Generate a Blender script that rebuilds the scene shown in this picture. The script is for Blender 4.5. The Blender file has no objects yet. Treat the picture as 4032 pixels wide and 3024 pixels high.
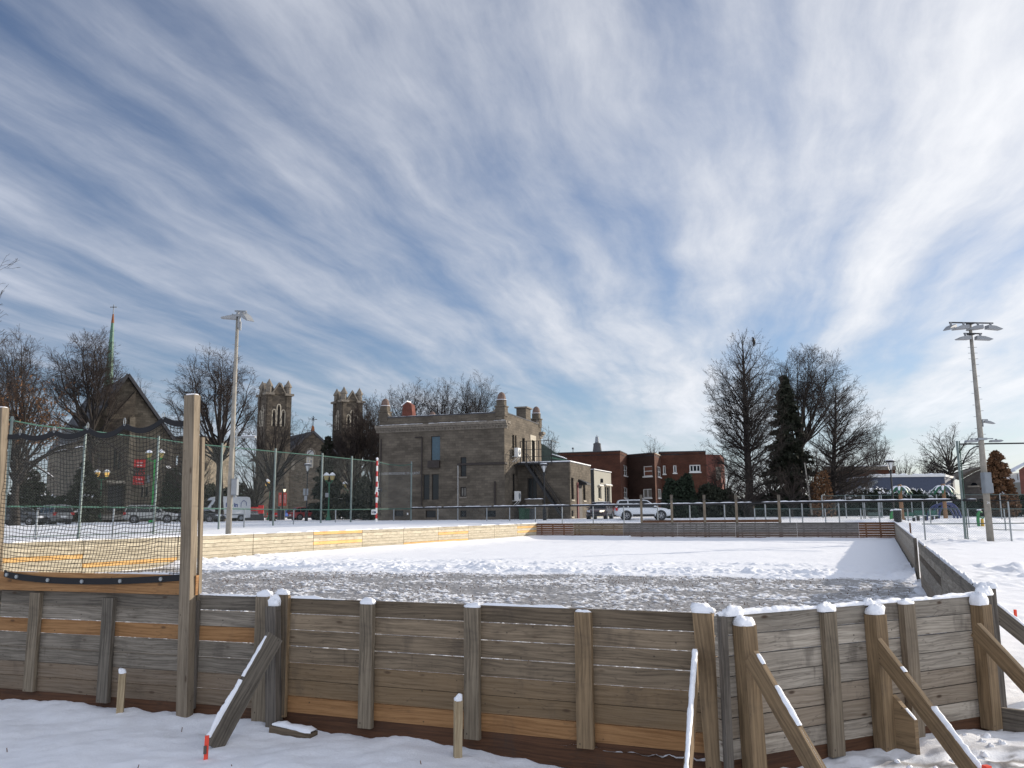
import bpy, math, random
import numpy as np
from mathutils import Vector, Matrix
R_ = math.radians
SC = bpy.context.scene
COL = SC.collection

# ------------------------------------------------------------------ camera
CZ = 1.82                                   # eye height above the rink floor, metres
PITCH, ROLL, FPX = R_(8.8), R_(-0.5), 3264.0
_F = np.array([0, math.cos(PITCH), math.sin(PITCH)])
_u = np.array([0, -math.sin(PITCH), math.cos(PITCH)])
_r = np.array([1.0, 0, 0])
CR = _r*math.cos(ROLL) + _u*math.sin(ROLL)
CU = _u*math.cos(ROLL) - _r*math.sin(ROLL)
cam = bpy.data.cameras.new("camera")
camo = bpy.data.objects.new("camera", cam)
COL.objects.link(camo)
cam.sensor_width = 36.0
cam.lens = FPX/4032*36
cam.clip_start = 0.05
cam.clip_end = 6000
camo.matrix_world = Matrix(((CR[0], CU[0], -_F[0], 0), (CR[1], CU[1], -_F[1], 0), (CR[2], CU[2], -_F[2], CZ), (0, 0, 0, 1)))
SC.camera = camo
SC.render.resolution_x, SC.render.resolution_y = 1024, 768

# ------------------------------------------------------------------ light
SUN_AZ, SUN_EL = R_(62), R_(16.5)           # azimuth clockwise from +Y
SUN = Vector((math.sin(SUN_AZ)*math.cos(SUN_EL), math.cos(SUN_AZ)*math.cos(SUN_EL), math.sin(SUN_EL)))
sl = bpy.data.lights.new("sun", 'SUN')
sl.energy = 4.9
sl.angle = R_(0.53)
sl.color = (1.0, 0.90, 0.76)
so = bpy.data.objects.new("sun", sl)
COL.objects.link(so)
so.rotation_euler = SUN.to_track_quat('Z', 'Y').to_euler()

world = bpy.data.worlds.new("World")
SC.world = world
world.use_nodes = True
SKY_STRENGTH = 0.10


class NT:
    """small helper for node trees"""
    def __init__(s, nt): s.nt = nt; s.n = nt.nodes; s.l = nt.links
    def node(s, typ, **kw):
        n = s.n.new(typ)
        for k, v in kw.items():
            if k[0] == '_':
                n.inputs[k[1:].replace('_', ' ')].default_value = v
            else:
                setattr(n, k, v)
        return n
    def link(s, a, b): s.l.new(a, b)
    def val(s, sock, v):
        if isinstance(v, bpy.types.NodeSocket): s.l.new(v, sock)
        elif v is not None: sock.default_value = v
    def math(s, op, a, b=None, c=None, clamp=False):
        n = s.n.new('ShaderNodeMath'); n.operation = op; n.use_clamp = clamp
        s.val(n.inputs[0], a); s.val(n.inputs[1], b)
        if c is not None: s.val(n.inputs[2], c)
        return n.outputs[0]
    def vmath(s, op, a, b=None):
        n = s.n.new('ShaderNodeVectorMath'); n.operation = op
        s.val(n.inputs[0], a); s.val(n.inputs[1], b)
        return n.outputs[1] if op in ('DOT_PRODUCT', 'LENGTH') else n.outputs[0]
    def mix(s, f, a, b, blend='MIX'):
        n = s.n.new('ShaderNodeMix'); n.data_type = 'RGBA'; n.blend_type = blend
        s.val(n.inputs[0], f); s.val(n.inputs[6], a); s.val(n.inputs[7], b)
        return n.outputs[2]
    def ramp(s, f, lo, hi, a=0.0, b=1.0):
        n = s.n.new('ShaderNodeMapRange'); n.interpolation_type = 'SMOOTHSTEP'
        s.val(n.inputs[0], f)
        for i, v in zip((1, 2, 3, 4), (lo, hi, a, b)): s.val(n.inputs[i], v)
        return n.outputs[0]
    def noise(s, vec, scale, detail=4, rough=.55, dist=0.0):
        n = s.n.new('ShaderNodeTexNoise')
        s.val(n.inputs['Vector'], vec)
        n.inputs['Scale'].default_value = scale; n.inputs['Detail'].default_value = detail
        n.inputs['Roughness'].default_value = rough; n.inputs['Distortion'].default_value = dist
        return n.outputs[0]
    def mapping(s, vec, scale=(1, 1, 1), rot=(0, 0, 0), loc=(0, 0, 0)):
        n = s.n.new('ShaderNodeMapping')
        s.val(n.inputs[0], vec)
        n.inputs[1].default_value = loc; n.inputs[2].default_value = rot; n.inputs[3].default_value = scale
        return n.outputs[0]


def build_sky():
    t = NT(world.node_tree)
    t.n.clear()
    out = t.node('ShaderNodeOutputWorld')
    bg = t.node('ShaderNodeBackground')
    bg.inputs[1].default_value = SKY_STRENGTH
    sky = t.node('ShaderNodeTexSky', sky_type='NISHITA')
    sky.sun_disc = False
    sky.sun_elevation = SUN_EL
    sky.sun_rotation = SUN_AZ
    sky.altitude = 50
    sky.air_density = 1.0; sky.dust_density = 0.6; sky.ozone_density = 1.6
    d = t.node('ShaderNodeTexCoord').outputs['Generated']
    sep = t.node('ShaderNodeSeparateXYZ'); t.link(d, sep.inputs[0])
    zc = t.math('ADD', t.math('MAXIMUM', sep.outputs[2], 0.0), 0.05)
    px = t.math('DIVIDE', sep.outputs[0], zc)
    py = t.math('DIVIDE', sep.outputs[1], zc)
    cmb = t.node('ShaderNodeCombineXYZ'); t.link(px, cmb.inputs[0]); t.link(py, cmb.inputs[1])
    P = cmb.outputs[0]
    # cirrus sheets on a plane overhead, combed along one wind direction
    az = R_(15)
    rot = (0, 0, az)                             # +Y after rotation runs along the wind
    warp = t.noise(t.mapping(P, (.8, .8, 1)), 1.0, 3, .5)
    comb = t.node('ShaderNodeCombineXYZ')
    t.link(t.math('MULTIPLY', t.math('SUBTRACT', warp, .5), 0.35), comb.inputs[0])
    Q = t.vmath('ADD', t.mapping(P, (1, 1, 1), rot), comb.outputs[0])
    big = t.noise(t.mapping(Q, (.85, .13, 1), loc=(2.5, 7.7, 9)), 1.0, 4, .5)
    streak = t.noise(t.mapping(Q, (2.1, .26, 1), loc=(7.3, 2.2, 4)), 1.0, 8, .54, .10)
    puff = t.noise(t.mapping(Q, (2.8, 1.1, 1), loc=(1.3, 8.2, 2)), 1.0, 9, .64, .2)
    fine = t.noise(t.mapping(Q, (7.5, 2.2, 1), loc=(4, 3, 8)), 1.0, 7, .65, .3)
    dens = t.math('ADD', t.math('MULTIPLY', streak, .50), t.math('MULTIPLY', big, .46))
    dens = t.math('ADD', dens, t.math('MULTIPLY', puff, .19))
    dens = t.math('ADD', dens, t.math('MULTIPLY', fine, .075))
    # more cover towards the sun's side
    sd = t.vmath('DOT_PRODUCT', d, tuple(SUN))
    sunward = t.ramp(sd, -.3, 1.0)
    dens = t.math('ADD', dens, t.math('MULTIPLY', sunward, CLOUD['sun']))
    dens = t.math('ADD', dens, t.ramp(sep.outputs[1], .1, -.5, .0, .10))  # extra cover behind the viewer, part of the added fill light
    cover = t.ramp(dens, CLOUD['lo'], CLOUD['hi'])
    # clear gap of blue just above the roofs, veil again at the very bottom
    low = t.ramp(sep.outputs[2], .02, .15)
    cover = t.math('MULTIPLY', cover, t.math('ADD', t.math('MULTIPLY', low, .50), .50))
    cover = t.math('ADD', t.math('MULTIPLY', cover, .90), .06)
    tex = t.math('ADD', t.math('MULTIPLY', t.ramp(dens, CLOUD['lo'], CLOUD['hi']+.16), .34), .74)
    bright = t.math('MULTIPLY', tex, t.math('ADD', t.math('MULTIPLY', t.math('POWER', sunward, 1.8), CLOUD['b1']), CLOUD['b0']))
    behind = t.ramp(sep.outputs[1], .0, -.6, 1.0, CLOUD['back'])      # unseen cloud behind the viewer, brightened as added fill for shaded faces
    bright = t.math('MULTIPLY', bright, behind)
    cl = t.mix(sunward, (.86, .93, 1.10, 1), (1.0, 1.01, 1.04, 1))
    bv = t.node('ShaderNodeCombineXYZ')
    for i in range(3): t.link(bright, bv.inputs[i])
    clc = t.vmath('MULTIPLY', cl, bv.outputs[0])
    skyc = t.vmath('MULTIPLY', sky.outputs[0], CLOUD['sky'])
    col = t.mix(cover, skyc, clc)
    # pale band of air close to the horizon
    hz = t.ramp(sep.outputs[2], .0, .16, 1.0, 0.0)
    hz = t.math('MULTIPLY', hz, .32)
    col = t.mix(hz, col, CLOUD['hz'])
    t.link(col, bg.inputs[0])
    t.link(bg.outputs[0], out.inputs[0])


CLOUD = dict(lo=.505, hi=.785, sun=.045, b0=6.9, b1=2.5, back=1.75, sky=(.74, .84, 1.04), hz=(5.9, 6.8, 8.4, 1))
build_sky()
vs = SC.view_settings
vs.view_transform = 'Standard'; vs.look = 'None'; vs.exposure = 0.15; vs.gamma = 1.0
vs.use_curve_mapping = False
SC.cycles.max_bounces = 6
SC.cycles.diffuse_bounces = 3
SC.cycles.transparent_max_bounces = 8


# ------------------------------------------------------------------ places seen from the camera, as world points
def ray(x, y): return _F*FPX + CR*(x-2016) - CU*(y-1512)
def at(x, y, d):
    """world point on the sight line through photo pixel (x, y) at forward distance d"""
    v = ray(x, y)
    return v*(d/v[1]) + np.array([0, 0, CZ])
def onz(x, y, z):
    v = ray(x, y)
    return v*((z-CZ)/v[2]) + np.array([0, 0, CZ])
def online(px, py, A, B):
    """point of the plan line A-B on the sight line through pixel column px"""
    v = ray(px, py)
    ax, ay = A[0], A[1]; bx, by = B[0]-ax, B[1]-ay
    t = (ax*v[1]-ay*v[0])/(by*v[0]-bx*v[1])
    return np.array([ax+bx*t, ay+by*t])


# ------------------------------------------------------------------ numeric noise for terrain
def _hash(ix, iy, seed):
    h = (ix.astype(np.int64)*374761393 + iy.astype(np.int64)*668265263 + seed*1442695041) & 0x7fffffff
    h = ((h ^ (h >> 13))*1274126177) & 0x7fffffff
    h = h ^ (h >> 16)
    return (h & 0xffff)/65535.0
def vnoise(x, y, seed=0):
    ix = np.floor(x); iy = np.floor(y)
    fx = x-ix; fy = y-iy
    fx = fx*fx*(3-2*fx); fy = fy*fy*(3-2*fy)
    a = _hash(ix, iy, seed); b = _hash(ix+1, iy, seed); c = _hash(ix, iy+1, seed); e = _hash(ix+1, iy+1, seed)
    return (a*(1-fx)+b*fx)*(1-fy) + (c*(1-fx)+e*fx)*fy
def fbm(x, y, seed=0, octv=4, gain=.5):
    s = 0; a = 1; n = 0
    for k in range(octv):
        s = s + a*vnoise(x, y, seed+k*17); n += a
        x = x*2.03+1.7; y = y*2.03+3.1; a *= gain
    return s/n
def sstep(a, b, x):
    t = np.clip((x-a)/(b-a), 0, 1)
    return t*t*(3-2*t)


# ------------------------------------------------------------------ the rink outline and the lie of the land
T = 1.05                                     # top of the boards
LA, LB = np.array([-15.0, 24.6]), np.array([1.58, 57.93])        # left boards line
RB, RA = np.array([4.45, 8.10]), np.array([22.59, 49.76])        # right boards line (near, far)
N0, N1 = np.array([-5.48, 9.112]), np.array([-2.36, 8.05])       # front boards, left stretch
N2, N3 = np.array([-2.20, 7.97]), np.array([1.40, 6.50])         # front boards, middle stretch
C0, C1 = np.array([1.60, 6.33]), np.array([4.22, 7.62])          # slanted corner stretch
UA = np.array([.3987, .9171]); VA = np.array([.9171, -.3987])
LN = LA - (LB-LA)*0.62                        # left boards carried on to the near corner, out of frame
RINK = np.array([LN, LB, RA, RB, C1, C0, N2, N0])

def rink_dist(x, y):
    """signed distance to the outline of the rink, negative inside"""
    n = len(RINK)
    d = np.full(np.shape(x), 1e9); ins = np.zeros(np.shape(x), bool)
    for i in range(n):
        a = RINK[i]; b = RINK[(i+1) % n]
        e = b-a
        wx, wy = x-a[0], y-a[1]
        t = np.clip((wx*e[0]+wy*e[1])/(e@e), 0, 1)
        d = np.minimum(d, np.hypot(wx-e[0]*t, wy-e[1]*t))
        c = ((a[1] > y) != (b[1] > y))
        xi = a[0] + (y-a[1])*(b[0]-a[0])/((b[1]-a[1]) if abs(b[1]-a[1]) > 1e-9 else 1e-9)
        ins ^= (c & (x < xi))
    return np.where(ins, -d, d)

def base_z(x, y):
    x = np.asarray(x, float); y = np.asarray(y, float)
    rise = 1.12*sstep(0, 1, (y-.35*x-40)/36)
    rd = rink_dist(x, y)
    rise = rise*sstep(0.3, 9, rd)
    near = -.105+.025*np.clip(x-1.2, 0, 3)
    w = 1-sstep(9, 16, y)
    return rise + near*w
def gz(x, y): return float(base_z(np.array([x]), np.array([y]))[0])


# ------------------------------------------------------------------ mesh helpers
class MB:
    """collects faces, with a UV in metres (u along the grain of a board)"""
    def __init__(s): s.v = []; s.f = []; s.uv = []
    def face(s, pts, uv=None):
        i = len(s.v)
        pts = [tuple(map(float, p)) for p in pts]
        s.v += pts
        s.f.append(tuple(range(i, i+len(pts))))
        if uv is None:
            a = Vector(pts[0]); n = Vector((0, 0, 0))
            for k in range(1, len(pts)-1):
                n += (Vector(pts[k])-a).cross(Vector(pts[k+1])-a)
            if abs(n.z) > .9*n.length or n.length == 0:
                uv = [(p[0], p[1]) for p in pts]
            else:
                h = math.hypot(n.x, n.y); tx, ty = -n.y/h, n.x/h
                uv = [(p[0]*tx+p[1]*ty, p[2]) for p in pts]
        s.uv.append(uv)
    def obox(s, c, ax, ay, az, grain=True):
        """box with centre c and half-axes ax, ay, az; grain: u runs along the longest axis"""
        c = np.array(c, float); A = [np.array(a, float) for a in (ax, ay, az)]
        L = [np.linalg.norm(a) for a in A]
        lg = int(np.argmax(L))
        i0 = len(s.v)
        P = []
        for sx in (-1, 1):
            for sy in (-1, 1):
                for sz in (-1, 1):
                    P.append((sx, sy, sz)); s.v.append(tuple(c+sx*A[0]+sy*A[1]+sz*A[2]))
        hand = np.dot(np.cross(A[0], A[1]), A[2]) > 0
        for q in ((0, 1, 3, 2), (4, 6, 7, 5), (0, 4, 5, 1), (2, 3, 7, 6), (0, 2, 6, 4), (1, 5, 7, 3)):
            q = q if hand else q[::-1]
            s.f.append(tuple(i0+k for k in q))
            if grain:
                fixed = [k for k in range(3) if len({P[j][k] for j in q}) == 1][0]
                oth = [k for k in range(3) if k != fixed]
                if lg in oth: ua = lg; va = [k for k in oth if k != lg][0]
                else: ua, va = oth
                s.uv.append([(P[j][ua]*L[ua], P[j][va]*L[va]+fixed*.37) for j in q])
            else:
                pts = [Vector(s.v[i0+k]) for k in q]
                n = (pts[1]-pts[0]).cross(pts[2]-pts[0])
                if abs(n.z) > .9*n.length: s.uv.append([(p.x, p.y) for p in pts])
                else:
                    h = math.hypot(n.x, n.y) or 1; tx, ty = -n.y/h, n.x/h
                    s.uv.append([(p.x*tx+p.y*ty, p.z) for p in pts])
    def box(s, x0, x1, y0, y1, z0, z1, grain=False):
        s.obox(((x0+x1)/2, (y0+y1)/2, (z0+z1)/2), ((x1-x0)/2, 0, 0), (0, (y1-y0)/2, 0), (0, 0, (z1-z0)/2), grain)
    def beam(s, p0, p1, w, t, up=(0, 0, 1), grain=True):
        """rectangular bar from p0 to p1, depth w along 'up', thickness t sideways"""
        p0 = np.array(p0, float); p1 = np.array(p1, float)
        d = p1-p0; L = np.linalg.norm(d); d = d/L
        up = np.array(up, float)
        sd = np.cross(d, up)
        if np.linalg.norm(sd) < 1e-6: sd = np.cross(d, (1, 0, 0))
        sd = sd/np.linalg.norm(sd); u2 = np.cross(sd, d)
        s.obox((p0+p1)/2, d*L/2, sd*t/2, u2*w/2, grain)
    def tube(s, pts, r, n=8, cap=True):
        pts = [np.array(p, float) for p in pts]
        m = len(pts)
        rs = r if hasattr(r, '__len__') else [r]*m
        rings = []; ll = 0
        prev = None
        for i, p in enumerate(pts):
            d = pts[min(i+1, m-1)]-pts[max(i-1, 0)]
            d = d/(np.linalg.norm(d)+1e-12)
            if prev is None:
                a = np.cross(d, (0, 0, 1))
                if np.linalg.norm(a) < 1e-3: a = np.cross(d, (1, 0, 0))
            else:
                a = prev - d*np.dot(prev, d)
            a = a/(np.linalg.norm(a)+1e-12); prev = a
            b = np.cross(d, a)
            i0 = len(s.v)
            for k in range(n):
                an = 2*math.pi*k/n
                s.v.append(tuple(p+rs[i]*(a*math.cos(an)+b*math.sin(an))))
            rings.append(i0)
            if i:
                seg = np.linalg.norm(pts[i]-pts[i-1])
                q0 = rings[-2]
                for k in range(n):
                    k2 = (k+1) % n
                    s.f.append((q0+k, q0+k2, i0+k2, i0+k))
                    c = 2*math.pi*rs[i]
                    s.uv.append([(ll, k/n*c), (ll, (k+1)/n*c), (ll+seg, (k+1)/n*c), (ll+seg, k/n*c)])
                ll += seg
        if cap:
            for i0, rev in ((rings[0], True), (rings[-1], False)):
                q = tuple(range(i0, i0+n)); q = q[::-1] if rev else q
                s.f.append(q); s.uv.append([(s.v[k][0], s.v[k][1]) for k in q])
    def cyl(s, p0, p1, r0, r1=None, n=10): s.tube([p0, p1], [r0, r0 if r1 is None else r1], n)
    def lathe(s, c, prof, n=14):
        """prof: list of (radius, z) from the bottom up, around the vertical through c"""
        i0 = len(s.v)
        for r, z in prof:
            for k in range(n):
                a = 2*math.pi*k/n
                s.v.append((c[0]+r*math.cos(a), c[1]+r*math.sin(a), c[2]+z))
        for j in range(len(prof)-1):
            for k in range(n):
                k2 = (k+1) % n
                s.f.append((i0+j*n+k, i0+j*n+k2, i0+(j+1)*n+k2, i0+(j+1)*n+k))
                s.uv.append([(k*.1, prof[j][1]), (k*.1+.1, prof[j][1]), (k*.1+.1, prof[j+1][1]), (k*.1, prof[j+1][1])])
        for j, rev in ((0, True), (len(prof)-1, False)):
            if prof[j][0] > 1e-4:
                q = tuple(range(i0+j*n, i0+j*n+n)); q = q[::-1] if rev else q
                s.f.append(q); s.uv.append([(s.v[k][0], s.v[k][1]) for k in q])
    def prism(s, poly, z0, z1, cap=True):
        """upright prism over a plan polygon (counter-clockwise)"""
        m = len(poly)
        for i in range(m):
            a, b = poly[i], poly[(i+1) % m]
            s.face([(a[0], a[1], z0), (b[0], b[1], z0), (b[0], b[1], z1), (a[0], a[1], z1)])
        if cap:
            s.face([(p[0], p[1], z1) for p in poly]); s.face([(p[0], p[1], z0) for p in poly[::-1]])
    def extrude(s, prof, o, ex, ez, ey):
        """profile (a, b) in the plane o + a*ex + b*ez, pushed along ey"""
        o, ex, ez, ey = [np.array(q, float) for q in (o, ex, ez, ey)]
        P = [o+a*ex+b*ez for a, b in prof]
        Q = [p+ey for p in P]
        flip = np.dot(np.cross(ex, ez), ey) > 0
        f0 = P if not flip else P[::-1]; f1 = Q[::-1] if not flip else Q
        s.face(f0); s.face(f1)
        m = len(P)
        for i in range(m):
            j = (i+1) % m
            q = [P[j], P[i], Q[i], Q[j]]
            s.face(q if not flip else q[::-1])
    def grid(s, G, uvs=None):
        """G: 2-D array of points (rows, cols, 3)"""
        G = np.asarray(G, float); a, b = G.shape[:2]
        i0 = len(s.v)
        s.v += [tuple(p) for p in G.reshape(-1, 3)]
        for i in range(a-1):
            for j in range(b-1):
                q = (i0+i*b+j, i0+i*b+j+1, i0+(i+1)*b+j+1, i0+(i+1)*b+j)
                s.f.append(q); s.uv.append([(s.v[k][0], s.v[k][1]) for k in q])
    def build(s, name, mat, parent=None, smooth=False, root=None):
        V = np.array(s.v, float)
        rt = root or parent
        if rt is not None:
            while rt.parent is not None: rt = rt.parent
            M = np.array(rt.matrix_basis.inverted())
            V = V@M[:3, :3].T + M[:3, 3]
        me = bpy.data.meshes.new(name)
        me.from_pydata([tuple(v) for v in V], [], s.f)
        ul = me.uv_layers.new(name="UVMap")
        ul.data.foreach_set("uv", np.array([c for f in s.uv for c in f], np.float32).ravel())
        if smooth: me.polygons.foreach_set("use_smooth", [True]*len(me.polygons))
        me.materials.append(mat)
        me.update()
        o = bpy.data.objects.new(name, me)
        COL.objects.link(o)
        if parent is not None: o.parent = parent
        return o


def np_mesh(name, V, F, mat, parent=None, smooth=False, attr=None):
    """mesh from arrays: V (n,3), F (m,k)"""
    V = np.asarray(V, np.float32); F = np.asarray(F, np.int32)
    if parent is not None:
        rt = parent
        while rt.parent is not None: rt = rt.parent
        M = np.array(rt.matrix_basis.inverted(), np.float32)
        V = V@M[:3, :3].T + M[:3, 3]
    m, k = F.shape
    me = bpy.data.meshes.new(name)
    me.vertices.add(len(V)); me.vertices.foreach_set("co", V.ravel())
    me.loops.add(m*k); me.loops.foreach_set("vertex_index", F.ravel())
    me.polygons.add(m); me.polygons.foreach_set("loop_start", np.arange(0, m*k, k, dtype=np.int32))
    if smooth: me.polygons.foreach_set("use_smooth", np.ones(m, bool))
    me.update(calc_edges=True)
    if attr:
        for an, av in attr.items():
            at_ = me.attributes.new(an, 'FLOAT', 'POINT')
            at_.data.foreach_set("value", np.asarray(av, np.float32).ravel())
    me.materials.append(mat)
    o = bpy.data.objects.new(name, me)
    COL.objects.link(o)
    if parent is not None: o.parent = parent
    return o


def tag(o, label=None, cat=None, group=None, kind=None):
    if label: o['label'] = label
    if cat: o['category'] = cat
    if group: o['group'] = group
    if kind: o['kind'] = kind
    return o
def thing(name, label, cat, loc=(0, 0, 0), rotz=0.0, group=None):
    o = bpy.data.objects.new(name, None)
    COL.objects.link(o)
    o.empty_display_size = .3
    o.location = tuple(float(c) for c in loc); o.rotation_euler = (0, 0, rotz)
    o.matrix_basis = Matrix.Translation(o.location) @ Matrix.Rotation(rotz, 4, 'Z')
    return tag(o, label, cat, group)
def dup(root, loc, rotz=0.0, label=None, scale=None):
    def cp(o, par):
        c = o.copy(); COL.objects.link(c)
        if par is not None: c.parent = par
        for ch in list(o.children): cp(ch, c)
        return c
    kids = list(root.children)
    r = root.copy(); COL.objects.link(r)
    r.location = tuple(float(c) for c in loc); r.rotation_euler = (0, 0, rotz)
    if scale: r.scale = (scale,)*3
    if label: r['label'] = label
    for k in kids: cp(k, r)
    return r
def text_part(name, txt, size, o, ex, ez, mat, parent, depth=.01, align='LEFT', bold=0.0, width=None):
    """lettering built flat at o, reading along ex with up ez"""
    cu = bpy.data.curves.new(name, 'FONT')
    cu.body = txt; cu.size = size; cu.extrude = depth; cu.align_x = align; cu.offset = bold
    to = bpy.data.objects.new(name, cu); COL.objects.link(to)
    bpy.context.view_layer.update()
    me = bpy.data.meshes.new_from_object(to)
    bpy.data.objects.remove(to)
    V = np.array([v.co[:] for v in me.vertices])
    if width is not None and len(V):
        V[:, 0] *= width/(V[:, 0].max()-V[:, 0].min())
    o, ex, ez = [np.array(q, float) for q in (o, ex, ez)]
    ex = ex/np.linalg.norm(ex); ez = ez/np.linalg.norm(ez); ey = np.cross(ex, ez)
    Wd = o + V[:, :1]*ex + V[:, 1:2]*ez + V[:, 2:3]*ey
    rt = parent
    while rt.parent is not None: rt = rt.parent
    M = np.array(rt.matrix_basis.inverted())
    Wd = Wd@M[:3, :3].T + M[:3, 3]
    for v, c in zip(me.vertices, Wd): v.co = c
    me.materials.clear(); me.materials.append(mat)
    me.name = name
    ob = bpy.data.objects.new(name, me); COL.objects.link(ob); ob.parent = parent
    return ob


# ------------------------------------------------------------------ materials
MATS = {}
def newmat(name):
    m = bpy.data.materials.new(name); m.use_nodes = True
    t = NT(m.node_tree)
    b = t.n['Principled BSDF']
    MATS[name] = m
    return m, t, b
def plain(name, col, rough=.7, metal=0.0, var=.18, scale=4.0, bump=0.0, spec=.4, emit=None):
    m, t, b = newmat(name)
    co = t.node('ShaderNodeTexCoord').outputs['Object']
    n = t.noise(co, scale, 5, .6)
    n2 = t.noise(co, scale*9, 3, .6)
    f = t.math('ADD', t.math('MULTIPLY', n, .7), t.math('MULTIPLY', n2, .3))
    lo = tuple(c*(1-var) for c in col)+(1,); hi = tuple(min(1, c*(1+var)) for c in col)+(1,)
    c = t.mix(t.ramp(f, .3, .7), lo, hi)
    t.link(c, b.inputs['Base Color'])
    b.inputs['Roughness'].default_value = rough; b.inputs['Metallic'].default_value = metal
    b.inputs['Specular IOR Level'].default_value = spec
    if bump:
        bn = t.node('ShaderNodeBump'); bn.inputs['Strength'].default_value = bump; bn.inputs['Distance'].default_value = .02
        t.link(n2, bn.inputs['Height']); t.link(bn.outputs[0], b.inputs['Normal'])
    if emit:
        b.inputs['Emission Color'].default_value = tuple(emit[:3])+(1,); b.inputs['Emission Strength'].default_value = emit[3]
    return m
def wood(name, c1, c2, island=.28, warm=None, knots=.7, stain=.35, rough=.75):
    """weathered boards: grain along u, every board its own tone"""
    m, t, b = newmat(name)
    uv = t.node('ShaderNodeUVMap').outputs[0]
    rnd = t.node('ShaderNodeNewGeometry').outputs['Random Per Island']
    off = t.node('ShaderNodeCombineXYZ')
    t.link(t.math('MULTIPLY', rnd, 91.7), off.inputs[0]); t.link(t.math('MULTIPLY', rnd, 37.3), off.inputs[1]); t.link(t.math('MULTIPLY', rnd, 13), off.inputs[2])
    p = t.vmath('ADD', uv, off.outputs[0])
    bend = t.noise(t.mapping(p, (.9, 2.2, 1)), 1.0, 3)
    bo = t.node('ShaderNodeCombineXYZ'); t.link(t.math('MULTIPLY', bend, .10), bo.inputs[1])
    pg = t.vmath('ADD', p, bo.outputs[0])
    grain = t.noise(t.mapping(pg, (1.6, 60, 1)), 1.0, 7, .62)
    fine = t.noise(t.mapping(pg, (8, 260, 1)), 1.0, 3, .6)
    blot = t.noise(t.mapping(p, (1.3, 3.6, 1)), 1.0, 6, .62)
    g = t.math('ADD', t.math('MULTIPLY', grain, .62), t.math('MULTIPLY', fine, .18))
    g = t.math('ADD', g, t.math('MULTIPLY', blot, .30))
    col = t.mix(t.ramp(g, .40, .68), tuple(c1)+(1,), tuple(c2)+(1,))
    # each board a little lighter or darker, some still warm
    k = t.math('ADD', t.math('MULTIPLY', t.math('SUBTRACT', t.math('FRACT', t.math('MULTIPLY', rnd, 7.13)), .5), island*2), 1.0)
    kv = t.node('ShaderNodeCombineXYZ')
    for i in range(3): t.link(k, kv.inputs[i])
    col = t.vmath('MULTIPLY', col, kv.outputs[0])
    if warm:
        w = t.ramp(t.math('FRACT', t.math('MULTIPLY', rnd, 3.77)), .55, .95)
        w = t.math('MULTIPLY', w, t.math('ADD', t.math('MULTIPLY', blot, .8), .1))
        col = t.mix(w, col, tuple(warm)+(1,))
    # water stains
    st = t.ramp(t.noise(t.mapping(p, (3.0, 1.1, 1), loc=(5, 2, 0)), 1.0, 5, .65), .54, .72)
    col = t.mix(t.math('MULTIPLY', st, stain), col, (.045, .036, .03, 1))
    # drips and scrapes across the grain, black puck and nail marks
    dr = t.ramp(t.noise(t.mapping(p, (16, 1.6, 1), loc=(2, 9, 0)), 1.0, 4, .6), .60, .72)
    dr = t.math('MULTIPLY', dr, t.ramp(t.noise(t.mapping(p, (1.1, .6, 1), loc=(8, 4, 0)), 1.0, 3, .5), .50, .66))
    col = t.mix(t.math('MULTIPLY', dr, stain*1.1), col, (.05, .036, .026, 1))
    cr = t.ramp(t.math('ABSOLUTE', t.math('SUBTRACT', t.noise(t.mapping(pg, (1.1, 11, 1), loc=(4, 6, 0)), 1.0, 3, .5), .5)), .0, .010, 1.0, 0.0)
    col = t.mix(t.math('MULTIPLY', cr, .40*min(1, stain*2.5)), col, (.035, .026, .02, 1))
    nv = t.node('ShaderNodeTexVoronoi'); nv.feature = 'F1'
    t.link(t.mapping(p, (11, 15, 1), loc=(3, 1, 0)), nv.inputs['Vector']); nv.inputs['Scale'].default_value = 1.0
    ns = t.node('ShaderNodeSeparateXYZ'); t.link(nv.outputs['Color'], ns.inputs[0])
    nd_ = t.math('MULTIPLY', t.ramp(nv.outputs['Distance'], .06, .12, 1.0, 0.0), t.ramp(ns.outputs[1], .76, .8))
    col = t.mix(t.math('MULTIPLY', nd_, .8*min(1, knots*1.3)), col, (.035, .026, .02, 1))
    # knots
    vo = t.node('ShaderNodeTexVoronoi'); vo.feature = 'F1'
    t.link(t.mapping(p, (3.4, 9.0, 1)), vo.inputs['Vector']); vo.inputs['Scale'].default_value = 1.0
    kd = t.ramp(vo.outputs['Distance'], .05, .17, 1.0, 0.0)
    sel = t.node('ShaderNodeSeparateXYZ'); t.link(vo.outputs['Color'], sel.inputs[0])
    kd = t.math('MULTIPLY', kd, t.ramp(sel.outputs[0], .42, .55))
    col = t.mix(t.math('MULTIPLY', kd, knots), col, (.05, .028, .016, 1))
    t.link(col, b.inputs['Base Color'])
    b.inputs['Roughness'].default_value = rough
    b.inputs['Specular IOR Level'].default_value = .25
    bn = t.node('ShaderNodeBump'); bn.inputs['Strength'].default_value = .5; bn.inputs['Distance'].default_value = .004
    t.link(g, bn.inputs['Height']); t.link(bn.outputs[0], b.inputs['Normal'])
    return m
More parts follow.
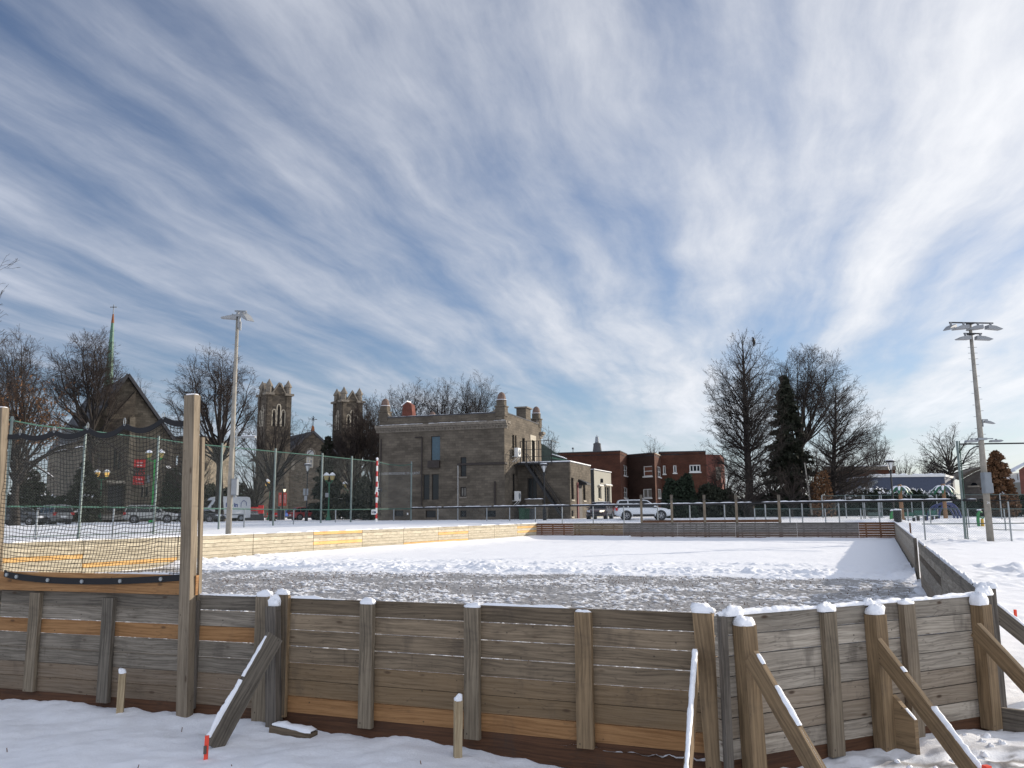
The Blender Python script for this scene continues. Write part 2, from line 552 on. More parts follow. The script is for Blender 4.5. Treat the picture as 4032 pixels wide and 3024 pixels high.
def masonry(name, c1, c2, mortar, bw, bh, var=.35, msize=.012, rough=.9, patch=.4):
    m, t, b = newmat(name)
    uv = t.node('ShaderNodeUVMap').outputs[0]
    br = t.node('ShaderNodeTexBrick')
    wob = t.noise(t.mapping(uv, (2, 2, 1)), 1.0, 2)
    wo = t.node('ShaderNodeCombineXYZ'); t.link(t.math('MULTIPLY', wob, bh*.12), wo.inputs[1])
    t.link(t.vmath('ADD', uv, wo.outputs[0]), br.inputs['Vector'])
    br.inputs['Color1'].default_value = tuple(c1)+(1,); br.inputs['Color2'].default_value = tuple(c2)+(1,)
    br.inputs['Mortar'].default_value = tuple(mortar)+(1,)
    br.inputs['Scale'].default_value = 1.0; br.inputs['Mortar Size'].default_value = msize
    br.inputs['Brick Width'].default_value = bw; br.inputs['Row Height'].default_value = bh
    br.inputs['Bias'].default_value = 0.0
    n = t.noise(t.mapping(uv, (.45, .8, 1)), 1.0, 6, .62)
    n2 = t.noise(t.mapping(uv, (7, 9, 1)), 1.0, 5, .65)
    k = t.math('ADD', t.math('MULTIPLY', t.ramp(n, .3, .7), patch), 1-patch*.55)
    k = t.math('MULTIPLY', k, t.math('ADD', t.math('MULTIPLY', n2, var), 1-var*.5))
    kv = t.node('ShaderNodeCombineXYZ')
    for i in range(3): t.link(k, kv.inputs[i])
    t.link(t.vmath('MULTIPLY', br.outputs['Color'], kv.outputs[0]), b.inputs['Base Color'])
    b.inputs['Roughness'].default_value = rough
    b.inputs['Specular IOR Level'].default_value = .2
    bn = t.node('ShaderNodeBump'); bn.inputs['Strength'].default_value = .6; bn.inputs['Distance'].default_value = .03
    h = t.math('SUBTRACT', n2, t.math('MULTIPLY', br.outputs['Fac'], .8))
    t.link(h, bn.inputs['Height']); t.link(bn.outputs[0], b.inputs['Normal'])
    return m
def snowmat(name, col=(.86, .87, .90), dirt=None, bump=.5):
    m, t, b = newmat(name)
    co = t.node('ShaderNodeTexCoord').outputs['Object']
    n1 = t.noise(co, 3.0, 6, .6); n2 = t.noise(co, 22, 6, .68); n3 = t.noise(co, 140, 2, .6)
    c = t.mix(t.ramp(n1, .3, .7), tuple(x*.95 for x in col)+(1,), tuple(col)+(1,))
    if dirt:
        dsp = t.math('MULTIPLY', t.ramp(t.noise(co, 11, 5, .7), .62, .74), dirt)
        dsp = t.math('MULTIPLY', dsp, t.ramp(t.noise(co, .22, 3, .6), .42, .62))
        c = t.mix(dsp, c, (.16, .14, .12, 1))
    t.link(c, b.inputs['Base Color'])
    b.inputs['Roughness'].default_value = .65
    b.inputs['Specular IOR Level'].default_value = .3
    b.inputs['Subsurface Weight'].default_value = 0.0
    bn = t.node('ShaderNodeBump'); bn.inputs['Strength'].default_value = bump; bn.inputs['Distance'].default_value = .02
    h = t.math('ADD', t.math('MULTIPLY', n2, .8), t.math('MULTIPLY', n3, .25))
    t.link(h, bn.inputs['Height']); t.link(bn.outputs[0], b.inputs['Normal'])
    return m

SNOW = snowmat('snow')
SNOWG = snowmat('snow_ground', dirt=.55, bump=.55)
W_GREY = wood('weathered_grey_board', (.080, .068, .053), (.235, .203, .163), warm=(.17, .105, .055), island=.36)
W_BROWN = wood('weathered_brown_board', (.082, .061, .040), (.225, .170, .113), warm=(.19, .115, .05), island=.36)
W_PALE = wood('pale_board', (.16, .138, .11), (.38, .335, .275), warm=(.22, .155, .095), island=.32, stain=.5, knots=.9)
W_ORANGE = wood('fresh_orange_board', (.20, .095, .035), (.37, .20, .085), island=.12, stain=.25)
W_TAN = wood('tan_post', (.135, .092, .052), (.31, .215, .122), island=.18, stain=.3)
W_BASE = wood('dark_red_kickboard', (.055, .025, .013), (.12, .055, .027), island=.15, stain=.5)
W_DARK = wood('dark_old_post', (.075, .064, .053), (.20, .172, .142), island=.3)
W_NEW = wood('cream_new_board', (.30, .25, .175), (.56, .50, .38), island=.26, stain=.25, knots=.8)
W_NEWO = wood('yellow_new_board', (.55, .30, .10), (.80, .50, .20), island=.10, stain=.08, knots=.6)
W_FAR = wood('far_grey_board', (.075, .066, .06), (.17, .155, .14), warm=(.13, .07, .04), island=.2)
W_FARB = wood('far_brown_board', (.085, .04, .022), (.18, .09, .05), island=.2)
W_STUD = wood('tan_grey_stud', (.105, .083, .058), (.285, .230, .163), island=.2, stain=.35, knots=.9)
W_STAKE = wood('pale_stake', (.27, .20, .115), (.47, .37, .235), island=.08, stain=.15)
W_POST = wood('net_post_wood', (.14, .11, .078), (.275, .222, .160), island=.12, stain=.25)
STONE = masonry('grey_limestone', (.132, .111, .086), (.094, .079, .062), (.088, .074, .058), .62, .25, var=.45, patch=.5)
STONE2 = masonry('church_limestone', (.20, .168, .125), (.115, .098, .075), (.095, .08, .062), .6, .28, var=.6)
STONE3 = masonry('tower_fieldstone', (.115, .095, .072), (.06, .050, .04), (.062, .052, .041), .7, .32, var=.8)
TRIM = plain('cut_stone_trim', (.18, .155, .125), .9, var=.3, bump=.4)
TRIML = plain('pale_stone_trim', (.40, .36, .29), .9, var=.2)
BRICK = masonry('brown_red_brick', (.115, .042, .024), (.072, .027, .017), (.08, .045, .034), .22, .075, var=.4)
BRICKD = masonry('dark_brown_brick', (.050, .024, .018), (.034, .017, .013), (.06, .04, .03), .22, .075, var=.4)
BRICKR = masonry('red_brick', (.20, .055, .04), (.14, .04, .03), (.14, .09, .07), .22, .075)
STUCCO = plain('grey_stucco', (.30, .29, .25), .9, var=.08)
STUCCOD = plain('dark_grey_panel', (.06, .062, .064), .8)
BLUEW = plain('slate_blue_cladding', (.055, .068, .105), .7, var=.12)
WHITEP = plain('white_paint', (.72, .72, .70), .5, var=.06)
GLASS = plain('dark_window_glass', (.010, .012, .014), .10, var=.1, spec=.35)
GLASSB = plain('blue_window_glass', (.028, .065, .09), .12, var=.15, spec=.6)
BLIND = plain('window_blind', (.16, .15, .13), .6)
BLACK = plain('black_metal', (.012, .012, .013), .45)
DARKM = plain('dark_brown_metal', (.03, .022, .018), .6)
STEEL = plain('galvanised_steel', (.30, .32, .33), .45, metal=.6, var=.12)
STEELG = plain('green_grey_fence_metal', (.08, .115, .105), .55, metal=.2)
GREENF = plain('green_fence_coating', (.04, .115, .085), .5)
WIRE = plain('fence_wire', (.17, .20, .20), .5, metal=.3)
CONC = plain('pale_concrete', (.27, .25, .215), .85, var=.2, bump=.3)
GREYM = plain('grey_box_metal', (.20, .22, .24), .55, var=.08)
LAMPM = plain('lamp_housing', (.26, .27, .28), .5, var=.1)
LENS = plain('lamp_glass', (.55, .56, .56), .2)
COPPER = plain('green_copper', (.075, .16, .115), .6, var=.3)
RUST = plain('rusty_metal', (.22, .08, .03), .8, var=.4)
TAR = plain('roofing', (.06, .06, .065), .9)
DOME = plain('weathered_dome', (.15, .10, .08), .8, var=.35)
RED = plain('red_paint', (.62, .02, .022), .5, var=.1)
SALMON = plain('red_banner_cloth', (.62, .10, .075), .7, var=.1)
WHITE = plain('white_lettering', (.80, .80, .80), .6, var=.03)
BARK = plain('bark', (.026, .021, .018), .95, var=.4, scale=9)
TWIG = plain('twigs', (.036, .029, .025), .95, var=.3)
TWIGR = plain('reddish_twigs', (.042, .031, .026), .95, var=.3)
LEAFB = plain('dry_brown_leaves', (.13, .065, .030), .9, var=.45, scale=2)
NEEDLE = plain('spruce_needles', (.026, .030, .018), .9, var=.4, scale=2)
CEDAR = plain('brown_cedar_leaves', (.125, .062, .028), .9, var=.4, scale=2)
HEDGE = plain('hedge_leaves', (.016, .026, .013), .9, var=.5, scale=2)
LAMPG = plain('green_lamp_post', (.02, .13, .07), .45)
LAMPG2 = plain('bright_green_lamp_post', (.02, .30, .06), .45)
AMBER = plain('amber_lamp_glass', (.42, .32, .12), .3)
AMBERL = plain('lit_amber_lamp_glass', (.6, .4, .12), .3, emit=(1, .62, .15, .55))
NETC = plain('black_net_cord', (.012, .011, .010), .8)
BANDC = plain('black_net_band', (.010, .010, .012), .75)
RUBBER = plain('tyre_rubber', (.015, .015, .016), .8)
RIM = plain('alloy_rim', (.35, .35, .36), .35, metal=.7)
TAILL = plain('red_tail_light', (.45, .02, .02), .25)
HEADL = plain('head_light_glass', (.6, .62, .65), .1)
ORANGE = plain('fluorescent_orange_paint', (.80, .075, .04), .6, var=.12)
YELLOW = plain('yellow_paint', (.60, .33, .02), .5)
BENCHG = plain('green_bench', (.025, .12, .085), .5)
BROWNP = plain('brown_plastic', (.22, .12, .06), .6)
PLAYB = plain('blue_play_tube', (.03, .045, .14), .4)
PLAYG = plain('green_play_figure', (.03, .20, .06), .5)
BINGR = plain('green_bin', (.012, .045, .022), .5)

def striped():
    m, t, b = newmat('red_white_bands')
    sp = t.node('ShaderNodeSeparateXYZ'); t.link(t.node('ShaderNodeTexCoord').outputs['Object'], sp.inputs[0])
    f = t.math('GREATER_THAN', t.math('FRACT', t.math('MULTIPLY', sp.outputs[2], 1.08)), .5)
    t.link(t.mix(f, (.72, .72, .70, 1), (.50, .025, .025, 1)), b.inputs['Base Color']); b.inputs['Roughness'].default_value = .5
    return m
STRIPED = striped()


# ------------------------------------------------------------------ the ground
def axis(parts):
    out = [parts[0][0]]
    for a, b, n in parts:
        out += list(np.linspace(a, b, n+1)[1:])
    return np.array(out)

def lumps(x, y, s, seed, thr=.52, p=1.0):
    n = fbm(x*s, y*s, seed, 4, .6)
    return np.clip((n-thr)/(1-thr), 0, 1)**p

def make_ground():
    xs = axis([(-900, -200, 8), (-200, -60, 28), (-60, -20, 60), (-20, -7, 60), (-7, 6, 240), (6, 16, 90), (16, 45, 130), (45, 90, 40), (90, 300, 20), (300, 900, 8)])
    ys = axis([(-60, -2, 10), (-2, 4, 24), (4, 9.6, 130), (9.6, 16, 60), (16, 50, 190), (50, 110, 120), (110, 260, 30), (260, 2500, 16)])
    X, Y = np.meshgrid(xs, ys)
    Z = base_z(X, Y)
    rd = rink_dist(X, Y)
    # soft undulation, footprints and clods where people walk
    und = (fbm(X*.9, Y*.9, 3)-.5)*.09 + (fbm(X*3.3, Y*3.3, 9)-.5)*.055 + (fbm(X*11, Y*11, 19, 3)-.5)*.028
    nearw = sstep(20, 9, Y)
    Z = Z + und*(.55+.45*nearw)
    tr = sstep(6, 16, X)*sstep(70, 45, Y)*sstep(.6, 2.5, rd)*sstep(.35, .6, fbm(X*.16, Y*.10, 41, 3))
    clod = lumps(X, Y, 1.5, 23, .5)*.30 + lumps(X, Y, 4.2, 29, .5)*.12
    Z = Z + tr*(clod-.03)
    # old boot prints and wind-scooped dips in the foreground
    fr = np.random.default_rng(77)
    near_m = (Y > 2) & (Y < 10) & (X > -8) & (X < 7)
    dz = np.zeros_like(Z)
    xs_, ys_ = X[near_m], Y[near_m]; acc = np.zeros_like(xs_)
    for k in range(46):
        fx, fy, fa = fr.uniform(-6.5, 5), fr.uniform(3, 7.6), fr.uniform(-.5, .5)+1.2
        u = (xs_-fx)*math.cos(fa)+(ys_-fy)*math.sin(fa); v = -(xs_-fx)*math.sin(fa)+(ys_-fy)*math.cos(fa)
        e = np.exp(-((u/.15)**4+(v/.065)**4)); rim = np.exp(-((u/.20)**2+(v/.11)**2))
        s_ = fr.uniform(.25, .8)
        acc += s_*(-.045*e+.014*rim)
    dz[near_m] = acc
    Z = Z + dz
    # trodden patch with bare icy soil by the slanted corner
    pt = np.exp(-(((X-3.9)/1.5)**2+((Y-6.35)/.45)**2))
    Z = Z + pt*((fbm(X*6, Y*6, 51)-.5)*.12-.03)
    # snow shovelled up against the front boards on the left, scooped away in the middle
    front = np.exp(-(np.maximum(rd, 0)/.33)**2)
    bank = .045*sstep(-1.2, -2.4, X) + .07*(fbm(X*2.2, Y*2.2, 61)-.5)
    scoop = np.exp(-((X-.9)/1.1)**2)
    Z = Z + front*nearw*(bank - .07*scoop)
    # playground mounds
    for mx, my, r, h in ((27.5, 63, 3.6, .75), (36, 66, 5, .7), (31, 61, 3, .25)):
        Z = Z + h*np.exp(-(((X-mx)/r)**2+((Y-my)/(r*.6))**2))*(1+.5*(fbm(X*1.3, Y*1.3, 71)-.5))
    # kept under the rink floor inside the boards
    Z = np.where(rd < -.25, Z-.35, Z)
    ny, nx = X.shape
    idx = np.arange(ny*nx).reshape(ny, nx)
    F = np.stack([idx[:-1, :-1], idx[:-1, 1:], idx[1:, 1:], idx[1:, :-1]], -1).reshape(-1, 4)
    V = np.stack([X, Y, Z], -1).reshape(-1, 3)
    bare = np.clip(pt*1.5, 0, 1)*sstep(.45, .6, fbm(X*5, Y*9, 83))
    o = np_mesh('snow_ground', V, F, SNOWGB, smooth=True, attr={'bare': bare})
    tag(o, kind='structure')

def slush_material(name, attr_snow):
    m, t, b = newmat(name)
    co = t.node('ShaderNodeTexCoord').outputs['Object']
    a = t.node('ShaderNodeAttribute'); a.attribute_name = attr_snow
    s = a.outputs['Fac']
    n = t.noise(co, 9, 6, .65); n2 = t.noise(co, 40, 4, .7); n3 = t.noise(co, 1.1, 4, .6)
    ice = t.mix(t.ramp(n, .35, .65), (.17, .158, .146, 1), (.40, .385, .375, 1))
    ice = t.mix(t.ramp(n3, .35, .65), ice, (.25, .238, .228, 1))
    gr = t.ramp(n2, .55, .66)
    gr = t.math('MULTIPLY', gr, t.ramp(n3, .35, .7, .35, 1.0))
    ice = t.mix(gr, ice, (.085, .062, .042, 1))
    sw = t.math('ADD', s, t.math('MULTIPLY', t.math('SUBTRACT', n2, .5), .5))
    col = t.mix(t.ramp(sw, .25, .6), ice, (.85, .86, .89, 1))
    t.link(col, b.inputs['Base Color'])
    t.link(t.ramp(sw, .2, .6, .38, .7), b.inputs['Roughness'])
    b.inputs['Specular IOR Level'].default_value = .35
    bn = t.node('ShaderNodeBump'); bn.inputs['Strength'].default_value = .5; bn.inputs['Distance'].default_value = .015
    t.link(n2, bn.inputs['Height']); t.link(bn.outputs[0], b.inputs['Normal'])
    return m
def bare_ground_material():
    m = SNOWG; t = NT(m.node_tree); b = t.n['Principled BSDF']
    src = b.inputs['Base Color'].links[0].from_socket
    a = t.node('ShaderNodeAttribute'); a.attribute_name = 'bare'
    c = t.mix(a.outputs['Fac'], src, (.22, .205, .195, 1))
    t.link(c, b.inputs['Base Color'])
    return m
SNOWGB = bare_ground_material()
SLUSH = slush_material('slush_and_ice', 'snow')

def make_rink_floor():
    """the flooded rink: ridged slush at the near end, clean snow further on"""
    us = axis([(5.2, 12, 240), (12, 24, 330), (24, 30, 90), (30, 57, 80)])
    vsx = axis([(-27, 1.6, 560)])
    U, Vv = np.meshgrid(us, vsx, indexing='ij')
    X = U*UA[0]+Vv*VA[0]; Y = U*UA[1]+Vv*VA[1]
    rd = rink_dist(X, Y)
    edge = 23.2 + .09*(Vv+12) + (fbm(Vv*.35, U*.1, 5)-.5)*2.5
    far = sstep(edge-.5, edge+.8, U)
    side = sstep(-1.6, -.3, rd)                       # snow left along the boards
    big = fbm(U*.8, Vv*.8, 11, 3)
    l1 = lumps(X*1.0, Y*1.0, 8.5, 13, .46, .8); l2 = lumps(X, Y, 19.0, 15, .46, .8)
    lump = l1*.5+l2*.62
    dens = .35+.65*sstep(.30, .72, big)
    slz = lump*(.03+.07*dens)
    slz += .03*lumps(X, Y, 2.2, 18, .55)*dens
    snowz = .05+(fbm(X*.7, Y*.7, 21)-.5)*.06 + (fbm(X*5, Y*5, 22)-.5)*.02
    ridge = np.exp(-((U-edge-1.2)/1.3)**2)*(.02+.16*lumps(X, Y, 1.3, 31, .48)+.16*lumps(X, Y, 5, 33, .5))
    ridge += np.exp(-((U-edge-4.5)/1.6)**2)*(.14*lumps(X, Y, .9, 35, .55)+.08*lumps(X, Y, 5, 37, .55))
    Z = slz*(1-far)+(snowz+ridge)*far
    bank = sstep(-1.1, -.1, rd)*far*.12
    bank = bank + sstep(-2.2, -.1, rd)*sstep(20, 30, U)*(Vv < -15)*.10
    Z = Z + bank - .02
    snow = np.clip(lump*1.45*(.40+.62*dens) + far*(1.2-.75*sstep(.60, .74, fbm(X*3.1, Y*3.1, 43, 4))*sstep(edge+11, edge+1, U)*sstep(.38, .6, fbm(X*.3, Y*.3, 45, 2))) + sstep(-.5, -.1, rd)*.3, 0, 1)
    idx = np.arange(U.size).reshape(U.shape)
    F = np.stack([idx[:-1, :-1], idx[1:, :-1], idx[1:, 1:], idx[:-1, 1:]], -1).reshape(-1, 4)
    c = rd.ravel()
    keep = (c[F] < -.05).all(1)
    F = F[keep]
    used, inv = np.unique(F, return_inverse=True)
    V = np.stack([X, Y, Z], -1).reshape(-1, 3)[used]
    F = inv.reshape(-1, 4)[:, ::-1]
    o = np_mesh('rink_floor', V, F, SLUSH, smooth=True, attr={'snow': snow.ravel()[used]})
    tag(o, kind='structure')
make_ground()
make_rink_floor()

def make_grass():
    """dead grass blades and leaves frozen into the slush"""
    rng = np.random.default_rng(5)
    n = 6500
    U = rng.uniform(6.6, 24, n); Vv = rng.uniform(-22, .8, n)
    k = fbm(U*.5, Vv*.5, 91, 3) + rng.uniform(-.12, .12, n)
    sel = k > .53
    U, Vv = U[sel], Vv[sel]
    X = U*UA[0]+Vv*VA[0]; Y = U*UA[1]+Vv*VA[1]
    ok = rink_dist(X, Y) < -.15
    X, Y = X[ok], Y[ok]
    n = len(X)
    a = rng.uniform(0, 2*np.pi, n); h = rng.uniform(.012, .045, n); w = rng.uniform(.004, .012, n)
    lean = rng.normal(0, .03, (n, 2))
    P = np.stack([X, Y, np.full(n, .0)], 1)
    dx = np.stack([np.cos(a)*w, np.sin(a)*w, np.zeros(n)], 1)
    tp = np.stack([lean[:, 0], lean[:, 1], h+.01], 1)
    V = np.stack([P-dx, P+dx, P+tp+dx*.3, P+tp-dx*.3], 1).reshape(-1, 3)
    F = np.arange(n*4).reshape(n, 4)
    o = np_mesh('dead_grass', V, F, LEAFB)
    tag(o, 'dead brown grass blades poking through the grey slush of the rink', 'grass', kind='stuff')
make_grass()


# ------------------------------------------------------------------ snow lying on things
def snow_strip(mb, p0, p1, w, h, seed, step=.05, gaps=.0, ends=True):
    """lumpy ridge of snow along the top edge p0-p1 (points on the surface it lies on)"""
    p0 = np.array(p0, float); p1 = np.array(p1, float)
    L = np.linalg.norm(p1-p0); n = max(3, int(L/step))
    d = (p1-p0)/L; s = np.cross(d, (0, 0, 1)); s /= np.linalg.norm(s); u = np.cross(s, d)
    t = np.linspace(0, 1, n+1)
    hh = h*(.15+1.0*fbm(t*L*4+seed*3.1, t*0+seed, seed, 3, .6)+.75*(fbm(t*L*26+seed, t*0+seed, seed+2, 3, .7)-.35))
    hh = np.maximum(hh, .0)
    if gaps: hh = hh*sstep(gaps-.06, gaps+.05, vnoise(t*L*1.6+seed*7.7, t*0+seed*1.3, seed+5))
    ww = w/2*(.70+.40*vnoise(t*L*9, t*0+seed, seed+9)+.25*(vnoise(t*L*34, t*0+seed, seed+19)-.5))
    ww = np.where(hh < .001, .0005, ww)
    prof = [(-1, -.01), (-.95, .45), (-.5, .95), (.1, 1.0), (.6, .85), (.97, .4), (1, -.01)]
    G = np.array([[p0+d*L*tt+s*a*wq+u*b*hq for a, b in prof] for tt, hq, wq in zip(t, hh, ww)])
    if ends:
        for e in (0, -1):
            G[e] = G[e].mean(0)*.15+G[e]*.85; G[e][:, 2] = np.minimum(G[e][:, 2], G[e][0, 2]+.3*h)
    mb.grid(G[:, ::-1])
def snow_cap(mb, c, rx, ry, h, seed, ang=0.0):
    """heaped, half-slumped cap of snow on a post top, c on the top face"""
    rng = np.random.default_rng(seed)
    rings = [(.98, 0), (1.03, .22), (1.0, .5), (.86, .78), (.62, .93), (.34, 1.0), (.02, 1.0)]
    n = 20
    G = []
    ca, sa = math.cos(ang), math.sin(ang)
    ph = rng.uniform(0, 50); sx, sy = rng.uniform(-.3, .3, 2); cut = rng.uniform(.0, .5); ca0 = rng.uniform(0, 6.28)
    for f, z in rings:
        a = 2*math.pi*(np.arange(n+1) % n)/n
        q = (np.abs(np.cos(a))**4+np.abs(np.sin(a))**4)**-.25
        nz = fbm(np.cos(a)*f*2.2+ph, np.sin(a)*f*2.2+ph*.7+z*1.5, seed, 3, .6)-.5
        jit = 1+nz*.5*min(1, z*3+.3)-cut*.35*np.clip(np.cos(a-ca0), 0, 1)**2*min(1, z*2)
        x = rx*f*q*np.cos(a)*jit+sx*rx*z*.35; y = ry*f*q*np.sin(a)*jit+sy*ry*z*.35
        zz = h*z*(1+nz*1.1+.25*np.cos(a-ca0+2)*f)
        G.append(np.stack([c[0]+x*ca-y*sa, c[1]+x*sa+y*ca, c[2]+np.maximum(zz, 0)-.003], 1))
    mb.grid(np.array(G))


# ------------------------------------------------------------------ rink boards
PLANK = .145
def panel(name, label, A, B, n, cols, group, studs=(), outer=1, gaps=None, thick=.036, top=T, kick=None, seed=0, snow=None, stud_mat=None, inside_studs=False, mats=None, joint=.004):
    """one framed section of boards between plan points A and B.
    outer: +1 puts the studs on the right of A->B, -1 on its left. cols: plank material keys from the top down"""
    rng = random.Random(seed)
    A = np.array([A[0], A[1]], float); B = np.array([B[0], B[1]], float)
    d = B-A; L = np.linalg.norm(d); d = d/L
    nrm = np.array([d[1], -d[0]])*outer
    rt = thing(name, label, 'rink boards', (A[0], A[1], 0), math.atan2(d[1], d[0]), group)
    D3 = np.array([d[0], d[1], 0]); N3_ = np.array([nrm[0], nrm[1], 0]); Z3 = np.array([0, 0, 1.])
    def P(x, y, z): return np.array([A[0], A[1], 0])+D3*x+N3_*y+Z3*z
    groups = {}
    z = top
    for i in range(n):
        g = gaps[i] if gaps else rng.choice((.002, .003, .006))
        m = cols[i % len(cols)]
        mb = groups.setdefault(m, MB())
        h = PLANK-g
        jz = rng.uniform(-.0012, .0012)
        mb.obox(P(L/2, -thick/2+rng.uniform(-.005, .0), z-h/2+jz), D3*(L/2-joint), N3_*thick/2, Z3*(h/2))
        z -= PLANK
    for k, mb in groups.items():
        main = len(groups) == 1 or k == cols[0]
        o = mb.build('planking' if k not in ('O', 'NO') else 'new_planks', mats[k], rt)
        if k in ('O', 'NO'): o['label'] = 'fresh orange planks among the older boards'
    if kick:
        mb = MB(); mb.obox(P(L/2, -thick*.5-.004, z-kick[0]/2+.012), D3*(L/2-.01), N3_*.012, Z3*kick[0]/2)
        mb.build('kickboard', mats[kick[1]], rt)
    for s in studs:
        # (position along, width, top, bottom, depth, material, lean)
        x, w, zt, zb, dp, mk, lean = s
        mb = MB()
        p0 = P(x+lean, dp/2+.001, zb); p1 = P(x, dp/2+.001, zt)
        mb.beam(p0, p1, w, dp, up=D3)
        mb.build('stud', mats[mk], rt)
    if snow:
        mb = MB()
        snow_strip(mb, P(.02, -thick/2, top), P(L-.02, -thick/2, top), max(.03, thick*1.15), snow[0], seed+3, gaps=snow[1], step=.025 if L < 5 else .06)
        mb.build('snow_on_top', SNOW, rt, smooth=True)
    return rt, P, L

WM = dict(G=W_GREY, B=W_BROWN, P=W_PALE, O=W_ORANGE, T=W_TAN, K=W_BASE, D=W_DARK, N=W_NEW, NO=W_NEWO, F=W_FAR, FB=W_FARB, W=W_POST, S=W_STUD)
FG = 'wooden boards round the outdoor rink'

def along(A, B, px, py):
    q = online(px, py, A, B); A = np.asarray(A)[:2]
    return np.linalg.norm(q-A)*(1 if (q-A)@(np.asarray(B)[:2]-A) > 0 else -1)

# --- front, left stretch
a1 = online(5, 2330, N0, N1); a2 = online(768, 2345, N0, N1); a3 = online(1100, 2352, N0, N1)
def st(A, B, px, py, w, zt, zb, dp, mk, lean=0.0): return (along(A, B, px, py), w, zt, zb, dp, mk, lean)
pa, PA, LAe = panel('rink_boards', 'grey front boards with one orange plank, under the black safety net', a1, a2, 7, 'GGOGGGG', FG,
    [st(a1, a2, 152, 2340, .135, 1.03, .04, .045, 'S'), st(a1, a2, 440, 2350, .135, 1.00, -.01, .05, 'G')],
    gaps=(.007, .0095, .0095, .006, .006, .007, .006), kick=(.15, 'K'), seed=1, mats=WM)
pb, PB, LBe = panel('rink_boards', 'short grey front boards with one orange plank, right of the tall net post', a2, a3, 7, 'GGOGGGG', FG,
    [st(a2, a3, 1046, 2360, .15, 1.06, -.06, .05, 'S'), (LBe_ := along(a2, a3, 784, 2350), .05, 1.0, 0, .03, 'D', 0)],
    gaps=(.0105, .006, .010, .0095, .007, .0095, .006), kick=(.15, 'K'), seed=2, snow=(.018, .42), mats=WM)
ndir = (N0-N1)/np.linalg.norm(N0-N1)
panel('rink_boards', 'grey front boards at the very left edge of the rink front', a1+ndir*3.3, a1+ndir*.01, 7, 'GGGGGGG', FG, [(x*.8+.4, .13, 1.0, -.05, .05, 'S', 0) for x in range(4)], kick=(.15, 'K'), seed=6, mats=WM)
panel('rink_boards', 'grey front boards next to the left corner of the rink', a1+ndir*6.7, a1+ndir*3.31, 7, 'GGGGGGG', FG, [(x*.8+.4, .13, 1.0, -.05, .05, 'S', 0) for x in range(4)], kick=(.15, 'K'), seed=7, mats=WM)
# --- front, middle stretch
b1 = online(1108, 2355, N2, N3); b2 = online(2812, 2418, N2, N3)
pc, PC, LC = panel('rink_boards', 'long brown front boards with bright slits and orange bottom plank, facing the camera', b1, b2, 7, 'BBBBBBO', FG,
    [st(b1, b2, 1138, 2360, .04, 1.07, .0, .035, 'T'), st(b1, b2, 1422+32, 2370, .13, 1.03, -.02, .05, 'S'), st(b1, b2, 1865, 2385, .135, 1.03, -.02, .05, 'S'),
     st(b1, b2, 2300, 2400, .135, 1.03, .0, .05, 'T'), st(b1, b2, 2772, 2410, .145, 1.065, -.16, .09, 'T', .06)],
    gaps=(.010, .0105, .010, .0105, .006, .006, .006), kick=(.22, 'K'), seed=3, snow=(.022, .42), mats=WM)
mb = MB(); mb.beam(PC(.025, .07, -.2), PC(-.03, .07, .98), .115, .1, up=PC(1, 0, 0)-PC(0, 0, 0)); mb.build('corner_post', W_DARK, pc)
mb = MB(); mb.obox(PC(.03, .02, .55), PC(.07, 0, 0)-PC(0, 0, 0), PC(0, .018, 0)-PC(0, 0, 0), (0, 0, .53)); mb.build('corner_batten', W_BROWN, pc)
mb = MB(); mb.obox(PC(-.02, -.055, .43), PC(.09, 0, 0)-PC(0, 0, 0), PC(0, .014, 0)-PC(0, 0, 0), (0, 0, .60)); mb.build('joint_light_block', W_BROWN, pc)  # added behind the joint to stop a streak of sun coming through
# --- slanted corner
c1 = online(2822, 2422, C0, C1); c2 = online(3885, 2340, C0, C1)
pd, PD, LD = panel('rink_boards', 'slanted pale grey corner boards with thick posts and braces', c1, c2, 7, 'PPPPPPP', FG,
    [st(c1, c2, 2836, 2430, .06, 1.05, -.1, .04, 'D'), st(c1, c2, 3248, 2390, .135, 1.02, -.05, .05, 'S'), st(c1, c2, 3556, 2375, .135, 1.035, -.05, .06, 'W'),
     st(c1, c2, 2908, 2430, .13, .985, -.1, .115, 'T', .035), st(c1, c2, 3420, 2385, .125, .98, -.08, .115, 'T', .01), st(c1, c2, 3834, 2350, .125, .985, -.05, .115, 'T', 0)],
    gaps=(.008,)*7, kick=(.2, 'K'), seed=4, snow=(.04, .30), mats=WM)
mb = MB(); mb.beam(PD(LD-.07, .03, -.05), PD(LD-.07, .03, 1.06), .13, .05, up=PD(1, 0, 0)-PD(0, 0, 0)); mb.build('end_board', W_DARK, pd)

